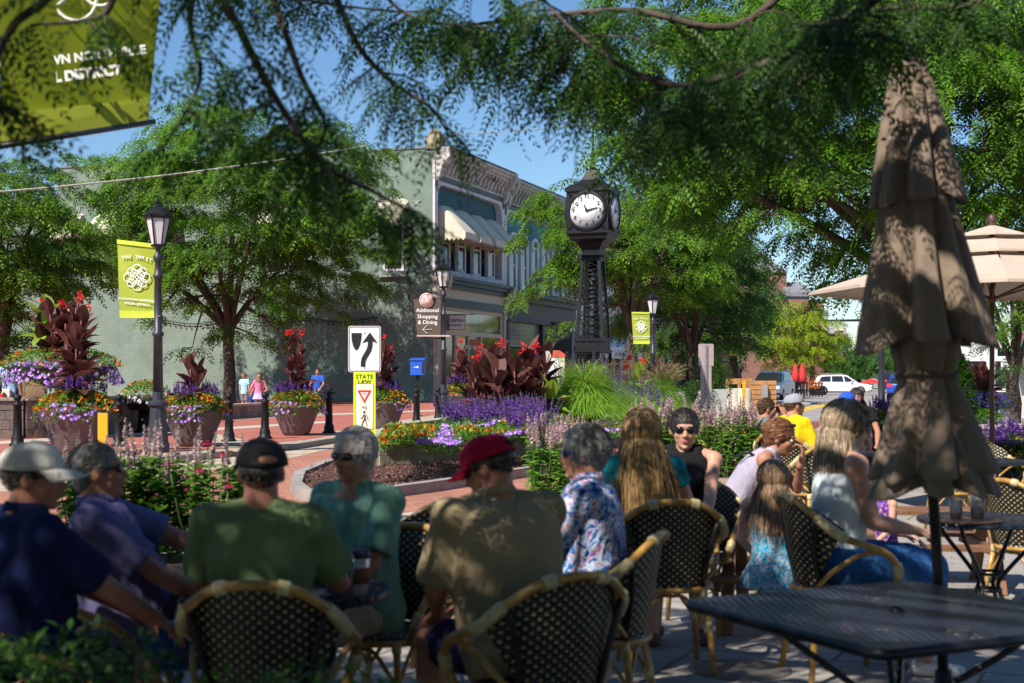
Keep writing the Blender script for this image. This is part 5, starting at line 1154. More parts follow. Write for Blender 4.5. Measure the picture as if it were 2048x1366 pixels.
def stuffobj(name, P, T, mat, label, cat, parent=None, loc=(0, 0, 0), kind=None, group=None):
    o = link(bpy.data.objects.new(name, quadmesh(name, P, np.clip(T, 0, 1), mat)), parent)
    if parent is None: o.location = loc; tag(o, label, cat, group, kind)
    if parent is not None and name in ('foliage', 'flowers', 'flower_throats', 'flower_spikes', 'blades', 'plumes', 'leaves', 'flower_heads'): o['kind'] = 'stuff'
    return o
def mound(name, label, cat, loc, fn, n_leaf, n_fl, fmat, fl='pet', rng=None, fs=1.0, lsz=1.0, up=.55, fbias=.0):
    """leafy mound with flower heads; fn(u) maps n random rows to surface points"""
    t = thing(name, label, cat, loc)
    P, Nn = fn(rng, n_leaf); P = P + rng.normal(0, .03, P.shape) - Nn * rng.uniform(0, .09, (len(P), 1))
    D = Nn * .6 + rng.normal(0, .7, P.shape); LQ = place(L1, P, D, lsz * rng.uniform(.7, 1.3, len(P)), rng.uniform(-1, 1, len(P)))
    stuffobj('foliage', LQ, np.repeat(rng.normal(.5, .22, len(P)), 1), G_BED, None, None, t)
    P, Nn = fn(rng, n_fl)
    if fl == 'pet': T_ = PET
    else: T_ = CLU
    D = Nn + rng.normal(0, .3, P.shape); Q = place(T_, P + Nn * .03, D, fs * rng.uniform(.8, 1.25, len(P)), rng.uniform(-3, 3, len(P)))
    tt = np.repeat(rng.uniform(0, 1, len(P)), len(T_)); stuffobj('flowers', Q, tt, fmat, None, None, t)
    if fl == 'pet':
        Q2 = place(PET * .38, P + Nn * .036, D, fs * np.ones(len(P)), None); stuffobj('flower_throats', Q2, np.repeat(rng.uniform(.6, 1, len(P)), 5), F_WHITE, None, None, t)
    return t
def spikes(name, label, cat, loc, fn, n, h, mat, rng, w=.022, lean=.15, nq=26, leafn=10, green=G_BED, hv=.25, gl=.55, group=None):
    t = thing(name, label, cat, loc, 0, group); P, _ = fn(rng, n); Q, QT, LQ, LT = [], [], [], []; st = MB()
    for p in P:
        H_ = h * rng.uniform(1 - hv, 1 + hv); l = rng.normal(0, lean, 2); top = p + np.array([l[0] * H_, l[1] * H_, H_])
        st.tube([Vector(p), Vector((p * .5 + top * .5)), Vector(top)], [.006, .005, .003], 3, cap=False)
        f = rng.uniform(0, 1, nq); f = gl + (1 - gl) * f; a = rng.uniform(0, 2 * PI, nq); ww = w * (1.15 - .8 * ((f - gl) / (1 - gl)) ** 2)
        c = p + (top - p) * f[:, None]; D = np.stack([np.cos(a), np.sin(a), rng.uniform(.1, 1.0, nq)], 1)
        Q.append(place(leaf(1, .9)[None], c, D, ww * 1.5, rng.uniform(-1, 1, nq))); QT.append(rng.normal(.5, .25, nq))
        if leafn:
            f = rng.uniform(0.05, gl, leafn); a = rng.uniform(0, 2 * PI, leafn); c = p + (top - p) * f[:, None]; D = np.stack([np.cos(a), np.sin(a), rng.uniform(-.3, .4, leafn)], 1)
            LQ.append(place(leaf(.085, .042)[None], c, D, rng.uniform(.7, 1.4, leafn))); LT.append(rng.normal(.5, .25, leafn))
    obj('stems', st, mt('green_stem', (.08, .16, .03), .7), t)
    stuffobj('flower_spikes', np.concatenate(Q), np.concatenate(QT), mat, None, None, t)
    if leafn: stuffobj('foliage', np.concatenate(LQ), np.concatenate(LT), green, None, None, t)
    return t
def bent_leaf(L, w, droop, n=5, cup=.25):
    q = []; pts = []
    for i in range(n + 1):
        u = i / n; ww = w * math.sin(PI * (u * .92 + .06)) ** .65 * .5; z = L * (u - 0) ; 
        x = L * u * math.cos(droop * u); zz = L * u * math.sin(-droop * u * .9)
        pts.append((x, ww, zz))
    for i in range(n):
        (x0, w0, z0), (x1, w1, z1) = pts[i], pts[i + 1]
        q.append([[x0, 0, z0 - w0 * cup], [x1, 0, z1 - w1 * cup], [x1, w1, z1 + w1 * cup], [x0, w0, z0 + w0 * cup]])
        q.append([[x0, 0, z0 - w0 * cup], [x0, -w0, z0 + w0 * cup], [x1, -w1, z1 + w1 * cup], [x1, 0, z1 - w1 * cup]])
    return np.array(q)
def canna(label, loc, H, n_st=5, n_fl=3, spread=.3, seed=1, green=False, lsz=1.0, fl_h=.0, name='canna_plant', tall=None):
    rng = np.random.default_rng(seed); t = thing(name, label, 'plant', loc, 0, 'dark leaved cannas with red flowers')
    st = MB(); Q, T, FQ = [], [], []; fls = []
    for s in range(n_st):
        a = rng.uniform(0, 2 * PI); r0 = spread * rng.uniform(.1, .7); h = H * rng.uniform(.68, 1.0) * (1 if s else 1)
        p0 = np.array([math.cos(a) * r0, math.sin(a) * r0, 0]); p1 = np.array([math.cos(a) * r0 * 1.9, math.sin(a) * r0 * 1.9, h])
        st.tube([Vector(p0), Vector(p0 * .5 + p1 * .5), Vector(p1)], [.028, .024, .014], 6)
        nl = 8; ph = rng.uniform(0, 6)
        for k in range(nl):
            f = .12 + .84 * k / nl; c = p0 + (p1 - p0) * f; az = ph + k * 2.4; el = .70 + .72 * f; L_ = lsz * rng.uniform(.38, .6) * (1.1 - .35 * f)
            tm = bent_leaf(L_ * 1.1, L_ * .58, rng.uniform(.25, .95) * (1.2 - f * .8)); D = np.array([[math.cos(az) * math.cos(el), math.sin(az) * math.cos(el), math.sin(el)]])
            Q.append(place(tm, c[None], D, np.ones(1), rng.uniform(-.4, .4, 1))); T.append(np.full(len(tm), rng.uniform(.1, .9)) + rng.normal(0, .05, len(tm)))
        if s < n_fl:
            e = p1 + np.array([rng.normal(0, .04), rng.normal(0, .04), (.26 + fl_h) * lsz]); st.tube([Vector(p1), Vector(e)], [.012, .009], 5); fls.append(e)
    obj('stalks', st, mt('maroon_stalk', (.16, .04, .045), .6), t)
    stuffobj('leaves', np.concatenate(Q), np.concatenate(T), G_CANNAG if green else G_CANNA, None, None, t)
    for e in fls:
        m_ = 26; c = e + rng.normal(0, 1, (m_, 3)) * np.array([.038, .038, .05]) * lsz; D = unit(rng, m_, .3)
        stuffobj('flower_head', place(leaf(.075, .045, .4)[None] * lsz, c, D, rng.uniform(.7, 1.3, m_), rng.uniform(-3, 3, m_)), rng.random(m_), F_RED, None, None, t)
    return t
def ringfn(r, drop, r_in=.0, z0=0.0, dome=.18):
    def fn(rng, n):
        a = rng.uniform(0, 2 * PI, n); q = np.sqrt(rng.uniform(r_in ** 2, 1.12 ** 2, n)); rr = r * q
        z = z0 + dome * np.maximum(0, 1 - q ** 2) ** .7 - np.where(q > .92, (q - .92) / .2 * drop, 0)
        P = np.stack([rr * np.cos(a), rr * np.sin(a), z], 1); Nn = np.stack([np.cos(a) * q * .8, np.sin(a) * q * .8, np.maximum(.15, 1.1 - q)], 1)
        return P, Nn / np.linalg.norm(Nn, axis=1, keepdims=True)
    return fn
BOWL = [(.0, 0), (.30, 0), (.36, .03), (.42, .12), (.50, .32), (.60, .55), (.72, .74), (.76, .80), (.74, .84), (.69, .80), (.6, .7), (0, .66)]
def bowl_planter(px, pbase, W_px, Hpx, word, seed, canna_h=1.2, n_fl=3, Y=None, cstems=5, rim=None, salv=70, pet=150):
    p = G(px, pbase, PZ) if Y is None else Vector((XX(px, Y), Y, PZ)); u = p.y / F; s = W_px * u / 1.52; hz = Hpx * u / .84; rng = np.random.default_rng(seed)
    t = thing('planter_bowl', 'large grey tapering bowl planter, ' + word, 'planter', p, 0, 'large bowl planters with cannas')
    obj('bowl', MB().lathe([(r * s, z * hz) for r, z in BOWL], n=32), m_bowl, t)
    top = (p.x, p.y, p.z + .80 * hz); r = .72 * s
    mound('lantana', 'orange lantana in the bowl planter, ' + word, 'flowers', top, ringfn(r, .10, .25, .10, .24), 2600, 260, F_ORANGE, 'clu', rng, 1.5 * s, 1.0)
    def edge_fn(rng_, n):
        P, Nn = ringfn(r * 1.05, .26, .82, .06, .1)(rng_, n); a = np.arctan2(P[:, 1], P[:, 0]); return P[(np.sin(a * 3 + seed) > -.6)], Nn[(np.sin(a * 3 + seed) > -.6)]
    mound('petunias', 'purple petunias on the bowl planter, ' + word, 'flowers', top, edge_fn, 700, pet, F_PURPLE, 'pet', rng, 1.25 * s, .9)
    spikes('salvia', 'purple salvia in the bowl planter, ' + word, 'flowers', (top[0], top[1], top[2] + .15), ringfn(r * .75, 0, .3, .0, .1), salv, .42 * s, F_SALVIA, rng, .024, .12, 34, 5)
    canna('dark canna in the bowl planter, ' + word, (top[0], top[1], top[2] + .05), canna_h, cstems, n_fl, .22 * s, seed, lsz=1.0 * s)
    return p
bowl_planter(152, 908, 152, 92, 'nearest one at the left', 31, 2.0, 1, cstems=7)
bowl_planter(388, 893, 132, 74, 'second from the left beside the lamp post', 32, 1.15, 0, cstems=4)
bowl_planter(592, 871, 106, 62, 'third from the left between two bollards', 33, 1.55, 3, cstems=5)
bowl_planter(770, 858, 92, 56, 'partly behind the road signs', 34, 1.55, 2, cstems=4)
bowl_planter(925, 0, 92, 50, 'behind the lamp post with the brown sign', 35, 1.5, 2, Y=47, cstems=6)
# raised oval planter on pedestal at the far left with tall cannas
Yo = 33; po = Vector((XX(120, Yo), Yo, PZ)); u = Yo / F; rng = np.random.default_rng(77)
t = thing('raised_planter', 'wide dark oval bowl on a pedestal behind the left planters', 'planter', po); z1 = ZZ(735, Yo) - PZ
mb = MB(); mb.lathe([(.0, z1 - .45), (.25, z1 - .45), (.7, z1 - .28), (1.0, z1 - .08), (1.12, z1 + .0), (1.06, z1 + .02), (0, z1 - .05)], n=28, sx=1.15, sy=.9); obj('bowl', mb, M_BLACK, t)
mb = MB(); mb.lathe([(.35, 0), (.3, .1), (.12, .2), (.12, z1 - .5), (.3, z1 - .43)], n=12); obj('pedestal', mb, M_BLACK, t)
def ov(r0, dr, z0, dome):
    f = ringfn(1.12, dr, r0, z0, dome)
    def fn(r_, n): P, N_ = f(r_, n); P[:, 0] *= 1.15; P[:, 1] *= .9; return P, N_
    return fn
mound('petunias', 'purple petunias spilling from the raised dark oval planter', 'flowers', (po.x, po.y, PZ + z1), ov(.8, .45, .05, .1), 1500, 520, F_PURPLE, 'pet', rng, 1.3, .9)
mound('lantana', 'orange lantana in the raised dark oval planter', 'flowers', (po.x, po.y, PZ + z1), ov(.4, .1, .15, .3), 2200, 90, F_ORANGE, 'clu', rng, 1.5, 1.0)
canna('tall dark canna cluster with red flowers in the raised oval planter', (po.x + .05, po.y, PZ + z1 + .05), 1.45, 12, 3, .62, 41, lsz=1.0)
canna('bright green canna leaves behind the tall dark cluster', (po.x - .35, po.y + .3, PZ + z1 + .5), .9, 2, 0, .2, 42, green=True, lsz=1.25)
# small dark bowl behind lamp
Yo = 36; po = Vector((XX(290, Yo), Yo, PZ)); t = thing('low_planter', 'low dark bowl of pink and orange flowers behind the left lamp post', 'planter', po); z1 = ZZ(797, Yo) - PZ
obj('bowl', MB().lathe([(0, z1 - .3), (.3, z1 - .3), (.55, z1 - .1), (.62, z1), (.58, z1 + .02), (0, z1 - .03)], n=24), M_BLACK, t)
obj('pedestal', MB().lathe([(.3, 0), (.2, .1), (.15, z1 - .3)], n=10), M_BLACK, t)
mound('lantana', 'orange lantana in the low dark bowl', 'flowers', (po.x, po.y, PZ + z1), ringfn(.58, .1, 0, .08, .35), 1200, 90, F_ORANGE, 'clu', rng, 1.3, 1.0)
mound('petunias', 'pale pink petunias on the rim of the low dark bowl', 'flowers', (po.x, po.y, PZ + z1), ringfn(.62, .15, .85, .05, .1), 250, 90, F_WHITE, 'pet', rng, 1.2, .8)
# ---- central flower bed
rng = np.random.default_rng(91)
def polyfn(pts, z=0.42, dome=.1, up=.9):
    A = [(G(a, b, .42).x, G(a, b, .42).y) for a, b in pts]; xs = [a[0] for a in A]; ys = [a[1] for a in A]
    def fn(rng, n):
        P = []
        while len(P) < n:
            x, y = rng.uniform(min(xs), max(xs)), rng.uniform(min(ys), max(ys))
            if inside(x, y, A): P.append((x, y, z + dome * (mnoise.noise(Vector((x * .9, y * .9, 2))) * .8 + .6) * rng.uniform(.85, 1.05)))
        P = np.array(P); Nn = np.tile(np.array([-.1, -.75, up]), (n, 1)) + rng.normal(0, .3, (n, 3)); return P, Nn / np.linalg.norm(Nn, axis=1, keepdims=True)
    return fn
fr = [(752, 918), (860, 912), (870, 893), (820, 882), (770, 890)]
mound('lantana', 'orange lantana at the tip of the central block walled bed', 'flowers', (0, 0, 0), polyfn([(755, 918), (850, 913), (880, 893), (800, 885)], .44, .42), 5200, 420, F_ORANGE, 'clu', rng, 1.15, .9)
mound('petunias', 'lilac petunias trailing in the front left of the central bed', 'flowers', (0, 0, 0), polyfn([(835, 914), (925, 906), (910, 892), (850, 898)], .44, .25), 1600, 420, F_PURPLE, 'pet', rng, 1.1, .8)
mound('lantana', 'lantana drift in the middle of the central bed', 'flowers', (0, 0, 0), polyfn([(905, 905), (1060, 892), (1050, 878), (900, 886)], .44, .40), 5200, 300, F_ORANGE, 'clu', rng, 1.1, .9)
mound('petunias', 'lilac petunias right of the red cap in the central bed', 'flowers', (0, 0, 0), polyfn([(985, 902), (1060, 893), (1060, 884), (985, 890)], .44, .30), 800, 240, F_PURPLE, 'pet', rng, 1.1, .8)
mound('petunias', 'violet petunias winding behind the lantana drift', 'flowers', (0, 0, 0), polyfn([(880, 892), (960, 886), (1040, 880), (960, 876), (890, 884)], .5, .35), 1500, 300, F_PURPLE, 'pet', rng, 1.1, .8)
mound('lantana', 'orange lantana under the big fountain grass', 'flowers', (0, 0, 0), polyfn([(1130, 892), (1250, 880), (1240, 870), (1120, 880)], .44, .35), 2400, 170, F_ORANGE, 'clu', rng, 1.2, .9)
mound('petunias', 'purple petunias under the right side of the fountain grass', 'flowers', (0, 0, 0), polyfn([(1090, 895), (1140, 888), (1260, 882), (1250, 874), (1100, 886)], .44, .25), 1200, 160, F_PURPLE, 'pet', rng, 1.1, .8)
spikes('salvia', 'broad drift of purple salvia behind the lantana in the central bed', 'flowers', (0, 0, 0), polyfn([(880, 888), (1080, 878), (1100, 868), (900, 872)], .42, .15), 210, .62, F_SALVIA, rng, .026, .16, 40, 16, gl=.5)
spikes('salvia', 'purple salvia clump in front of the fountain grass', 'flowers', (0, 0, 0), polyfn([(1020, 896), (1100, 888), (1090, 878), (1020, 884)], .42, .1), 60, .60, F_SALVIA, rng, .026, .28, 40, 14, gl=.5)
spikes('salvia', 'purple salvia behind the fountain grass near the clock base', 'flowers', (XX(1150, 37), 37, .5), ringfn(1.3, 0, 0, 0, .1), 60, 1.35, F_SALVIA, rng, .03, .1, 34, 10)
Yc_ = 29.5
canna('large dark canna mass with red flower heads in the central bed', (XX(1035, Yc_), Yc_, .42), 1.8, 11, 3, .72, 51, lsz=1.12, fl_h=.08)
canna('dark canna cluster at the left of the central bed cannas', (XX(970, Yc_ + 2), Yc_ + 2, .42), 1.5, 9, 2, .35, 52, lsz=1.0)
canna('green canna leaf between the dark cannas and fountain grass', (XX(1090, Yc_), Yc_, .75), .55, 1, 0, .1, 53, green=True, lsz=1.1)
def grass(label, loc, R_, H_, nb, npl, seed, plume=G_PLUME, pl_h=1.15, pw=.018):
    rng = np.random.default_rng(seed); t = thing('fountain_grass', label, 'ornamental grass', loc, 0, 'fountain grass clumps'); n = 7
    az = rng.uniform(0, 2 * PI, nb); L_ = rng.uniform(.6, 1.0, nb); out_ = rng.uniform(.15, 1.0, nb) ** .8 * R_; h = H_ * L_ * (1 - .35 * (out_ / R_) ** 2)
    u = np.linspace(0, 1, n); Pts = np.zeros((nb, n, 3))
    rad = .12 * rng.random(nb)[:, None] + out_[:, None] * (u ** 1.5); zz = h[:, None] * (2.05 * u - 1.35 * u ** 2.2 * (.45 + .8 * (out_[:, None] / R_)))
    Pts[..., 0] = rad * np.cos(az)[:, None]; Pts[..., 1] = rad * np.sin(az)[:, None]; Pts[..., 2] = np.maximum(zz, .02)
    w = .0075 * (1 - u * .9) + .001; S = np.stack([-np.sin(az), np.cos(az), np.zeros(nb)], 1)
    a = Pts + S[:, None] * w[None, :, None]; b = Pts - S[:, None] * w[None, :, None]
    Q = np.stack([a[:, :-1], a[:, 1:], b[:, 1:], b[:, :-1]], 2).reshape(-1, 4, 3)
    stuffobj('blades', Q, np.repeat(rng.normal(.5, .2, nb), n - 1), G_GRASS, None, None, t)
    Q = []; st = MB()
    for i in range(npl):
        a_ = rng.uniform(0, 2 * PI); o_ = rng.uniform(.1, .85) * R_; H2 = H_ * pl_h * rng.uniform(.85, 1.15); p = np.array([o_ * math.cos(a_) * .6, o_ * math.sin(a_) * .6, H2 * .8]); d = np.array([math.cos(a_) * .45 * o_, math.sin(a_) * .45 * o_, .22]); d /= np.linalg.norm(d)
        ln = rng.uniform(.16, .26); st.tube([(0.05 * math.cos(a_), .05 * math.sin(a_), 0), Vector(p * .6) + Vector((0, 0, .2 * H2)), Vector(p), Vector(p + d * ln)], [.004, .003, .003, .002], 3, cap=False)
        m_ = 30; f = rng.uniform(0, 1, m_); c = p + d * ln * f[:, None] + np.array([0, 0, -.05]) * (f ** 2)[:, None]; D = unit(rng, m_) * .7 + d
        Q.append(place(leaf(1, .5)[None], c, D, pw * 1.9 * (1 - .5 * f) + .004))
    obj('stems', st, mt('green_stem', 0), t); Q = np.concatenate(Q); stuffobj('plumes', Q, rng.random(len(Q)), plume, None, None, t); return t
grass('big arching light green fountain grass in the middle of the central bed', (XX(1168, 31), 31, .42), 1.9, 1.3, 12000, 80, 61, pl_h=1.2)
grass('taller fountain grass with tan plumes right of the clock tower', (XX(1325, 38), 38, .15), 1.1, 1.35, 5000, 160, 62, pl_h=1.35, pw=.024)
G_PL2 = G_PLUME
canna('canna with bright red flowers behind the tan plumed grass', (XX(1290, 41), 41, .15), 1.65, 4, 3, .45, 63, green=True, lsz=1.1, fl_h=.15)
spikes('salvia', 'purple salvia mixed into the tan plumed grass', 'flowers', (XX(1262, 36), 36, .3), ringfn(.85, 0, 0, 0, .1), 80, 1.0, F_SALVIA, rng, .028, .12, 34, 12)
p_ = g3(1265, 842); mound('petunias', 'white and violet petunias in the small block planter', 'flowers', (p_[0], p_[1] + .4, PZ + .84), ringfn(.5, .05, 0, .02, .16), 500, 130, F_WHITE, 'pet', rng, 1.3, .9)
# pale hyssop (agastache) drifts nearer the viewer, in boxes
def boxfn(w, d, z=0):
    def fn(rng, n): return np.stack([rng.uniform(-w / 2, w / 2, n), rng.uniform(-d / 2, d / 2, n), np.full(n, z)], 1), np.tile([0, 0, 1.], (n, 1))
    return fn
def hyssop(label, px, Y, w, d, z, h, n, seed, sw=.017, nq=70, blabel=None, leafn=34, wood=True):
    rng = np.random.default_rng(seed); loc = (XX(px, Y), Y, 0)
    t = spikes('hyssop', label, 'plant', (loc[0], loc[1], z), boxfn(w, d), n, h, F_PALE, rng, sw, .07, nq, leafn, gl=.74, hv=.16, group='pale spiked hyssop plants')
    if wood:
        b = thing('planter_box', blabel, 'planter', loc); mb = MB(); mb.bx(-w / 2 - .05, w / 2 + .05, -d / 2 - .05, d / 2 + .05, .03, z)
        obj('box', mb, mt('weathered_box', (.30, .20, .16), .8, 0, .25, 3, .4, 20), b)
        mb = MB()
        for x in (-w / 2 - .06, w / 2 + .06):
            mb.bx(x - .03, x + .03, -d / 2 - .09, -d / 2 - .04, 0, z + .02)
        mb.bx(-w / 2 - .06, w / 2 + .06, -d / 2 - .09, -d / 2 - .055, z - .06, z); obj('trim', mb, mt('weathered_trim', (.42, .29, .23), .8, 0, .2, 3), b)
hyssop('tall pale hyssop in front of the men at the left, with red coneflowers', 300, 9.2, 1.25, .5, .42, .80, 40, 71, .016, 80, 'low weathered box behind the left table', leafn=120)
hyssop('pale hyssop spikes between the red cap and the grey haired man', 1125, 14.0, .62, .5, .35, .78, 46, 72, .020, 80, 'weathered wooden box under the centre hyssop')
hyssop('long drift of pale hyssop behind the dark haired woman', 1395, 15.5, 1.35, .7, .5, .76, 110, 73, .020, 70, 'weathered wooden box behind the woman with sunglasses')
# red coneflowers
rng = np.random.default_rng(12); t = thing('coneflowers', 'crimson coneflowers standing above the left hyssop', 'flowers', (XX(425, 8.9), 8.9, .4)); st = MB(); Q = []
for k, (dx, dz) in enumerate(((-.02, .79), (.07, .72), (-.08, .62), (.1, .52), (.0, .56), (.16, .38), (-.16, .5), (-.3, .66))):
    e = Vector((dx, .02 * k - .05, dz)); st.tube([(dx * .4, 0, 0), (dx * .7, 0, dz * .5), e], [.006, .005, .004], 5)
    n_ = 14; a = 2 * PI * np.arange(n_) / n_; D = np.stack([np.cos(a), np.sin(a), np.full(n_, -.35)], 1); Q.append(place(leaf(.045, .018)[None], np.tile(np.array(e), (n_, 1)), D, np.ones(n_)))
    Q.append(place(leaf(.02, .012)[None], np.tile(np.array(e), (20, 1)), unit(rng, 20, .5), np.ones(20)))
obj('stems', st, mt('green_stem', 0), t); Q = np.concatenate(Q); stuffobj('flower_heads', Q, rng.random(len(Q)), foliage('crimson_petals', (.30, .01, .06), (.60, .04, .15), .3), None, None, t)
# low hedge right at the bottom left corner, close to the camera
rng = np.random.default_rng(14); P = np.stack([rng.uniform(-1.6, -.15, 5200), rng.uniform(3.55, 4.1, 5200), np.zeros(5200)], 1)
P[:, 2] = np.where(P[:, 0] < -.95, .88, .80 - .05 * np.clip((P[:, 0] + .95) / .8, 0, 1)) * rng.uniform(.2, 1, 5200) ** .5 + .025 * np.sin(P[:, 0] * 9)
D = unit(rng, 5200, .3); t = thing('low_shrub', 'dark low shrub at the bottom left edge of the picture', 'shrub', (0, 0, 0))
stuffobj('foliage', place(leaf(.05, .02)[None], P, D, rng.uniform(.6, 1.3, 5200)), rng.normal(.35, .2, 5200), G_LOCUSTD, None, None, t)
mb = MB()
for k in range(24): x = -1.6 + 1.4 * k / 24; mb.tube([(x, 3.8, 0), (x + .03, 3.82, .25), (x - .02, 3.78, .5)], [.01, .008, .004], 4)
obj('stems', mb, M_BARK, t)
# right hand flower pots
rng = np.random.default_rng(15)
def pot(px, Y, w, h, lab, kinds, fz=0):
    loc = (XX(px, Y), Y, fz); t = thing('flower_pot', 'black pot ' + lab, 'planter', loc); obj('pot', MB().lathe([(w * .36, 0), (w * .5, h), (w * .46, h), (0, h - .03)], n=18), M_BLACK, t)
    for nm_, mat, n_, fl, r0 in kinds:
        if fl == 'sp': spikes('salvia', 'purple salvia in the black pot ' + lab, 'flowers', (loc[0], loc[1], fz + h), ringfn(w * .5, 0, 0, 0, .1), n_, .5, mat, rng, .026, .14, 34, 6)
        else: mound(nm_.replace(' ', '_'), nm_ + ' in the black pot ' + lab, 'flowers', (loc[0], loc[1], fz + h), ringfn(w * (.5 + r0), .12, r0, .05, .25), 900, n_, mat, fl, rng, 1.2, 1.0)
pot(1768, 30, .55, .55, 'behind the blue cap', (('yellow marigolds', F_YELLOW, 60, 'clu', .1), ('salvia', F_SALVIA, 46, 'sp', 0)))
pot(2020, 19, .7, .42, 'right of the open umbrella pole', (('yellow marigolds', F_YELLOW, 70, 'clu', .1), ('salvia', F_SALVIA, 46, 'sp', 0)))
pot(1965, 36, .8, .85, 'on the raised wall behind the umbrella', (('purple petunias', F_PURPLE, 240, 'pet', .3), ('orange lantana', F_ORANGE, 60, 'clu', .1)))
canna('dark canna in the pot behind the open umbrella pole', (XX(1965, 36), 36, .85), 1.1, 4, 0, .2, 64, lsz=1.0)
def bush(label, loc, rx, rz, n, mat=G_LOCUSTD, seed=3, name='shrub', cone=False, lz=1.0):
    rng = np.random.default_rng(seed); d = unit(rng, n); P = d * rng.uniform(.6, 1, (n, 1)) * np.array([rx, rx, rz]); P[:, 2] += rz
    if cone: f = 1 - P[:, 2:3] / (2 * rz); P[:, :2] *= (.25 + 1.0 * f)
    t = thing(name, label, 'shrub', loc); stuffobj('foliage', place(leaf(.09, .045)[None], P, d + rng.normal(0, .6, P.shape), lz * rng.uniform(.6, 1.3, n)), rng.normal(.45, .22, n), mat, None, None, t)
    mb = MB(); mb.tube([(0, 0, 0), (0, 0, rz)], [.03, .02], 5); obj('stem', mb, M_BARK, t); return t
bush('small clipped conifer in the square grey planter', (XX(1430, 52), 52, 1.0), .38, .62, 1500, seed=4, cone=True)
bush('small round shrub at the right of the square grey planter', (XX(1448, 54), 54, .5), .35, .75, 1200, seed=5)
bush('dark shrub behind the tan plumed grass', (XX(1392, 48), 48, PZ), .75, .62, 2200, seed=6)
bush('green climber on the trunk base by the closed umbrella', (XX(1925, 25.5), 25.5, .7), .30, .62, 1500, seed=7, cone=True)
bush('low green leafy plants on the brick planter wall', (XX(1955, 25.6), 25.6, .68), .42, .14, 900, seed=8, mat=G_BED)
bush('orange flowering shrub in front of the cafe railing', (XX(1630, 99), 99, .6), .5, .30, 260, seed=9, mat=F_ORANGE, lz=1.3)

# fallen leaflets and seed litter on the terrace
rng = np.random.default_rng(44); n_ = 2600; P = np.stack([rng.uniform(-4, 6, n_), rng.uniform(5, 15, n_), np.full(n_, .019)], 1); a = rng.uniform(0, 2 * PI, n_)
D = np.stack([np.cos(a), np.sin(a), rng.uniform(0, .25, n_)], 1); stuffobj('leaf_litter', place(leaf(.03, .012)[None], P, D, rng.uniform(.5, 1.6, n_)), rng.random(n_), foliage('dry_leaflets', (.16, .10, .03), (.42, .36, .10), .2, .8), 'tiny dry yellow leaflets scattered over the terrace paving', 'leaf litter', kind='stuff')
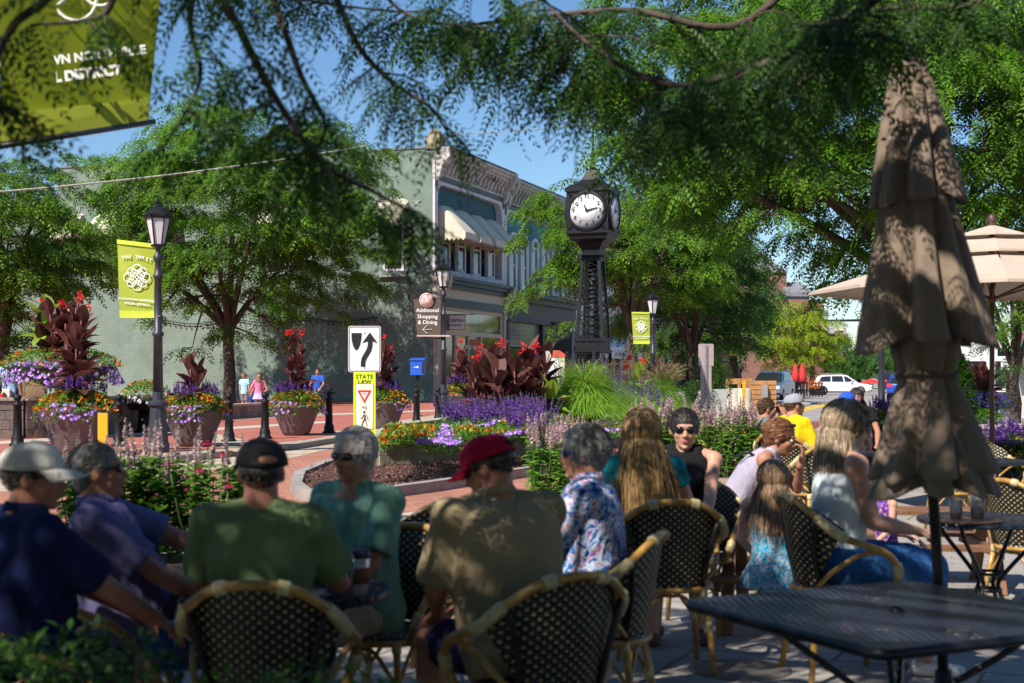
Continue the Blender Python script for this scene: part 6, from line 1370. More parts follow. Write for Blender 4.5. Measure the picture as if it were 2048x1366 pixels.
# ================================================================== VEHICLES
m_tyre = mt('tyre', (.015, .015, .016), .8, 0, .1); m_rim = mt('alloy_rim', (.45, .45, .47), .35, .7, .1)
m_cg = mt('car_glass', (.015, .02, .025), .05, 0, .2, spec=.9)
def car(label, loc, rz, paint, L=4.6, Wd=1.85, H=1.65, kind='suv', rear_light=True):
    """suv body from lofted side profile; local +x forward"""
    t = thing('parked_car', label, 'car', loc, rz, 'cars on the far street')
    s = L / 4.6; hz = H / 1.65
    lo = [(-2.25, .38), (-2.28, .75), (-2.25, 1.0), (-1.9, 1.06), (-.9, 1.06), (.85, 1.02), (1.3, .98), (2.05, .86), (2.26, .70), (2.3, .40), (1.9, .28), (-1.9, .28)]
    b = MB(); k = len(lo); secs = [(-Wd / 2, .90, .06), (-Wd / 2 + .08, 1.0, 0), (Wd / 2 - .08, 1.0, 0), (Wd / 2, .90, .06)]
    vs = []
    for y, f, dz in secs: vs += [(x * s * (.985 if f < 1 else 1), y, (z if f == 1 else .67 + (z - .67) * f) * hz) for x, z in lo]
    fs = [(i * k + j, i * k + (j + 1) % k, (i + 1) * k + (j + 1) % k, (i + 1) * k + j) for i in range(3) for j in range(k)] + [tuple(range(k - 1, -1, -1)), tuple(3 * k + j for j in range(k))]
    b.sm = False; b.add(vs, fs)
    cab = [(-2.12, 1.0), (-1.85, 1.48), (-1.5, 1.60), (.1, 1.63), (.45, 1.55), (1.25, 1.0)]
    k = len(cab); vs = []
    for y, q in ((-Wd / 2 + .10, 0), (-Wd / 2 + .24, 1), (Wd / 2 - .24, 1), (Wd / 2 - .10, 0)):
        vs += [(x * s, (y if z <= 1.0 else (-1 if y < 0 else 1) * (Wd / 2 - .10 - .14 * (z - 1) / .6 - (.06 if q else 0))), (z - (.03 if (not q and z > 1) else 0)) * hz) for x, z in cab]
    b.add(vs, [(i * k + j, i * k + j + 1, (i + 1) * k + j + 1, (i + 1) * k + j) for i in range(3) for j in range(k - 1)] + [tuple(range(k - 1, -1, -1)), tuple(3 * k + j for j in range(k))])
    bd = obj('body', b, paint, t); bv = bd.modifiers.new('bevel', 'BEVEL'); bv.width = .05; bv.segments = 2; bv.limit_method = 'ANGLE'
    for sg in (-1, 1):
        for (a0, a1, a2, a3) in (((-1.75, 1.08), (-1.55, 1.47), (-.85, 1.52), (-.85, 1.08)), ((-.75, 1.08), (-.75, 1.52), (.05, 1.52), (.15, 1.08)), ((.25, 1.08), (.15, 1.52), (.4, 1.47), (.98, 1.08))):
            g = MB(); P = [(x * s, sg * (Wd / 2 - .085 - .13 * (z - 1) / .6), z * hz) for x, z in (a0, a1, a2, a3)]; g.poly(P, (0, .02 * sg, 0)); obj('side_window', g, m_cg, t)
    g = MB(); w0, w1 = Wd / 2 - .16, Wd / 2 - .28; g.poly([(1.22 * s, -w0, 1.04 * hz), (1.22 * s, w0, 1.04 * hz), (.50 * s, w1, 1.53 * hz), (.50 * s, -w1, 1.53 * hz)], (.03, 0, .03)); obj('windscreen', g, m_cg, t)
    g = MB(); g.poly([(-2.10 * s, -w0, 1.06 * hz), (-1.88 * s, -w1, 1.45 * hz), (-1.88 * s, w1, 1.45 * hz), (-2.10 * s, w0, 1.06 * hz)], (-.03, 0, .02)); obj('rear_window', g, m_cg, t)
    for x in (-1.42, 1.42):
        for sg in (-1, 1):
            w = MB(); w.cyl((x * s, sg * (Wd / 2 - .2), .34), (x * s, sg * (Wd / 2 + .015), .34), .345, n=20, smooth=False); wo = obj('wheel', w, m_tyre, t)
            w = MB(); w.cyl((x * s, sg * (Wd / 2), .34), (x * s, sg * (Wd / 2 + .025), .34), .22, n=16, smooth=False); obj('rim', w, m_rim, wo)
    for sg in (-1, 1):
        w = MB(); w.box((2.2 * s, sg * (Wd / 2 - .28), .74 * hz), (.14, .4, .13)); obj('headlight', w, M_WHITEL, t)
        w = MB(); w.box((-2.24 * s, sg * (Wd / 2 - .22), .92 * hz), (.1, .34, .2)); obj('tail_light', w, MC['signal_red'], t)
        w = MB(); w.box((.75 * s, sg * (Wd / 2 + .04), 1.08 * hz), (.12, .2, .12)); obj('mirror', w, paint, t)
    w = MB(); w.bx(2.25 * s, 2.31 * s, -.55, .55, .45, .66); w.bx(2.24 * s, 2.3 * s, -.8, .8, .30, .36); obj('grille', w, M_BLACK, t)
    w = MB()
    for sg in (-1, 1): w.tube([(-1.6 * s, sg * .62, 1.62 * hz), (-1.5 * s, sg * .62, 1.68 * hz), (0, sg * .62, 1.70 * hz), (.1 * s, sg * .62, 1.64 * hz)], .02, 5)
    obj('roof_rail', w, m_grey, t); return t
Yv = 88; car('blue grey parked suv facing the viewer behind the timber fence', (XX(1545, Yv), Yv, 0), R(-112), mt('blue_grey_paint', (.14, .22, .34), .25, .4, .05, coat=.6), 4.7, 1.95, 1.78)
Yv = 107; car('white crossover crossing the street by the cafe railing', (XX(1683, Yv), Yv, 0), R(-12), mt('white_car_paint', (.72, .72, .72), .25, 0, .03, coat=.6), 4.4, 1.85, 1.55)
Yv = 120; car('dark red suv seen from behind left of the closed umbrella', (XX(1783, Yv), Yv, 0), R(80), mt('dark_car_paint', (.05, .02, .025), .3, .2, .05, coat=.6), 4.6, 1.95, 1.8)
Yv = 96; car('bright blue car partly hidden by the closed umbrella', (XX(1806, Yv), Yv, 0), R(70), mt('bright_blue_paint', (.01, .07, .45), .3, .1, .05, coat=.6), 4.4, 1.8, 1.5)
# motorcycle beside the blue suv
mc = thing('motorcycle', 'dark parked motorcycle between the blue grey suv and the red umbrellas', 'motorcycle', (XX(1588, 92), 92, 0), R(-60))
for x in (-.72, .72):
    w = MB(); w.tube([(x + .3 * math.cos(a), 0, .32 + .3 * math.sin(a)) for a in [2 * PI * i / 16 for i in range(16)]], .05, 6, closed=True); obj('wheel', w, m_tyre, mc)
w = MB(); w.ell((.1, 0, .85), (.32, .14, .16)); w.ell((-.4, 0, .8), (.36, .13, .08)); w.ell((0, 0, .45), (.28, .16, .2)); w.tube([(.72, 0, .32), (.5, 0, .95), (.42, 0, 1.05)], .035, 6); w.tube([(.4, -.35, 1.08), (.45, 0, 1.05), (.4, .35, 1.08)], .02, 6); w.ell((.58, 0, .92), .1); w.tube([(-.72, 0, .32), (-.1, 0, .45)], .03, 6); obj('body', w, M_BLACK, mc)
# ================================================================== PATIO FURNITURE
m_bam = mt('bamboo', (.42, .235, .055), .32, 0, .35, 14, spec=.6); m_wrap = mt('cane_wrap', (.60, .50, .27), .5, 0, .2, 30)
def dots(name, base, dot, ax, fx, fy, thr=.42, rough=.45, bump=.6, metal=0):
    m, t, b, N, L = nm(name); b.inputs['Roughness'].default_value = rough; b.inputs['Metallic'].default_value = metal
    tc = N.new('ShaderNodeTexCoord'); sp = N.new('ShaderNodeSeparateXYZ'); L.new(tc.outputs['Object'], sp.inputs[0]); cs = []
    for i, f in zip(ax, (fx, fy)):
        a = N.new('ShaderNodeMath'); a.operation = 'MULTIPLY'; a.inputs[1].default_value = f; L.new(sp.outputs['xyz'.index(i)], a.inputs[0])
        c = N.new('ShaderNodeMath'); c.operation = 'COSINE'; L.new(a.outputs[0], c.inputs[0]); cs.append(c)
    p = N.new('ShaderNodeMath'); p.operation = 'MULTIPLY'; L.new(cs[0].outputs[0], p.inputs[0]); L.new(cs[1].outputs[0], p.inputs[1])
    r = rampnode(t, [(thr, base), (thr + .08, dot)]); L.new(p.outputs[0], r.inputs[0]); L.new(r.outputs[0], b.inputs['Base Color'])
    bp = N.new('ShaderNodeBump'); bp.inputs['Strength'].default_value = bump; bp.inputs['Distance'].default_value = .004; L.new(p.outputs[0], bp.inputs['Height']); L.new(bp.outputs[0], b.inputs['Normal'])
    return m
m_wb = dots('woven_back', (.012, .010, .010), (.46, .37, .16), 'xz', PI / .021, PI / .017, .55)
m_ws = dots('woven_seat', (.012, .010, .010), (.50, .45, .32), 'xy', PI / .021, PI / .017, .5)
m_perf = dots('perforated_metal', (.028, .036, .062), (.02, .025, .04), 'xy', PI / .036, PI / .017, .35, .36, .3, .2)
_t = m_perf.node_tree; _p = [n for n in _t.nodes if n.type == 'MATH' and n.operation == 'MULTIPLY' and n.inputs[1].is_linked][0]
_g = _t.nodes.new('ShaderNodeMath'); _g.operation = 'LESS_THAN'; _g.inputs[1].default_value = .42; _t.links.new(_p.outputs[0], _g.inputs[0]); _t.links.new(_g.outputs[0], _t.nodes['Principled BSDF'].inputs['Alpha'])
m_blk = mt('black_table_metal', (.02, .023, .032), .35, .3, .15)
def cat(pts, n=5, closed=False):
    P = [Vector(p) for p in pts]; K = [P[0] * 2 - P[1]] + P + [P[-1] * 2 - P[-2]]; o = []
    for i in range(1, len(K) - 2):
        p0, p1, p2, p3 = K[i - 1:i + 3]
        for k in range(n):
            t = k / n; o.append(.5 * ((2 * p1) + (p2 - p0) * t + (2 * p0 - 5 * p1 + 4 * p2 - p3) * t * t + (3 * p1 - p0 - 3 * p2 + p3) * t ** 3))
    return o + [P[-1]]
def mk_chair():
    t = thing('bistro_chair', 'x', 'chair', (0, 0, 0), 0, 'rattan bistro chairs')
    s = MB(); s.lathe([(0, .435), (.20, .43), (.235, .44), (.238, .455), (.22, .468), (0, .462)], n=28, sy=.97); obj('seat', s, m_ws, t)
    s = MB(); s.tube([(.238 * math.cos(a), .232 * math.sin(a), .438) for a in [2 * PI * i / 28 for i in range(28)]], .015, 7, closed=True); obj('seat_ring', s, m_bam, t)
    b = MB(); n, m = 24, 10; vs = []
    for side in (0, .012):
        for j in range(m + 1):
            v = j / m
            for i in range(n + 1):
                u = 2 * i / n - 1; sp_ = (.72 + .55 * v) ; a = -PI / 2 + u * sp_; r = .215 + .065 * v + side
                ztop = .875 - .13 * abs(u) ** 2.4; z = .47 + (ztop - .47) * v; vs.append((r * math.cos(a) * 1.02, r * math.sin(a), z))
    q = (n + 1) * (m + 1); fs = []
    for s_ in (0, 1):
        for j in range(m):
            for i in range(n):
                a = s_ * q + j * (n + 1) + i; f = (a, a + 1, a + n + 2, a + n + 1); fs.append(f if s_ else f[::-1])
    b.sm = True; b.add(vs, fs); obj('back_panel', b, m_wb, t)
    half = [(-.235, .175, .445), (-.275, .185, .54), (-.292, .13, .625), (-.296, .02, .672), (-.288, -.10, .715), (-.255, -.19, .785), (-.165, -.262, .862), (-.07, -.288, .890), (0, -.293, .895)]
    path = half + [(-x, y, z) for x, y, z in half[-2::-1]]; P = cat(path, 5); s = MB(); s.tube(P, .0185, 8); obj('rim', s, m_bam, t)
    for x in (-1, 1):
        s = MB(); s.tube(cat([(x * .17, -.17, .47), (x * .235, -.13, .54), (x * .27, -.02, .62), (x * .29, .08, .64)], 4), .013, 7); obj('arm_brace', s, m_bam, t)
        s = MB(); s.tube(cat([(x * .165, -.165, .45), (x * .19, -.20, .62), (x * .235, -.215, .79)], 4), .013, 6); obj('back_post', s, M_BLACK, t)
    L_ = len(P)
    for f0, f1 in ((.05, .09), (.24, .33), (.40, .43), (.57, .60), (.67, .76), (.91, .95)):
        a, b_ = int(f0 * L_), max(int(f1 * L_), int(f0 * L_) + 2); s = MB(); seg = P[a:b_ + 1]; s.tube(seg, .0235, 8)
        for k in range(len(seg) - 1):
            for q_ in (0, .5): p = seg[k].lerp(seg[k + 1], q_); d = (seg[k + 1] - seg[k]).normalized() * .004; s.tube([p - d, p + d], .0262, 8)
        obj('cane_wrap', s, m_wrap, t)
    F_ = {}
    for x in (-1, 1):
        for y in (-1, 1):
            top = Vector((x * .165, y * .165, .44)); bot = Vector((x * .215, y * .225, 0)); F_[x, y] = (top, bot); s = MB(); s.tube([top, top.lerp(bot, .5) + Vector((x * .006, y * .006, 0)), bot], [.0175, .017, .015], 8); lg = obj('leg', s, m_bam, t)
            s = MB(); p = top.lerp(bot, .44); s.tube([p + Vector((0, 0, .03)), p - Vector((0, 0, .03))], .0215, 8); obj('cane_wrap', s, m_wrap, lg); s = MB(); s.tube([top, top.lerp(bot, .1)], .022, 8); obj('cane_wrap', s, m_wrap, lg)
    s = MB()
    for a, b_ in (((-1, -1), (1, -1)), ((1, -1), (1, 1)), ((1, 1), (-1, 1)), ((-1, 1), (-1, -1))):
        p, q_ = F_[a][0].lerp(F_[a][1], .44), F_[b_][0].lerp(F_[b_][1], .44); m_ = p.lerp(q_, .5); m_.z = .405; s.tube(cat([p, p.lerp(m_, .6) + Vector((0, 0, .05)), m_, q_.lerp(m_, .6) + Vector((0, 0, .05)), q_], 4), .010, 6)
    obj('stretcher', s, m_bam, t); return t
CH0 = mk_chair(); first_ch = True
def chair(px, Y, rz, label, sc=1.0, z=.016):
    global first_ch
    if first_ch: CH0.location = (XX(px, Y), Y, z); CH0.rotation_euler.z = R(rz); CH0['label'] = label; first_ch = False; CH0.scale = (sc,) * 3; return CH0
    return dup(CH0, (XX(px, Y), Y, z), R(rz), label, sc)
# (px of seat centre, depth, facing deg)
chair(540, 5.06, -2, 'rattan chair under the man in the black cap, its back toward the viewer')
chair(1070, 5.22, 30, 'rattan chair under the man in the red cap, turned to the left')
chair(15, 4.85, -50, 'rattan chair at the bottom left corner under the man in the white cap')
chair(225, 5.75, -95, 'rattan chair under the man in the lavender polo shirt')
chair(765, 6.35, 155, 'greyish rattan chair under the man in the pale green tee')
chair(1195, 6.35, 72, 'rattan chair under the grey haired man in the blue floral shirt')
chair(1330, 7.75, 4, 'rattan chair under the woman with long blonde hair, full back and legs visible', 1.04)
chair(1385, 8.95, 160, 'rattan chair under the woman in sunglasses and black top')
chair(1452, 10.4, -100, 'rattan chair under the woman resting her chin on her hand')
chair(1680, 7.55, -82, 'rattan chair under the woman in the white tank top, seen from its side', 1.08)
chair(1458, 16.6, -150, 'empty rattan chair with pale rim beside the hyssop', 1.12)
chair(1578, 14.9, -35, 'rattan chair under the boy in the yellow tee', 1.1)
chair(1638, 13.6, 12, 'empty rattan chair between the yellow tee and the blonde woman in white', 1.05)
chair(1900, 14.0, 170, 'rattan chair with slim gold legs behind the closed umbrella', 1.0)
chair(2062, 9.6, -60, 'rattan chair cut off by the right edge of the picture', 1.0)
chair(1985, 15.0, 200, 'rattan chair behind the open umbrella pole', 1.0)
chair(846, 7.45, 150, 'empty rattan chair at the small dark table behind the pale green tee')
# tables
def table(px, Y, label, r=.42, rz=0, shape='round', h=.73, w=1.0, d=1.0, mat=None, z=.016, name='cafe_table', x=None):
    t = thing(name, label, 'table', (XX(px, Y) if x is None else x, Y, z), R(rz), 'black metal cafe tables')
    s = MB()
    if shape == 'round': s.lathe([(0, h - .03), (r - .01, h - .03), (r, h - .02), (r, h - .004), (r - .012, h), (0, h)], n=48, smooth=False)
    else:
        P = []
        for sx, sy, a0 in ((1, 1, 0), (-1, 1, PI / 2), (-1, -1, PI), (1, -1, 3 * PI / 2)):
            for k in range(6): a = a0 + PI / 2 * k / 5; P.append((sx * (w / 2 - .06) + .06 * math.cos(a), sy * (d / 2 - .06) + .06 * math.sin(a), h - .035))
        s.poly(P, (0, 0, .035))
    obj('tabletop', s, mat or m_perf, t)
    if shape != 'round':
        s = MB(); a, b = w / 2 - .001, d / 2 - .001
        s.tube([(p[0] * 1.003, p[1] * 1.003, h - .018) for p in P], .021, 6, closed=True)
        s.tube([(.028 * math.cos(q), .028 * math.sin(q), h + .002) for q in [2 * PI * i / 16 for i in range(16)]], .007, 5, closed=True); obj('rim', s, m_blk, t)
    for k in range(4):
        a = PI / 4 + k * PI / 2; c, sn = math.cos(a), math.sin(a); q = (r * .8) if shape == 'round' else w * .42
        s = MB(); s.tube(cat([(c * q, sn * q, h - .035), (c * q * .85, sn * q * .85, h - .12), (c * .10, sn * .10, h - .33), (c * .07, sn * .07, .3), (c * q * .6, sn * q * .6, .08), (c * q * .95, sn * q * .95, .012)], 5), .0135, 7); obj('leg', s, m_blk, t)
    s = MB(); s.tube([(.095 * math.cos(q_), .095 * math.sin(q_), h - .33) for q_ in [2 * PI * i / 16 for i in range(16)]], .01, 5, closed=True); s.tube([(.075 * math.cos(q_), .075 * math.sin(q_), .3) for q_ in [2 * PI * i / 16 for i in range(16)]], .01, 5, closed=True); obj('collar', s, m_blk, t)
    return t
TB = {}
table(0, 5.78, 'round black cafe table between the four men at the left', .44, x=-.93)
table(0, 5.25, 'large square black perforated table at the bottom right', rz=-63.5, shape='sq', w=1.12, d=1.12, x=1.42)
table(0, 8.6, 'round black cafe table at the right edge holding two glasses', .42, x=2.88)
table(895, 8.5, 'small dark square table behind the man in the red cap', shape='sq', w=.62, d=.62, rz=14)
table(0, 7.4, 'dark cafe table with a green labelled bottle in front of the hyssop', .34, x=.20)
table(1665, 16.0, 'dark square table in front of the boy in the yellow tee', shape='sq', w=.9, d=.8, rz=8)
table(2010, 18.5, 'dark rectangular table beyond the open umbrella', shape='sq', w=1.0, d=.8, rz=3)
table(1990, 14.3, 'small dark table around the open umbrella pole', shape='sq', w=.7, d=.7, rz=20)
# wooden child picnic tables
m_wood = mt('picnic_wood', (.20, .095, .045), .65, 0, .35, 7, .3, 30)
def picnic(loc, rz, label, L_=1.0):
    t = thing('picnic_table', label, 'picnic table', loc, R(rz), 'low wooden picnic tables')
    s = MB()
    for k in range(4): s.bx(-L_ / 2, L_ / 2, -.24 + k * .122, -.128 + k * .122, .56, .585)
    obj('tabletop', s, m_wood, t)
    for y in (-1, 1):
        s = MB()
        for k in range(2): s.bx(-L_ / 2, L_ / 2, y * .46 - .115 + k * .118, y * .46 - .005 + k * .118, .335, .36)
        obj('bench', s, m_wood, t)
    for x in (-1, 1):
        s = MB(); X = x * (L_ / 2 - .16)
        s.beam((X, -.16, .555), (X, -.42, 0), .035, .08); s.beam((X + .036, .16, .555), (X + .036, .42, 0), .035, .08); s.beam((X - .036, -.56, .315), (X - .036, .56, .315), .035, .07); s.beam((X, -.22, .535), (X, .22, .535), .03, .05); obj('leg_frame', s, m_wood, t)
    return t
picnic((XX(1560, 8.75) + .12, 9.05, .016), -14, 'low wooden picnic table where the girl in the blue dress sits', 1.05)
picnic((XX(1885, 10.2), 10.7, .016), -3, 'low wooden picnic table behind the closed umbrella', 1.25)
# closed umbrella
m_taupe = fabric('taupe_canvas', (.235, .18, .135), .05, .9)
cu = thing('closed_umbrella', 'large closed taupe market umbrella tied at the waist in the right foreground', 'umbrella', (XX(1894, 6.25), 6.25, .016), 0); cu.rotation_euler = (0, R(-3.2), 0)
def folds(zt, zb, rt, rb, name, waist=None, ph=0.0, scal=.05, A=.21, pw=1.0, seed=1):
    n, m = 120, 30; vs = []; fs = []
    for j in range(m + 1):
        v = j / m
        for i in range(n):
            a = 2 * PI * i / n; r = rt + (rb - rt) * v ** pw
            if waist: r = waist[1] + (r - waist[1]) * min(1, abs((zt + (zb - zt) * v) - waist[0]) / waist[2]) ** .8
            an = a + .16 * math.sin(2 * a + ph) + .10 * math.sin(v * 2.5 + ph + a); w = math.cos(8 * an + ph); w = 1 - 2 * (1 - (w + 1) / 2) ** 1.6; am = A * (.45 + .65 * v)
            r *= 1 + am * w + am * .28 * math.sin(17 * an + 2 * v + ph) * (.4 + .6 * v)
            z = zt + (zb - zt) * v - scal * v ** 3 * (w * .5 + .35 * math.sin(2 * a + ph)); vs.append((r * math.cos(a), r * math.sin(a), z))
    for j in range(m):
        for i in range(n): fs.append((j * n + i, j * n + (i + 1) % n, (j + 1) * n + (i + 1) % n, (j + 1) * n + i))
    mb = MB(); mb.sm = True; mb.add(vs, fs); o = obj(name, mb, m_taupe, cu); s = o.modifiers.new('thick', 'SOLIDIFY'); s.thickness = .004; return o
folds(2.98, 2.36, .06, .168, 'upper_canopy', ph=.6, scal=.035, seed=1, pw=.8)
folds(2.46, 1.74, .12, .238, 'middle_canopy', ph=1.7, scal=.05, seed=2, pw=.95, A=.23)
folds(1.86, 1.17, .17, .232, 'lower_canopy', waist=(1.60, .098, .42), ph=.2, scal=.035, seed=3, A=.19, pw=.6)
folds(1.5, 1.09, .10, .225, 'inner_folds', ph=2.2, scal=.04, seed=4, A=.22)
mb = MB(); mb.lathe([(.02, 2.95), (.028, 3.0), (.015, 3.05), (0, 3.07)], n=12); mb.cyl((0, 0, .0), (0, 0, 2.98), .024, n=12); mb.lathe([(.26, 0), (.26, .04), (.05, .08), (.035, .3)], n=20); obj('pole', mb, M_BLACK, cu)
mb = MB(); mb.tube([(.122 * math.cos(a) * (1 + .06 * math.cos(8 * a)), .122 * math.sin(a) * (1 + .06 * math.cos(8 * a)), 1.60 + .012 * math.sin(a * 2)) for a in [2 * PI * i / 40 for i in range(40)]], .013, 6, closed=True)
obj('tie_strap', mb, mt('dark_taupe_strap', (.12, .09, .07), .9), cu)
# open umbrella
Yu = 15.5; u = Yu / F; ou = thing('open_umbrella', 'large open tan umbrella with three tiers at the right edge', 'umbrella', (XX(1984, Yu), Yu, .016), R(8)); m_tan_c = mt('tan_canvas', (.50, .40, .315), .9, 0, .06, 4, .1, 80)
def canopy(zt, zb, r0, r1, name, sag=.06, n=8, a0=PI / 8, val=.0):
    mb = MB(); k = 8; m = 8; vs = []
    for j in range(m + 1):
        v = j / m
        for i in range(n * k):
            a = 2 * PI * i / (n * k); seg = abs(((i % k) / k) * 2 - 1); fl = math.cos(PI / n) / math.cos((((i % k) / k) - .5) * 2 * PI / n)
            r = (r0 + (r1 - r0) * v) * fl; vs.append((r * math.cos(a + a0), r * math.sin(a + a0), zt + (zb - zt) * v - sag * math.sin(PI * v) * (1 - seg ** 2) * .5))
    N_ = n * k
    if val:
        for i in range(N_): x, y, z = vs[m * N_ + i]; vs.append((x, y, z - val))
        m += 1
    mb.sm = False; mb.add(vs, [(j * N_ + i, j * N_ + (i + 1) % N_, (j + 1) * N_ + (i + 1) % N_, (j + 1) * N_ + i) for j in range(m) for i in range(N_)]); o = obj(name, mb, m_tan_c, ou); s = o.modifiers.new('thick', 'SOLIDIFY'); s.thickness = .004
Z = lambda py: ZZ(py, Yu)
canopy(Z(455), Z(480), .04, .50, 'top_tier', .02); canopy(Z(484), Z(515), .40, .95, 'middle_tier', .03, val=.02); canopy(Z(521), Z(583), .82, 1.95, 'main_tier', .05, val=.03)
mb = MB()
for k in range(8): a = PI / 8 + k * PI / 4; mb.beam((.03 * math.cos(a), .03 * math.sin(a), Z(478)), (1.9 * math.cos(a), 1.9 * math.sin(a), Z(584)), .018, .03); mb.beam((.03 * math.cos(a), .03 * math.sin(a), Z(600)), (.95 * math.cos(a), .95 * math.sin(a), Z(545)), .014, .02)
obj('ribs', mb, mt('dark_walnut', (.07, .03, .025), .5, 0, .3, 12), ou)
mb = MB(); mb.cyl((0, 0, 0), (0, 0, Z(455)), .027, n=10); mb.ell((0, 0, Z(443)), (.05, .05, .07), 12, 8); mb.lathe([(.03, Z(456)), (.05, Z(452)), (.02, Z(447))], n=10); mb.lathe([(.3, 0), (.3, .05), (.06, .1), (.04, .4)], n=18); mb.lathe([(.028, Z(610)), (.045, Z(606)), (.045, Z(596)), (.028, Z(592))], n=10)
obj('pole', mb, MC['dark_walnut'], ou)
# small items on the tables
m_clear, tt, bb, NN, LL = nm('clear_plastic'); bb.inputs['Base Color'].default_value = (.9, .93, .95, 1); bb.inputs['Transmission Weight'].default_value = .85; bb.inputs['Roughness'].default_value = .08; bb.inputs['IOR'].default_value = 1.2
def cup(loc, label, r=.042, h=.15, liquid=None, lh=.4, lid=None, name='plastic_cup', cat_='cup', straw=False, dome=False):
    t = thing(name, label, cat_, loc)
    obj('cup', MB().lathe([(r * .74, 0), (r, h), (r * .97, h), (r * .71, .004), (0, .004)], n=24), m_clear, t)
    if liquid: obj('drink', MB().lathe([(r * .70, .005), (r * (.72 + .24 * lh), h * lh), (0, h * lh)], n=20), liquid, t)
    if dome: obj('lid', MB().lathe([(r * 1.05, h), (r * 1.05, h + .008), (r * .9, h + .02), (r * .5, h + .035), (0, h + .038)], n=20), m_clear, t)
    return t
tz = .016 + .73
cup((-.655, 5.50, tz), 'clear plastic cup with a pink drink on the left round table', .045, .15, mt('pink_drink', (.60, .04, .07), .2), .38, dome=True)
cup((-.80, 5.93, tz), 'clear domed cup behind the black capped man on the left table', .045, .17, mt('pale_iced_drink', (.45, .42, .42), .2), .6, dome=True)
cc = thing('coffee_cup', 'white paper coffee cup with brown sleeve and dark lid on the left table', 'cup', (XX(718, 5.6), 5.62, tz))
obj('cup', MB().lathe([(.031, 0), (.043, .15), (0, .15)], n=24), mt('paper_white', (.72, .70, .72), .6), cc)
obj('sleeve', MB().lathe([(.0362, .045), (.0425, .11)], n=24), mt('cardboard_brown', (.24, .11, .05), .8), cc)
obj('lid', MB().lathe([(.046, .148), (.046, .16), (.040, .165), (.038, .18), (0, .178)], n=24), mt('navy_lid', (.015, .015, .035), .4), cc)
for k, (px, w, lab) in enumerate(((1912, .042, 'short clear glass with dark drink on the right round table'), (1955, .048, 'tall clear glass with amber drink on the right round table'))):
    cup((XX(px, 8.35), 8.35, tz), lab, w, .12 + .05 * k, mt('amber_drink', (.35, .20, .08), .15) if k else mt('dark_drink', (.05, .04, .03), .15), .35 + .1 * k)
tr = obj('serving_tray', MB().lathe([(.0, 0), (.20, 0), (.215, .012), (.2, .008), (0, .006)], n=30), mt('brown_tray', (.16, .08, .04), .5), None, (XX(1935, 8.4), 8.42, tz)); tag(tr, 'thin brown tray under the two glasses on the right round table', 'tray')
for o_ in bpy.data.objects:
    if o_.name.startswith('plastic_cup') and o_.location.x > 2: o_.location.z += .014
bt = thing('drink_bottle', 'green labelled bottle behind the grey haired man', 'bottle', (XX(1100, 7.3), 7.3, tz))
obj('glass', MB().lathe([(.03, 0), (.033, .02), (.033, .14), (.022, .19), (.014, .215), (.014, .245), (0, .245)], n=20), m_clear, bt)
obj('label', MB().lathe([(.0345, .03), (.0345, .12)], n=20), mt('green_label', (.12, .40, .03), .5, 0, .3, 20), bt); obj('cap', MB().lathe([(.016, .243), (.016, .262), (0, .262)], n=14), M_WHITE, bt)
bg_ = obj('pink_bag', MB().ell((0, 0, .09), (.12, .10, .09), 16, 9), fabric('pink_pattern', (.6, .3, .33), .3, .8, [(.45, (.70, .35, .38)), (.55, (.25, .02, .04))], 40), None, (XX(846, 7.45), 7.43, .016 + .465)); tag(bg_, 'pink patterned bag on the empty chair behind the pale green tee', 'bag')
mg = obj('magazine', MB().box((0, 0, 0), (.3, .22, .012), .4), mt('pale_paper', (.6, .58, .5), .6, 0, .3, 9), None, (XX(1648, 15.8), 15.8, tz + .007)); tag(mg, 'folded pale paper on the table by the boy in yellow', 'paper')
# bench against the side wall
bn = thing('park_bench', 'black slatted bench against the sage wall behind the road signs', 'bench', (XX(690, 66), 66, PZ), R(10)); mb = MB()
for k in range(4): mb.bx(-1.6, 1.6, -.3 + k * .14, -.2 + k * .14, .45, .48)
obj('seat', mb, M_BLACK, bn); mb = MB()
for k in range(4): mb.bx(-1.6, 1.6, .28, .31, .58 + k * .14, .66 + k * .14)
obj('backrest', mb, M_BLACK, bn)
for x in (-1.5, 1.5): mb = MB(); mb.bx(x - .03, x + .03, -.28, -.22, 0, .45); mb.bx(x - .03, x + .03, .22, .28, 0, 1.1); mb.bx(x - .03, x + .03, -.3, .25, .68, .72); obj('leg', mb, M_BLACK, bn)
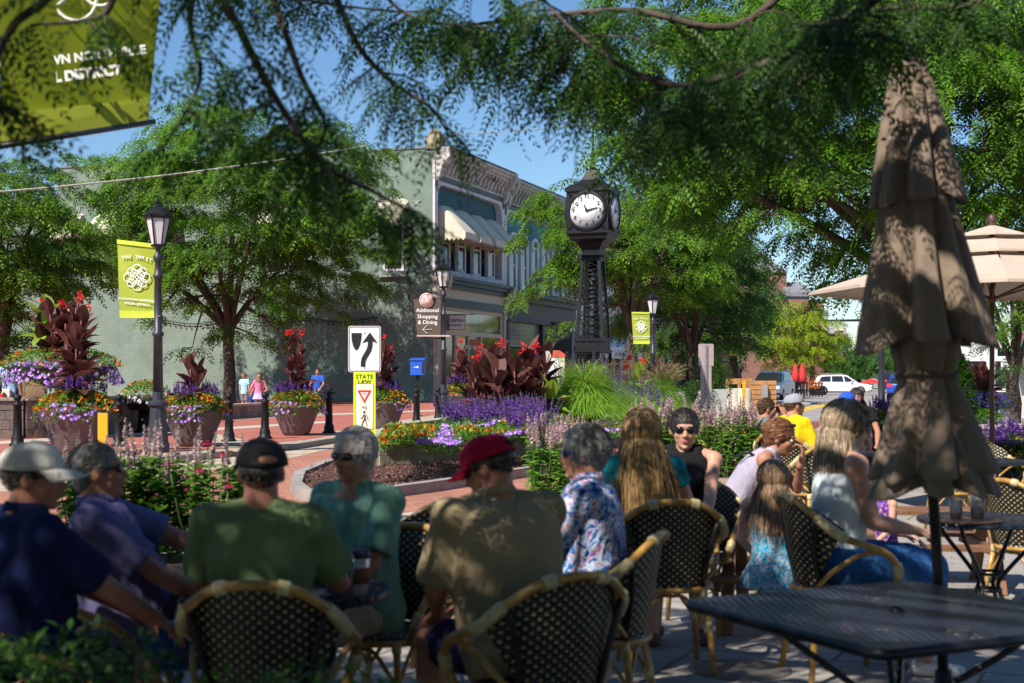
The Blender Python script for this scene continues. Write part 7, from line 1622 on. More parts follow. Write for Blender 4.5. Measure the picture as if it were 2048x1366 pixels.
# ================================================================== PEOPLE
def skinm(name, c): 
    m = mt(name, c, .5, 0, .10, 14, .12, 160, spec=.35); m.node_tree.nodes['Principled BSDF'].inputs['Subsurface Weight'].default_value = .12
    m.node_tree.nodes['Principled BSDF'].inputs['Subsurface Radius'].default_value = (.02, .008, .004); return m
SK = {'fair': skinm('fair_skin', (.56, .30, .21)), 'tan': skinm('tan_skin', (.42, .20, .125)), 'ruddy': skinm('ruddy_skin', (.46, .20, .13)), 'brown': skinm('brown_skin', (.25, .12, .07))}
def remesh(name, mb, vox, mats, parent, it=4, fac=.5, fold=0.0, fs=7.0, seed=0):
    me = mb.mesh('tmp', [mats]); o = bpy.data.objects.new('tmp', me); COL.objects.link(o)
    r = o.modifiers.new('r', 'REMESH'); r.mode = 'VOXEL'; r.voxel_size = vox; r.use_smooth_shade = True
    s = o.modifiers.new('s', 'SMOOTH'); s.factor = fac; s.iterations = it
    dg = bpy.context.evaluated_depsgraph_get(); m2 = bpy.data.meshes.new_from_object(o.evaluated_get(dg)); m2.name = name
    COL.objects.unlink(o); bpy.data.objects.remove(o); bpy.data.meshes.remove(me)
    if not m2.materials: m2.materials.append(mats)
    if fold:
        n = len(m2.vertices); co = np.empty(n * 3, np.float32); no = np.empty(n * 3, np.float32); m2.vertices.foreach_get('co', co); m2.vertices.foreach_get('normal', no); co = co.reshape(-1, 3); no = no.reshape(-1, 3)
        d = np.array([mnoise.noise(Vector((float(c[0]) * fs + seed, float(c[1]) * fs, float(c[2]) * fs * .55))) + .5 * mnoise.noise(Vector((float(c[0]) * fs * 2.3, float(c[1]) * fs * 2.3 + seed, float(c[2]) * fs * 1.1))) for c in co])
        d = (1 - np.abs(d) * 2.2) * .5
        co = co + no * (d * fold)[:, None]; m2.vertices.foreach_set('co', co.reshape(-1)); m2.update()
    return obj(name, m2, None, parent)
def ik(a, b, l1, l2, pole):
    a, b = Vector(a), Vector(b); d = b - a; L = min(d.length, (l1 + l2) * .995); dn = d.normalized(); b = a + dn * L
    x = (l1 * l1 - l2 * l2 + L * L) / (2 * L); h = math.sqrt(max(0, l1 * l1 - x * x)); p = Vector(pole); p = p - dn * p.dot(dn); p = p.normalized() if p.length > 1e-4 else Vector((0, 0, -1))
    return a + dn * x + p * h, b
def hand(mb, w, d, nrm, side, curl=.5, s=1.0, n=8):
    """palm + five fingers grown into the body mesh; d = forearm direction, nrm = back-of-hand normal, side=+1 thumb on +s"""
    d = d.normalized(); nrm = (nrm - d * nrm.dot(d)).normalized(); sd_ = d.cross(nrm).normalized() * side
    M = Matrix((sd_, d, nrm)).transposed(); mb.ell(w + d * .05 * s, (.040 * s, .052 * s, .017 * s), 12, 8, M=M); mb.cap(w - d * .02 * s, w + d * .03 * s, .026 * s, .024 * s, n)
    for k in range(4):
        f = (k - 1.5); b = w + d * .088 * s - sd_ * f * .0215 * s * 1.0; L = (.072, .082, .076, .060)[k] * s; a = curl * (.45 + .08 * k); dd = (d - sd_ * f * .07).normalized()
        d1 = (dd * math.cos(a) - nrm * math.sin(a)).normalized(); d2 = (dd * math.cos(a * 2.4) - nrm * math.sin(a * 2.4)).normalized()
        p1 = b + d1 * L * .52; mb.cap(b - d * .015 * s, p1, .0098 * s, .0086 * s, 7); mb.cap(p1, p1 + d2 * L * .5, .0086 * s, .0070 * s, 7)
    b = w + d * .025 * s + sd_ * .026 * s; p1 = b + (d * .6 + sd_ * .75 - nrm * .2).normalized() * .042 * s; mb.cap(b, p1, .0135 * s, .0105 * s, 7); mb.cap(p1, p1 + (d * .9 + sd_ * .25 - nrm * .35).normalized() * .032 * s, .0105 * s, .008 * s, 7)
HAIRM = {}
def hairmat(name, dark, light):
    if name not in HAIRM:
        m = foliage(name, dark, light, .04, .42); HAIRM[name] = m; T = m.node_tree; tc = T.nodes.new('ShaderNodeTexCoord'); mp = T.nodes.new('ShaderNodeMapping'); mp.inputs['Scale'].default_value = (90, 60, 14)
        n_ = T.nodes.new('ShaderNodeTexNoise'); n_.inputs['Scale'].default_value = 1; n_.inputs['Detail'].default_value = 3; T.links.new(tc.outputs['Object'], mp.inputs[0]); T.links.new(mp.outputs[0], n_.inputs['Vector'])
        at_ = [q for q in T.nodes if q.type == 'ATTRIBUTE'][0]; rp = [q for q in T.nodes if q.type == 'VALTORGB'][0]; md = T.nodes.new('ShaderNodeMath'); md.operation = 'MULTIPLY_ADD'; md.inputs[1].default_value = 1.7
        m2_ = T.nodes.new('ShaderNodeMath'); m2_.operation = 'MULTIPLY_ADD'; m2_.inputs[1].default_value = .7; m2_.inputs[2].default_value = -.75; T.links.new(at_.outputs['Fac'], m2_.inputs[0]); T.links.new(n_.outputs[0], md.inputs[0]); T.links.new(m2_.outputs[0], md.inputs[2]); T.links.new(md.outputs[0], rp.inputs[0])
        bp = T.nodes.new('ShaderNodeBump'); bp.inputs['Strength'].default_value = .8; bp.inputs['Distance'].default_value = .01; T.links.new(n_.outputs[0], bp.inputs['Height']); T.links.new(bp.outputs[0], T.nodes['Principled BSDF'].inputs['Normal'])
    return HAIRM[name]
def tinted(mb_obj, v=.4):
    me = mb_obj.data; a = me.attributes.new('tint', 'FLOAT', 'FACE'); a.data.foreach_set('value', np.full(len(me.polygons), v, np.float32))
def strands(name, roots, fn, mat, parent, rng, w=.005, n=9):
    """ribbon strands: fn(root, u array, k) -> points"""
    Q, T = [], []
    for k, r in enumerate(roots):
        P = fn(r, np.linspace(0, 1, n), k); d = P[-1] - P[0]; o = np.array([r[0], r[1], 0.0]) + 1e-4; sd_ = np.cross(d, o); sd_ /= (np.linalg.norm(sd_) + 1e-6); sd_ = sd_ + rng.normal(0, .35, 3); sd_ /= np.linalg.norm(sd_)
        ww = w * (1 - .75 * np.linspace(0, 1, n) ** 2)[:, None] * sd_[None] * .5; a, b = P + ww, P - ww
        Q.append(np.stack([a[:-1], a[1:], b[1:], b[:-1]], 1)); T.append(np.full(n - 1, rng.uniform(0, 1)))
    return stuffobj(name, np.concatenate(Q), np.concatenate(T), mat, None, None, parent)
def person(label, px, Y, face, **k):
    """face: heading in degrees (0 away from the viewer, 90 left, 180 toward the viewer)"""
    g = k.get; s = g('s', 1.0); stand = g('stand', False); vox = g('vox', .0085); rng = np.random.default_rng(abs(hash(label)) % 1000 if False else int(px * 7 + Y * 13))
    z0 = g('z0', .016); t = thing('person', label, 'person', (XX(px, Y), Y, z0), R(face)); t.scale = (s, s, s)
    hz = g('hz', .93 if stand else .525); lean = R(g('lean', 0)); side = R(g('side', 0)); bw = g('bw', 1.0); belly = g('belly', 0.0)
    U = Vector((math.sin(side), math.sin(lean) * math.cos(side), math.cos(lean) * math.cos(side))).normalized(); hip = Vector((0, 0, hz)); fw = Vector((0, 1, 0)); fw = (fw - U * U.y).normalized(); tw = R(g('twist', 0)); xr = U.cross(fw) * -1
    xr = fw.cross(U).normalized(); fw2 = fw * math.cos(tw) + xr * -math.sin(tw); xr2 = xr * math.cos(tw) + fw * math.sin(tw)
    curve = g('hunch', .0)
    def sp(h): return hip + U * h + fw * curve * (h / .56) ** 2
    chest, nb = sp(.40), sp(.56)
    sk = SK[g('skin', 'fair')]
    shw = .178 * bw; sh = {x: sp(.50) + xr2 * x * shw + U * g('shrug', 0) for x in (-1, 1)}
    # head frame
    hy, hp, hr = R(g('hyaw', 0)), R(g('hpitch', 0)), R(g('hroll', 0))
    Hm = Matrix.Rotation(hy, 3, 'Z') @ Matrix.Rotation(hp, 3, 'X') @ Matrix.Rotation(hr, 3, 'Y')
    hc = nb + U * .03 + fw * curve * .3 + Vector((0, 0, .088)) + Hm @ Vector((0, .02, 0)) + Vector(g('hoff', (0, 0, 0))); hs = g('hs', 1.0)
    def H(v): return hc + Hm @ (Vector(v) * hs)
    b = MB()
    female = g('female', False); cw = .92 if female else 1.0
    def torso(mb, inf, top=True, lo=-.06, hi=.56):
        q = [(-.08, .155, .115), (0, .168, .125 + belly * .4), (.12, .150 * cw, .112 + belly), (.24, .155 * cw, .110 + belly * .8), (.36, .172 * cw, .118), (.45, .178 * cw, .105), (.505, .150 * cw, .085), (.54, .095, .065), (.575, .060, .055)]
        secs = []
        for h, rx, ry in q:
            if h < lo or h > hi: continue
            f = min(1, max(0, h / .45)); X = (xr * (1 - f) + xr2 * f).normalized(); Yv_ = (fw * (1 - f) + fw2 * f).normalized()
            secs.append((sp(h) + Yv_ * (belly * .55 if .05 < h < .3 else 0), X, Yv_, (rx * bw + inf) * hs ** 0, ry * (bw ** .5) + inf))
        mb.loft(secs, 26)
    torso(b, 0)
    if female:
        for x in (-1, 1): b.ell(sp(.36) + fw2 * .085 + xr2 * x * .075, (.062, .055, .062), 12, 8)
    b.cap(nb - U * .06, H((0, -.014, -.045)), (.058 if female else .070) * bw ** .3, .050 if female else .060, 14)
    for x in (-1, 1): b.cap(nb + xr2 * x * .03 - U * .02, sh[x] + Vector((0, 0, .012)), .050, .040, 10)
    # head
    for c, r in (((0, -.012, .025), (.074, .094, .088)), ((0, .018, -.03), (.060, .070, .078)), ((0, .030, -.075), (.043, .050, .036)), ((0, .070, .028), (.050, .020, .014)), ((-.034, .056, -.022), (.024, .026, .024)), ((.034, .056, -.022), (.024, .026, .024)), ((0, .080, -.052), (.024, .014, .008)), ((0, .078, -.062), (.021, .014, .007)), ((0, .072, -.092), (.019, .018, .015)), ((-.076, -.008, -.008), (.010, .020, .031)), ((.076, -.008, -.008), (.010, .020, .031))):
        b.ell(H(c), tuple(x * hs for x in r), 16, 10, M=Hm)
    b.cap(H((0, .080, .012)), H((0, .104, -.024)), .0085 * hs, .0130 * hs, 8); b.ell(H((-.011, .094, -.030)), (.009, .010, .007), 8, 6); b.ell(H((.011, .094, -.030)), (.009, .010, .007), 8, 6)
    # arms
    am = {}
    for x, key in ((-1, 'L'), (1, 'R')):
        tgt = g('hand' + key, (x * .20, .30, .62) if not stand else (x * .24, .03, .80)); pole = g('pole' + key, (x * .6, -.4, -.8)); el, wr = ik(sh[x], tgt, .285 * g('al', 1), .255 * g('al', 1), pole); am[x] = (sh[x], el, wr)
        b.cap(sh[x], el, .047 * g('arm', 1), .037 * g('arm', 1), 12); b.cap(el, el.lerp(wr, .4), .037 * g('arm', 1), .037 * g('arm', 1), 12); b.cap(el.lerp(wr, .35), wr, .036 * g('arm', 1), .025, 12); b.ell(sh[x] + Vector((0, 0, -.005)), .056 * g('arm', 1), 12, 8)
        hd = Vector(g('dir' + key, tuple((wr - el).normalized()))).normalized(); nrm = Vector(g('nrm' + key, (x * .3, 0, 1))); hand(b, wr, hd, nrm, g('th' + key, x) * 1, g('curl' + key, .6))
    # legs
    lg = {}
    for x, key in ((-1, 'L'), (1, 'R')):
        hj = hip + Vector((x * .088, 0.0, -.01)); kn = Vector(g('knee' + key, (x * .12, .42, .51) if not stand else (x * .09, .02, .49))); an = Vector(g('ank' + key, (x * .13, .40, .085) if not stand else (x * .095, -.01, .075))); lg[x] = (hj, kn, an)
        b.cap(hj, kn, .082 * g('leg', 1), .056 * g('leg', 1), 14); b.cap(kn, kn.lerp(an, .35), .054 * g('leg', 1), .055 * g('leg', 1), 12); b.cap(kn.lerp(an, .3), an, .054 * g('leg', 1), .036, 12)
        fd = Vector(g('foot', (x * .25, 1, 0))); fd.z = 0; fd.normalize(); b.cap(an + Vector((0, 0, -.03)), an + fd * .13 + Vector((0, 0, -.055)), .034, .024, 10)
    remesh('body', b, vox, sk, t, 3)
    # shirt
    st = g('shirt'); 
    if st:
        m_ = MB(); sl_ = g('sleeve', .62); inf = .014 + g('loose', 0); torso(m_, inf, lo=g('hem', -.09), hi=g('neck', .545))
        if female:
            for x in (-1, 1): m_.ell(sp(.36) + fw2 * .092 + xr2 * x * .075, (.068, .060, .068), 12, 8)
        if sl_ > 0:
            for x in (-1, 1):
                a_, e_, w_ = am[x]; m_.ell(a_ + Vector((0, 0, -.004)), .066 * g('arm', 1) + inf * .2, 14, 8); m_.cap(sp(.50) + xr2 * x * .08, a_, .068, .062, 12); m_.cap(nb + xr2 * x * .04 - U * .022, a_ + Vector((0, 0, .012)), .058, .050, 12); m_.ell(nb - U * .028 - fw * .022, (.066, .048, .040), 12, 8)
                e2 = a_.lerp(e_, min(1, sl_)); m_.tube([a_, a_.lerp(e2, .5), e2], [.058 * g('arm', 1) + inf * .2, .057 * g('arm', 1) + inf * .4, .055 * g('arm', 1) + inf * .8], 16)
                if sl_ > 1: m_.cap(e_, e_.lerp(w_, sl_ - 1), .052, .044, 12)
        else:
            for x in (-1, 1): m_.cap(sp(.40) + xr2 * x * .115, sp(.545) + xr2 * x * .075, .048, .050, 12); m_.cap(sp(.545) + xr2 * x * .075, nb + xr2 * x * .045 - U * .02, .050, .052, 12)
        remesh('shirt', m_, max(.0105, vox), st, t, 3, .5, .008, 8, px)
        if g('collar'):
            c_ = MB(); cols = []
            for j in range(3):
                f = j / 2; r_ = .066 + .012 * f; cc_ = nb + U * (.035 - .028 * f) + fw * .004; cols.append([cc_ + (xr2 * math.cos(a) * r_ * 1.05 + fw2 * math.sin(a) * r_ * 1.0) + U * (-.035 * max(0, math.sin(a)) ** 2) for a in [PI / 2 + .22 + (2 * PI - .44) * i / 22 for i in range(23)]])
            c_.sm = True; c_.add([p for r_ in cols for p in r_], [(j * 23 + i, j * 23 + i + 1, (j + 1) * 23 + i + 1, (j + 1) * 23 + i) for j in range(2) for i in range(22)]); o = obj('collar', c_, g('collar'), t); so2 = o.modifiers.new('t', 'SOLIDIFY'); so2.thickness = .006
        if g('band'):
            m_ = MB(); torso(m_, inf + .008, lo=-.02, hi=.25); remesh('shirt_band', m_, .012, g('band'), t, 2)
    # trousers / shorts / skirt
    pt = g('pants')
    if pt:
        m_ = MB(); pl = g('plen', 1.9); q = g('ploose', .016)
        m_.loft([(hip + Vector((0, 0, -.085)), xr, Vector((0, 1, 0)), .15 * bw, .12), (hip + U * .0, xr, fw, .172 * bw + q * .6, .13 + belly * .4 + q * .5), (hip + U * .10, xr, fw, .158 * bw + q * .3, .12 + belly * .9)], 22)
        for x in (-1, 1):
            hj, kn, an = lg[x]; e_ = hj.lerp(kn, min(1, pl)); lk_ = g('leg', 1); m_.ell(hj, .092 * lk_, 12, 8); m_.tube([hj, hj.lerp(e_, .5), e_], [.088 * lk_ + q * .6, .080 * lk_ + q, (.080 if pl < 1 else .064) * lk_ + q], 16)
            if pl > 1: m_.ell(kn, .064 * lk_ + q * .7, 12, 8); a2 = kn.lerp(an, min(1, pl - 1)); m_.tube([kn, kn.lerp(a2, .5), a2], [.062 * lk_ + q * .7, .058 * lk_ + q * .8, .050 + q], 14)
        remesh('trousers' if pl > 1.2 else 'shorts', m_, max(.011, vox), pt, t, 3, .5, .009, 9, px + 3)
    if g('skirt'):
        m_ = MB(); m_.loft([(hip + U * .12, xr, fw, .135 * bw, .11), (hip + Vector((0, .03, .02)), xr, Vector((0, 1, 0)), .19, .18), (hip + Vector((0, .12, -.06)), xr, Vector((0, 1, 0)), .24, .28), (hip + Vector((0, .14, -.12)), xr, Vector((0, 1, 0)), .26, .31)] if not stand else [(hip + U * .10, xr, fw, .13, .10), (hip - U * .1, xr, fw, .2, .18), (hip - U * .26, xr, fw, .27, .25)], 24)
        remesh('skirt', m_, .011, g('skirt'), t, 3, .5, .02, 10, px)
    # shoes
    if g('shoes'):
        for x in (-1, 1):
            hj, kn, an = lg[x]; fd = Vector(g('foot', (x * .25, 1, 0))).normalized(); m_ = MB(); m_.cap(an + Vector((0, 0, -.04)) - fd * .035, an + fd * .06 + Vector((0, 0, -.045)), .042, .042, 12); m_.cap(an + fd * .05 + Vector((0, 0, -.05)), an + fd * .155 + Vector((0, 0, -.056)), .042, .032, 12); remesh('shoe', m_, .009, g('shoes'), t, 2)
    # face: eyes, brows, lips
    if g('eyes', True) and not g('shades'):
        for x in (-1, 1):
            e = MB(); e.ell(H((x * .030, .0745, .006)), (.0125 * hs, .0125 * hs, .0095 * hs), 12, 8, M=Hm); eo = obj('eye', e, M_WHITE, t); e = MB(); e.ell(H((x * .030, .0835, .006)), (.0055 * hs, .0045 * hs, .0055 * hs), 10, 6, M=Hm); obj('iris', e, mt('dark_iris', (.04, .025, .015), .2), eo)
    hm = g('hair')
    if hm is not None:
        e = MB()
        for x in (-1, 1): e.tube([H((x * .014, .089, .022)), H((x * .030, .086, .027)), H((x * .046, .074, .022))], [.003 * hs, .0035 * hs, .002 * hs], 6)
        o = obj('eyebrows', e, hm, t); tinted(o, .2)
    e = MB(); e.ell(H((0, .0905, -.0535)), (.021 * hs, .006 * hs, .0045 * hs), 12, 6, M=Hm); e.ell(H((0, .0895, -.061)), (.018 * hs, .006 * hs, .005 * hs), 12, 6, M=Hm); obj('lips', e, mt('lips', (.42, .12, .11), .45), t)
    # hair
    style = g('style')
    if style:
        e = MB(); thick = g('hthick', .010 if (female or style == 'long') else .003)
        capd = g('cap') is not None
        if capd: e.ell(H((0, -.022, .012)), ((.074 + thick) * hs, (.090 + thick) * hs, .052 * hs), 20, 12, M=Hm)
        else: e.ell(H((0, -.020, .030)), ((.077 + thick) * hs, (.094 + thick) * hs, (.085 + thick) * hs), 20, 12, M=Hm); e.ell(H((0, -.052, -.022)), (.066 * hs, .056 * hs, .062 * hs), 14, 9, M=Hm)
        if style in ('short', 'swept'):
            for x in (-1, 1): e.ell(H((x * .064, -.008, .022)), (.017 * hs, .034 * hs, .036 * hs), 10, 8, M=Hm)
        if style == 'swept': e.ell(H((0, .035, .085)), (.060 * hs, .05 * hs, .028 * hs), 12, 8, M=Hm)
        if style in ('long', 'pony'): 
            for x in (-1, 1): e.ell(H((x * .060, .005, .010)), (.026 * hs, .045 * hs, .065 * hs), 10, 8, M=Hm)
        L_ = g('hlen', .3)
        if style == 'long':
            e.loft([(H((0, -.045, .03)), Hm @ Vector((1, 0, 0)), Hm @ Vector((0, 1, 0)), .062 * hs, .045 * hs), (H((0, -.055, -.08)), Hm @ Vector((1, 0, 0)), Hm @ Vector((0, 1, 0)), .074 * hs, .038 * hs), (H((0, -.066, -.08)) - Vector((0, 0, L_ * .45)) - fw * g('hback', .03), xr, fw, .085 * hs, .028), (H((0, -.07, -.08)) - Vector((0, 0, L_ * .9)) - fw * g('hback', .03) * 1.6, xr, fw, .055, .012)], 20)
        if style == 'bun': e.ell(H((0, -.11, .035)), (.040, .036, .036), 12, 8, M=Hm); e.ell(H((.03, -.09, .06)), (.035, .03, .03), 12, 8, M=Hm)
        if style == 'pony': e.loft([(H((0, -.10, .05)), Hm @ Vector((1, 0, 0)), Hm @ Vector((0, 1, 0)), .02, .02), (H((0, -.135, -.02)), Hm @ Vector((1, 0, 0)), Hm @ Vector((0, 1, 0)), .032, .028), (H((0, -.13, -.14)), xr, fw, .018, .014)], 12)
        o = remesh('hair', e, .008 if vox < .012 else .012, hm, t, 3, .5, g('hfold', .009 if style in ('long', 'swept') else .004), 26, px); tinted(o, .35)
        ns = 90 if capd else g('ns', 420 if style == 'long' else 900); rts = []
        while len(rts) < ns:
            d = rng.normal(size=3); d /= np.linalg.norm(d)
            if capd and (d[2] > -.25 or d[1] > -.1): continue
            if capd: rts.append(d); continue
            if style == 'long':
                if d[1] > .55 and d[2] < .3: continue
                if d[2] < -.35: continue
            else:
                if d[2] < -.3 and d[1] > -.4: continue
                if d[1] > .55 and d[2] < .45: continue
            rts.append(d)
        R3 = np.array(Hm); hcv = np.array(hc); rad = np.array([.077 + thick, .094 + thick, .085 + thick]) * hs; cen = np.array([0, -.020, .030]) * hs
        if style == 'long':
            xr_, fw_ = np.array(xr), np.array(fw)
            def fn(d, u, k_):
                fin = np.array([d[0] * 1.15, min(d[1], .35) - .25, -.55 - .3 * rng.random()]); pts = []; last = None
                end = hcv + R3 @ (cen + np.array([d[0] * .092, min(.05, d[1] * .07) - .035, -.10]) * hs)
                lk = L_ * rng.uniform(.75, 1.1); ex = d[0] * rng.uniform(.06, .12) * (1 + L_); ph_ = rng.uniform(0, 6)
                for uu in u:
                    if uu < .35:
                        q = uu / .35; v = d * (1 - q) + fin * q; v = v / np.linalg.norm(v); pts.append(hcv + R3 @ (cen + v * rad * (1.04 + .05 * q)))
                    else:
                        q = (uu - .35) / .65
                        if last is None: last = pts[-1].copy(); end = last + np.array([0, 0, -.012])
                        pts.append(end + np.array([0, 0, -1]) * lk * q - fw_ * g('hback', .03) * q * 1.4 + xr_ * (ex * q * (1 - .35 * q) + .008 * math.sin(ph_ + q * 6)) + fw_ * (.02 * d[1]))
                return np.array(pts)
            strands('hair_strands', rts, fn, hm, t, rng, .0085, 14)
        else:
            k_jit = rng.uniform(.02, .13, 64) * g('jit', 1 if style == 'bun' else .45)
            def fn(d, u, k_):
                fl = np.array([d[0] * .4, -1.0 if style != 'bun' else -.8, -.5 + .3 * d[2]]) + rng.normal(0, .12, 3); pts = []
                for uu in u: v = d + fl * uu * g('slen', .5); v = v / np.linalg.norm(v); pts.append(hcv + R3 @ (cen + v * rad * (1.0 + k_jit[k_ % 64] * math.sin(uu * 2.6))))
                return np.array(pts)
            strands('hair_strands', rts, fn, hm, t, rng, .0075, 6)
    # cap
    if g('cap'):
        cm, bm, cyaw = g('cap'); Cm = Hm @ Matrix.Rotation(R(cyaw), 3, 'Z')
        def K(v): return hc + Cm @ (Vector(v) * hs)
        e = MB(); e.sm = True; n = 28; rows = 9; vs = []
        for j in range(rows + 1):
            a = PI / 2 * j / rows
            for i in range(n):
                th = 2 * PI * i / n; r_ = math.cos(a) ** .8; vs.append(K((.093 * r_ * math.cos(th), -.012 + .113 * r_ * math.sin(th), .030 + .094 * math.sin(a) + (.004 * math.sin(th)))))
        e.add(vs, [(j * n + i, j * n + (i + 1) % n, (j + 1) * n + (i + 1) % n, (j + 1) * n + i) for j in range(rows) for i in range(n)]); o = obj('cap', e, cm, t); q = o.modifiers.new('t', 'SOLIDIFY'); q.thickness = .004
        e = MB(); e.sm = True; vs = []; nn = 14
        for j in range(5):
            f = j / 4
            for i in range(nn + 1):
                th = PI * (.13 + .74 * i / nn); rr_ = 1 + 0 * f; x = .092 * math.cos(th) * (1 + .02 * f); y = -.012 + .110 * math.sin(th) + .078 * f * math.sin(th) ** .7; vs.append(K((x, y, .036 - .020 * f - .016 * (abs(x) / .08) ** 2 * (0.3 + f))))
        e.add(vs, [(j * (nn + 1) + i, j * (nn + 1) + i + 1, (j + 1) * (nn + 1) + i + 1, (j + 1) * (nn + 1) + i) for j in range(4) for i in range(nn)]); o2 = obj('brim', e, bm, o); q = o2.modifiers.new('t', 'SOLIDIFY'); q.thickness = .005
        e = MB(); e.ell(K((0, -.012, .122)), .007, 8, 6); obj('cap_button', e, bm, o)
        if g('strap'):
            e = MB(); e.ell(K((0, -.112, .052)), (.034, .014, .017), 14, 8, M=Cm); obj('strap_opening', e, g('strap'), o)
    if g('shades'):
        fm, lm = g('shades'); e = MB()
        for x in (-1, 1): e.ell(H((x * .033, .083, .008)), (.029 * hs, .010 * hs, .019 * hs), 14, 8, M=Hm @ Matrix.Rotation(-x * .25, 3, 'Z'))
        gl = obj('glasses', e, lm, t); e = MB(); e.tube([H((-.012, .095, .014)), H((0, .099, .016)), H((.012, .095, .014))], .003, 6)
        for x in (-1, 1): e.tube([H((x * .060, .070, .012)), H((x * .078, .03, .010)), H((x * .083, -.010, .006))], [.0045, .004, .003], 6)
        obj('glasses_frame', e, fm, gl)
    if g('specs'):
        e = MB()
        for x in (-1, 1): e.tube([H((x * .033 + .024 * math.cos(a), .092 - abs(.018 * math.cos(a)) * .3, .004 + .021 * math.sin(a))) for a in [2 * PI * i / 18 for i in range(18)]], .0022, 5, closed=True); e.tube([H((x * .057, .085, .008)), H((x * .080, .03, .010)), H((x * .084, -.010, .006))], .002, 5)
        e.tube([H((-.009, .094, .006)), H((.009, .094, .006))], .002, 5); obj('glasses_frame', e, g('specs'), t)
    return t, am, lg, H
H_grey = hairmat('grey_hair', (.10, .095, .09), (.36, .35, .33)); H_white = hairmat('silver_hair', (.26, .25, .25), (.62, .60, .58)); H_dk = hairmat('dark_hair', (.008, .006, .005), (.05, .035, .028)); H_dkg = hairmat('dark_grey_hair', (.015, .012, .01), (.10, .085, .075))
H_bl = hairmat('blonde_hair', (.17, .09, .03), (.62, .41, .17)); H_br = hairmat('auburn_hair', (.07, .025, .012), (.30, .13, .05)); H_lb = hairmat('light_brown_hair', (.18, .10, .055), (.55, .36, .21)); H_ash = hairmat('ash_blonde_hair', (.12, .08, .05), (.60, .46, .31)); H_bro = hairmat('brown_hair', (.035, .018, .01), (.14, .075, .04)); H_fair = hairmat('fair_child_hair', (.25, .14, .07), (.55, .36, .18))
m_blens = mt('black_lens', (.008, .007, .008), .08, 0, .1, spec=.8); m_bllens = mt('blue_lens', (.02, .05, .14), .08, 0, .2, spec=.8)
f_navy = fabric('navy_polo', (.012, .018, .075), .2); f_lav = fabric('lavender_polo', (.15, .14, .30), .1); f_gold = fabric('olive_green_tee', (.15, .215, .10), .12); f_gband = mt('grey_stripe_band', (.16, .16, .17), .9, 0, .3, 30)
f_sea = fabric('seafoam_tee', (.155, .33, .25), .1); f_brn = fabric('brown_polo', (.31, .245, .145), .1); f_teal = fabric('teal_top', (.01, .16, .21), .15); f_blk = fabric('black_top', (.012, .012, .014), .1)
f_flor = fabric('blue_floral', (.1, .2, .5), .1, .85, [(.30, (.015, .03, .22)), (.42, (.05, .18, .55)), (.50, (.45, .62, .85)), (.56, (.70, .70, .80)), (.62, (.55, .18, .30)), (.70, (.04, .12, .45))], 22)
f_lil = fabric('lilac_tank', (.40, .36, .46), .08); f_wht = fabric('white_rib_tank', (.66, .72, .74), .05); f_jean = fabric('blue_jeans', (.035, .12, .32), .3, .9, None, 6); f_dress = fabric('blue_floral_dress', (.02, .35, .6), .1, .85, [(.38, (.01, .30, .55)), (.48, (.03, .45, .70)), (.54, (.55, .80, .88)), (.60, (.60, .22, .15)), (.66, (.01, .33, .6))], 34)
f_yel = fabric('yellow_tee', (.78, .50, .01), .08); f_pale = fabric('pale_blue_tee', (.30, .42, .60), .08); f_pink = fabric('pink_top', (.75, .22, .36), .1); f_lsk = fabric('lilac_skirt', (.50, .42, .70), .1); f_khk = fabric('khaki_shorts', (.40, .33, .24), .1); f_dksh = fabric('dark_shorts', (.02, .02, .03), .2); f_den = fabric('denim_shorts', (.03, .08, .25), .2); f_mint = fabric('aqua_tee', (.35, .62, .68), .08); f_pur = fabric('purple_print_swimsuit', (.1, .02, .3), .1, .8, [(.45, (.09, .02, .30)), (.58, (.12, .04, .42)), (.62, (.75, .45, .05))], 40); f_red = fabric('red_shirt', (.4, .03, .03), .1)
m_capw = fabric('white_cap_cloth', (.62, .60, .55), .06); m_capr = fabric('red_cap_cloth', (.42, .008, .04), .1); m_capk = mt('black_cap_cloth', (.006, .006, .008), .85, 0, .2); m_capg = fabric('grey_cap_cloth', (.30, .30, .34), .08); m_capb = fabric('blue_cap_cloth', (.03, .10, .60), .08)
m_shoe = mt('brown_shoe', (.10, .05, .03), .6); m_shw = mt('white_shoe', (.6, .6, .6), .6); m_shb = mt('blue_shoe', (.03, .05, .3), .6)
# --- the four men round the left table
person('man in white cap and navy polo seated at the far left, facing right', 28, 4.98, -52, s=1.03, skin='ruddy', shirt=f_navy, collar=f_navy, bw=1.12, belly=.04, lean=2, hunch=.02, sleeve=.85, arm=1.12, pants=f_dksh, plen=.85, shoes=m_shoe, hair=H_dkg, style='short', cap=(m_capw, m_capw, 0), strap=m_capk, hyaw=-30, hpitch=-4, shades=(M_BLACK, m_blens),
       handR=(.12, .50, .66), handL=(-.10, .50, .66), loose=.006)
person('man in dark sunglasses and lavender polo leaning back behind the white capped man', 262, 5.72, -82, s=1.02, skin='ruddy', shirt=f_lav, collar=f_lav, bw=1.08, belly=.05, lean=-14, sleeve=.8, arm=1.1, pants=f_jean, shoes=m_shoe, hair=H_grey, style='short', shades=(M_BLACK, m_blens), hyaw=4, hpitch=4, loose=.008,
       handR=(.10, .44, .60), handL=(-.18, .58, .79), poleL=(-.3, -.5, -.5), poleR=(.4, -.3, -.8), curlR=.9, curlL=.4, al=1.08)
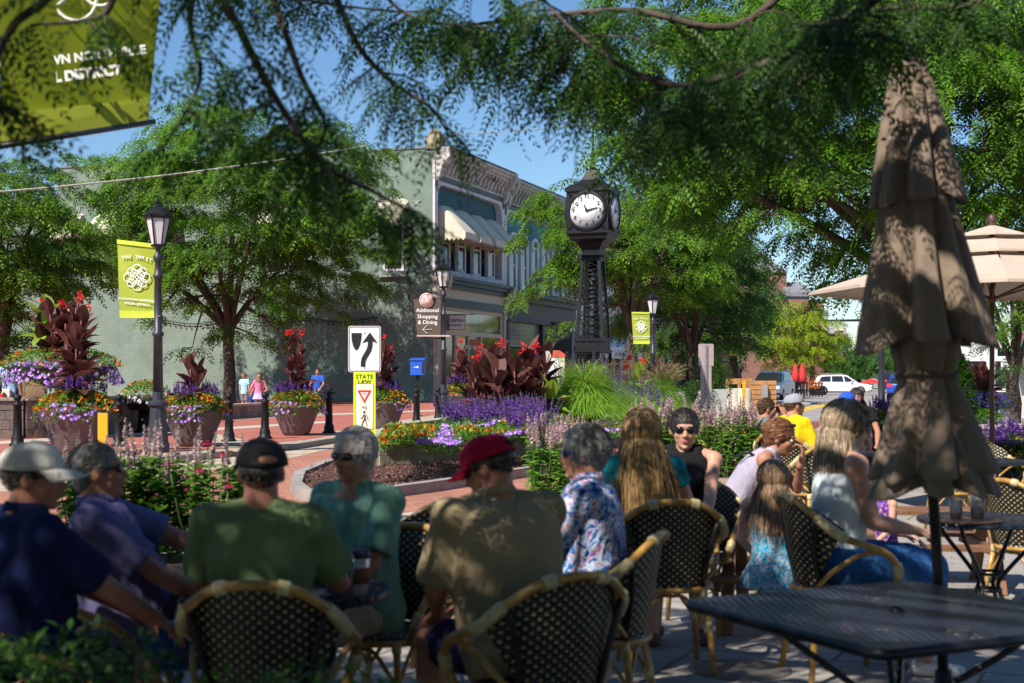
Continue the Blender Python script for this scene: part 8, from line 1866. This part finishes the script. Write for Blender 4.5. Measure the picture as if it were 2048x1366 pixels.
person('man in black cap and green tee with his back to the viewer', 518, 5.18, -4, s=1.03, skin='ruddy', shirt=f_gold, band=f_gband, bw=1.0, belly=.03, lean=3, sleeve=.8, arm=1.15, pants=f_dksh, plen=.85, shoes=m_shoe, hair=H_dkg, style='short', hthick=.006, cap=(m_capk, m_capk, 12), strap=SK['ruddy'], hyaw=14, loose=.008,
       handR=(.17, .42, .78), handL=(-.19, .42, .78))
person('silver haired man in wraparound sunglasses and pale green tee facing left', 726, 6.38, 140, s=1.02, skin='tan', shirt=f_sea, bw=1.08, belly=.05, lean=4, sleeve=.85, arm=1.08, pants=f_khk, plen=.9, shoes=m_shw, hair=H_white, style='swept', hthick=.013, shades=(M_BLACK, m_blens), hyaw=6, hpitch=-2, neck=.53, loose=.010,
       handR=(.02, .42, .60), handL=(-.16, .36, .62), hoff=(0, 0, .01))
person('man in dark red cap and brown polo looking down to the left', 1040, 5.42, 36, s=1.05, skin='ruddy', shirt=f_brn, collar=f_brn, bw=1.22, belly=.05, lean=10, hunch=.05, sleeve=.9, arm=1.12, pants=fabric('indigo_shorts', (.02, .015, .06), .2), plen=.75, shoes=m_shoe, hair=H_dkg, style='short', cap=(m_capr, m_capr, 0), strap=m_capk, hyaw=30, hpitch=-24, shades=(M_BLACK, mt('amber_lens', (.10, .05, .01), .1)), loose=.012,
       handL=(-.10, .40, .62), handR=(.08, .42, .64))
person('grey haired man in blue floral shirt and blue sunglasses facing left', 1185, 6.50, 84, s=1.03, skin='tan', shirt=f_flor, collar=f_flor, bw=1.10, belly=.05, lean=2, sleeve=.9, arm=1.1, pants=f_khk, plen=.9, shoes=m_shoe, hair=H_grey, style='swept', hthick=.016, shades=(mt('blue_frame', (.03, .08, .25), .3), m_bllens), hyaw=-4, hpitch=-4, loose=.014,
       handL=(-.12, .42, .66), handR=(.10, .40, .64))
# --- group at the centre right
person('woman with long blonde hair and teal top seen from behind', 1288, 7.92, 6, s=1.05, female=True, shirt=f_teal, sleeve=.35, bw=.98, lean=6, pants=fabric('grey_shorts', (.26, .25, .22), .1), plen=.8, shoes=m_shoe, hair=H_bl, style='long', hlen=.42, hthick=.022, hyaw=0, ns=900, hback=.05, hs=1.04,
       handL=(-.22, .34, .72), handR=(.20, .34, .72))
person('dark haired woman in black sunglasses and black sleeveless top facing the viewer', 1368, 8.95, 168, s=1.04, female=True, shirt=f_blk, sleeve=0, lean=-2, pants=f_dksh, plen=.8, shoes=m_shoe, skin='fair', hair=H_dk, style='short', hthick=.010, slen=.9, hfold=.001, jit=.15, shades=(M_BLACK, m_blens), hyaw=8, hpitch=-4, hs=1.06,
       handL=(-.12, .34, .60), handR=(.12, .34, .60))
t9, _, _, H9 = person('auburn haired woman in lilac tank top resting her chin on her hand', 1452, 10.35, -108, s=1.06, female=True, shirt=f_lil, sleeve=0, lean=30, hunch=.05, pants=f_blk, plen=.8, shoes=m_shoe, skin='tan', hair=H_br, style='bun', hthick=.010, slen=.6, jit=.6, hyaw=0, hpitch=-16, hs=1.05,
       handL=(-.03, .50, .905), poleL=(-.1, .8, -1), dirL=(.1, .25, .9), nrmL=(0, 1, -.2), curlL=1.3, handR=(.16, .56, .55), poleR=(.5, -.2, -.5), kneeL=(-.12, .42, .56), kneeR=(.13, .42, .54), hoff=(0, .0, -.01))
mb = MB(); mb.tube(cat([(.10, .08, .95), (.13, .18, .98), (.06, .26, .86), (-.02, .20, .70), (-.08, .14, .62)], 5), .011, 6); obj('bag_strap', mb, M_BLACK, t9)
e = MB()
for x in (-1, 1): e.ell(H9((x * .033, .055, .098)), (.030, .020, .014), 12, 7)
obj('sunglasses_on_hair', e, m_blens, t9)
person('little girl in turquoise floral dress with long hair sitting on the picnic bench', 1545, 8.5, -14, s=.80, female=True, shirt=f_dress, skirt=f_dress, sleeve=0, bw=1.0, lean=-2, hz=.56, skin='fair', hair=H_lb, style='long', hlen=.34, hthick=.018, hyaw=10, ns=500, hs=1.18, z0=-.01,
       handL=(-.16, .26, .66), handR=(.24, -.06, .64), dirR=(.2, 0, -1), kneeL=(-.1, .36, .56), kneeR=(.1, .36, .56), ankL=(-.1, .36, .2), ankR=(.1, .36, .2))
person('woman in glasses, white tank top and jeans seated in profile at the right', 1672, 7.62, -84, s=1.10, female=True, shirt=f_wht, sleeve=0, bw=1.06, lean=4, arm=1.12, pants=f_jean, leg=1.35, shoes=m_shw, skin='fair', hair=H_ash, style='long', hlen=.20, hthick=.016, specs=M_BLACK, hyaw=-6, hpitch=-6, ns=700, hback=.01, hs=1.02, neck=.50,
       handR=(.10, .36, .70), handL=(-.06, .34, .68), poleR=(.2, -.6, -.6), curlR=.9)
person('toddler in a purple print swimsuit half hidden behind the closed umbrella', 1772, 10.05, 120, s=.60, shirt=f_pur, sleeve=0, bw=.9, lean=6, hz=.68, skin='fair', hair=H_fair, style='short', hyaw=0, hpitch=-20, hs=1.2, z0=.0, handL=(-.14, .30, .74), handR=(.10, .34, .78), kneeL=(-.1, .34, .64), kneeR=(.1, .34, .64), ankL=(-.1, .34, .3), ankR=(.1, .34, .3), vox=.010)
# --- boys and others further back
person('short haired boy with his hand at his mouth beside the hyssop', 1503, 16.1, -84, s=1.02, shirt=f_gband, sleeve=.6, lean=16, pants=f_dksh, plen=.8, shoes=m_shw, skin='tan', hair=H_bro, style='short', hthick=.006, hyaw=-6, hpitch=-6, handR=(.06, .36, 1.10), poleR=(.4, .6, -1), dirR=(-.2, -.2, 1), handL=(-.04, .34, 1.12), poleL=(-.4, .6, -1), vox=.011)
person('boy in bright yellow tee and grey flat brim cap seen from behind', 1565, 15.2, -58, s=1.06, shirt=f_yel, sleeve=.9, bw=1.05, lean=14, loose=.012, pants=f_dksh, plen=.9, shoes=m_shb, skin='tan', hair=H_bro, style='short', hthick=.006, cap=(m_capg, m_capg, -6), hyaw=-16, hpitch=2, handR=(.14, .42, .78), handL=(-.12, .42, .80), vox=.011)
person('person in bright blue cap mostly hidden by the woman in white', 1693, 17.4, -30, s=1.0, shirt=f_gband, sleeve=.8, pants=f_dksh, shoes=m_shb, skin='tan', hair=H_bro, style='short', hthick=.006, cap=(m_capb, m_capb, 0), hyaw=-20, vox=.011, z0=.07)
person('dark haired woman in glasses facing the viewer behind the blue cap', 1713, 18.4, 176, s=1.03, female=True, shirt=f_blk, sleeve=.5, pants=f_dksh, shoes=m_shoe, skin='tan', hair=H_dk, style='long', hlen=.16, hthick=.010, specs=mt('pink_frame', (.5, .2, .3), .4), hyaw=-10, vox=.011, z0=.07)
# --- passers-by on the plaza
u_ = 1.0
tw_, _, _, _ = person('standing woman in light blue tee with white shoulder bag at the left edge', 20, 35.6, -12, stand=True, s=1.12, female=True, bw=1.1, shirt=f_pale, sleeve=.6, pants=f_den, plen=.55, leg=1.1, shoes=m_shoe, skin='brown', hair=H_dk, style='bun', hyaw=-10, z0=PZ, vox=.012, handL=(-.20, .18, .92), handR=(.26, .06, .85))
mb = MB(); mb.tube(cat([(.16, .0, 1.40), (.06, -.14, 1.30), (-.02, -.17, 1.1), (-.06, -.18, .98)], 5), .014, 6); obj('bag_strap', mb, mt('brown_strap', (.09, .05, .04), .6), tw_)
mb = MB(); mb.box((-.02, -.20, .90), (.30, .09, .19), .1); o = obj('shoulder_bag', mb, mt('cream_leather', (.62, .58, .48), .5), tw_); q = o.modifiers.new('b', 'BEVEL'); q.width = .02; q.segments = 2
person('small child in red at the left edge beside the standing woman', -2, 35.2, 150, stand=True, s=.66, shirt=f_red, pants=f_den, plen=.8, shoes=m_shb, skin='tan', hair=H_dk, style='short', hs=1.15, z0=PZ, vox=.014)
person('little boy in aqua tee and grey shorts standing near the seat wall', 489, 52.5, -20, stand=True, s=.86, shirt=f_mint, sleeve=.6, pants=f_gband, plen=.8, shoes=m_shw, skin='fair', hair=H_fair, style='short', hs=1.18, z0=PZ, vox=.014, hyaw=-15)
person('little girl in pink top and lilac skirt standing beside the little boy', 517, 52.0, 20, stand=True, s=.84, female=True, shirt=f_pink, sleeve=1.6, skirt=f_lsk, shoes=m_shw, skin='fair', hair=H_lb, style='long', hlen=.16, hs=1.15, z0=PZ, vox=.014, ns=200, handL=(-.36, .22, .95), handR=(.2, .1, .8))
person('woman with pinned up hair crouching behind the little girl', 524, 54.5, 150, s=1.18, female=True, shirt=f_blk, sleeve=0, lean=12, hz=.50, pants=f_den, shoes=m_shb, skin='tan', hair=H_br, style='bun', hs=1.05, z0=PZ, vox=.014, ns=200)
person('person in blue resting on the black bench behind the third bowl planter', 636, 65.4, 165, s=1.3, shirt=fabric('royal_blue_tee', (.03, .10, .42), .1), sleeve=.6, pants=f_gband, shoes=m_shw, skin='tan', hair=H_bro, style='short', z0=PZ, vox=.016, ns=150)
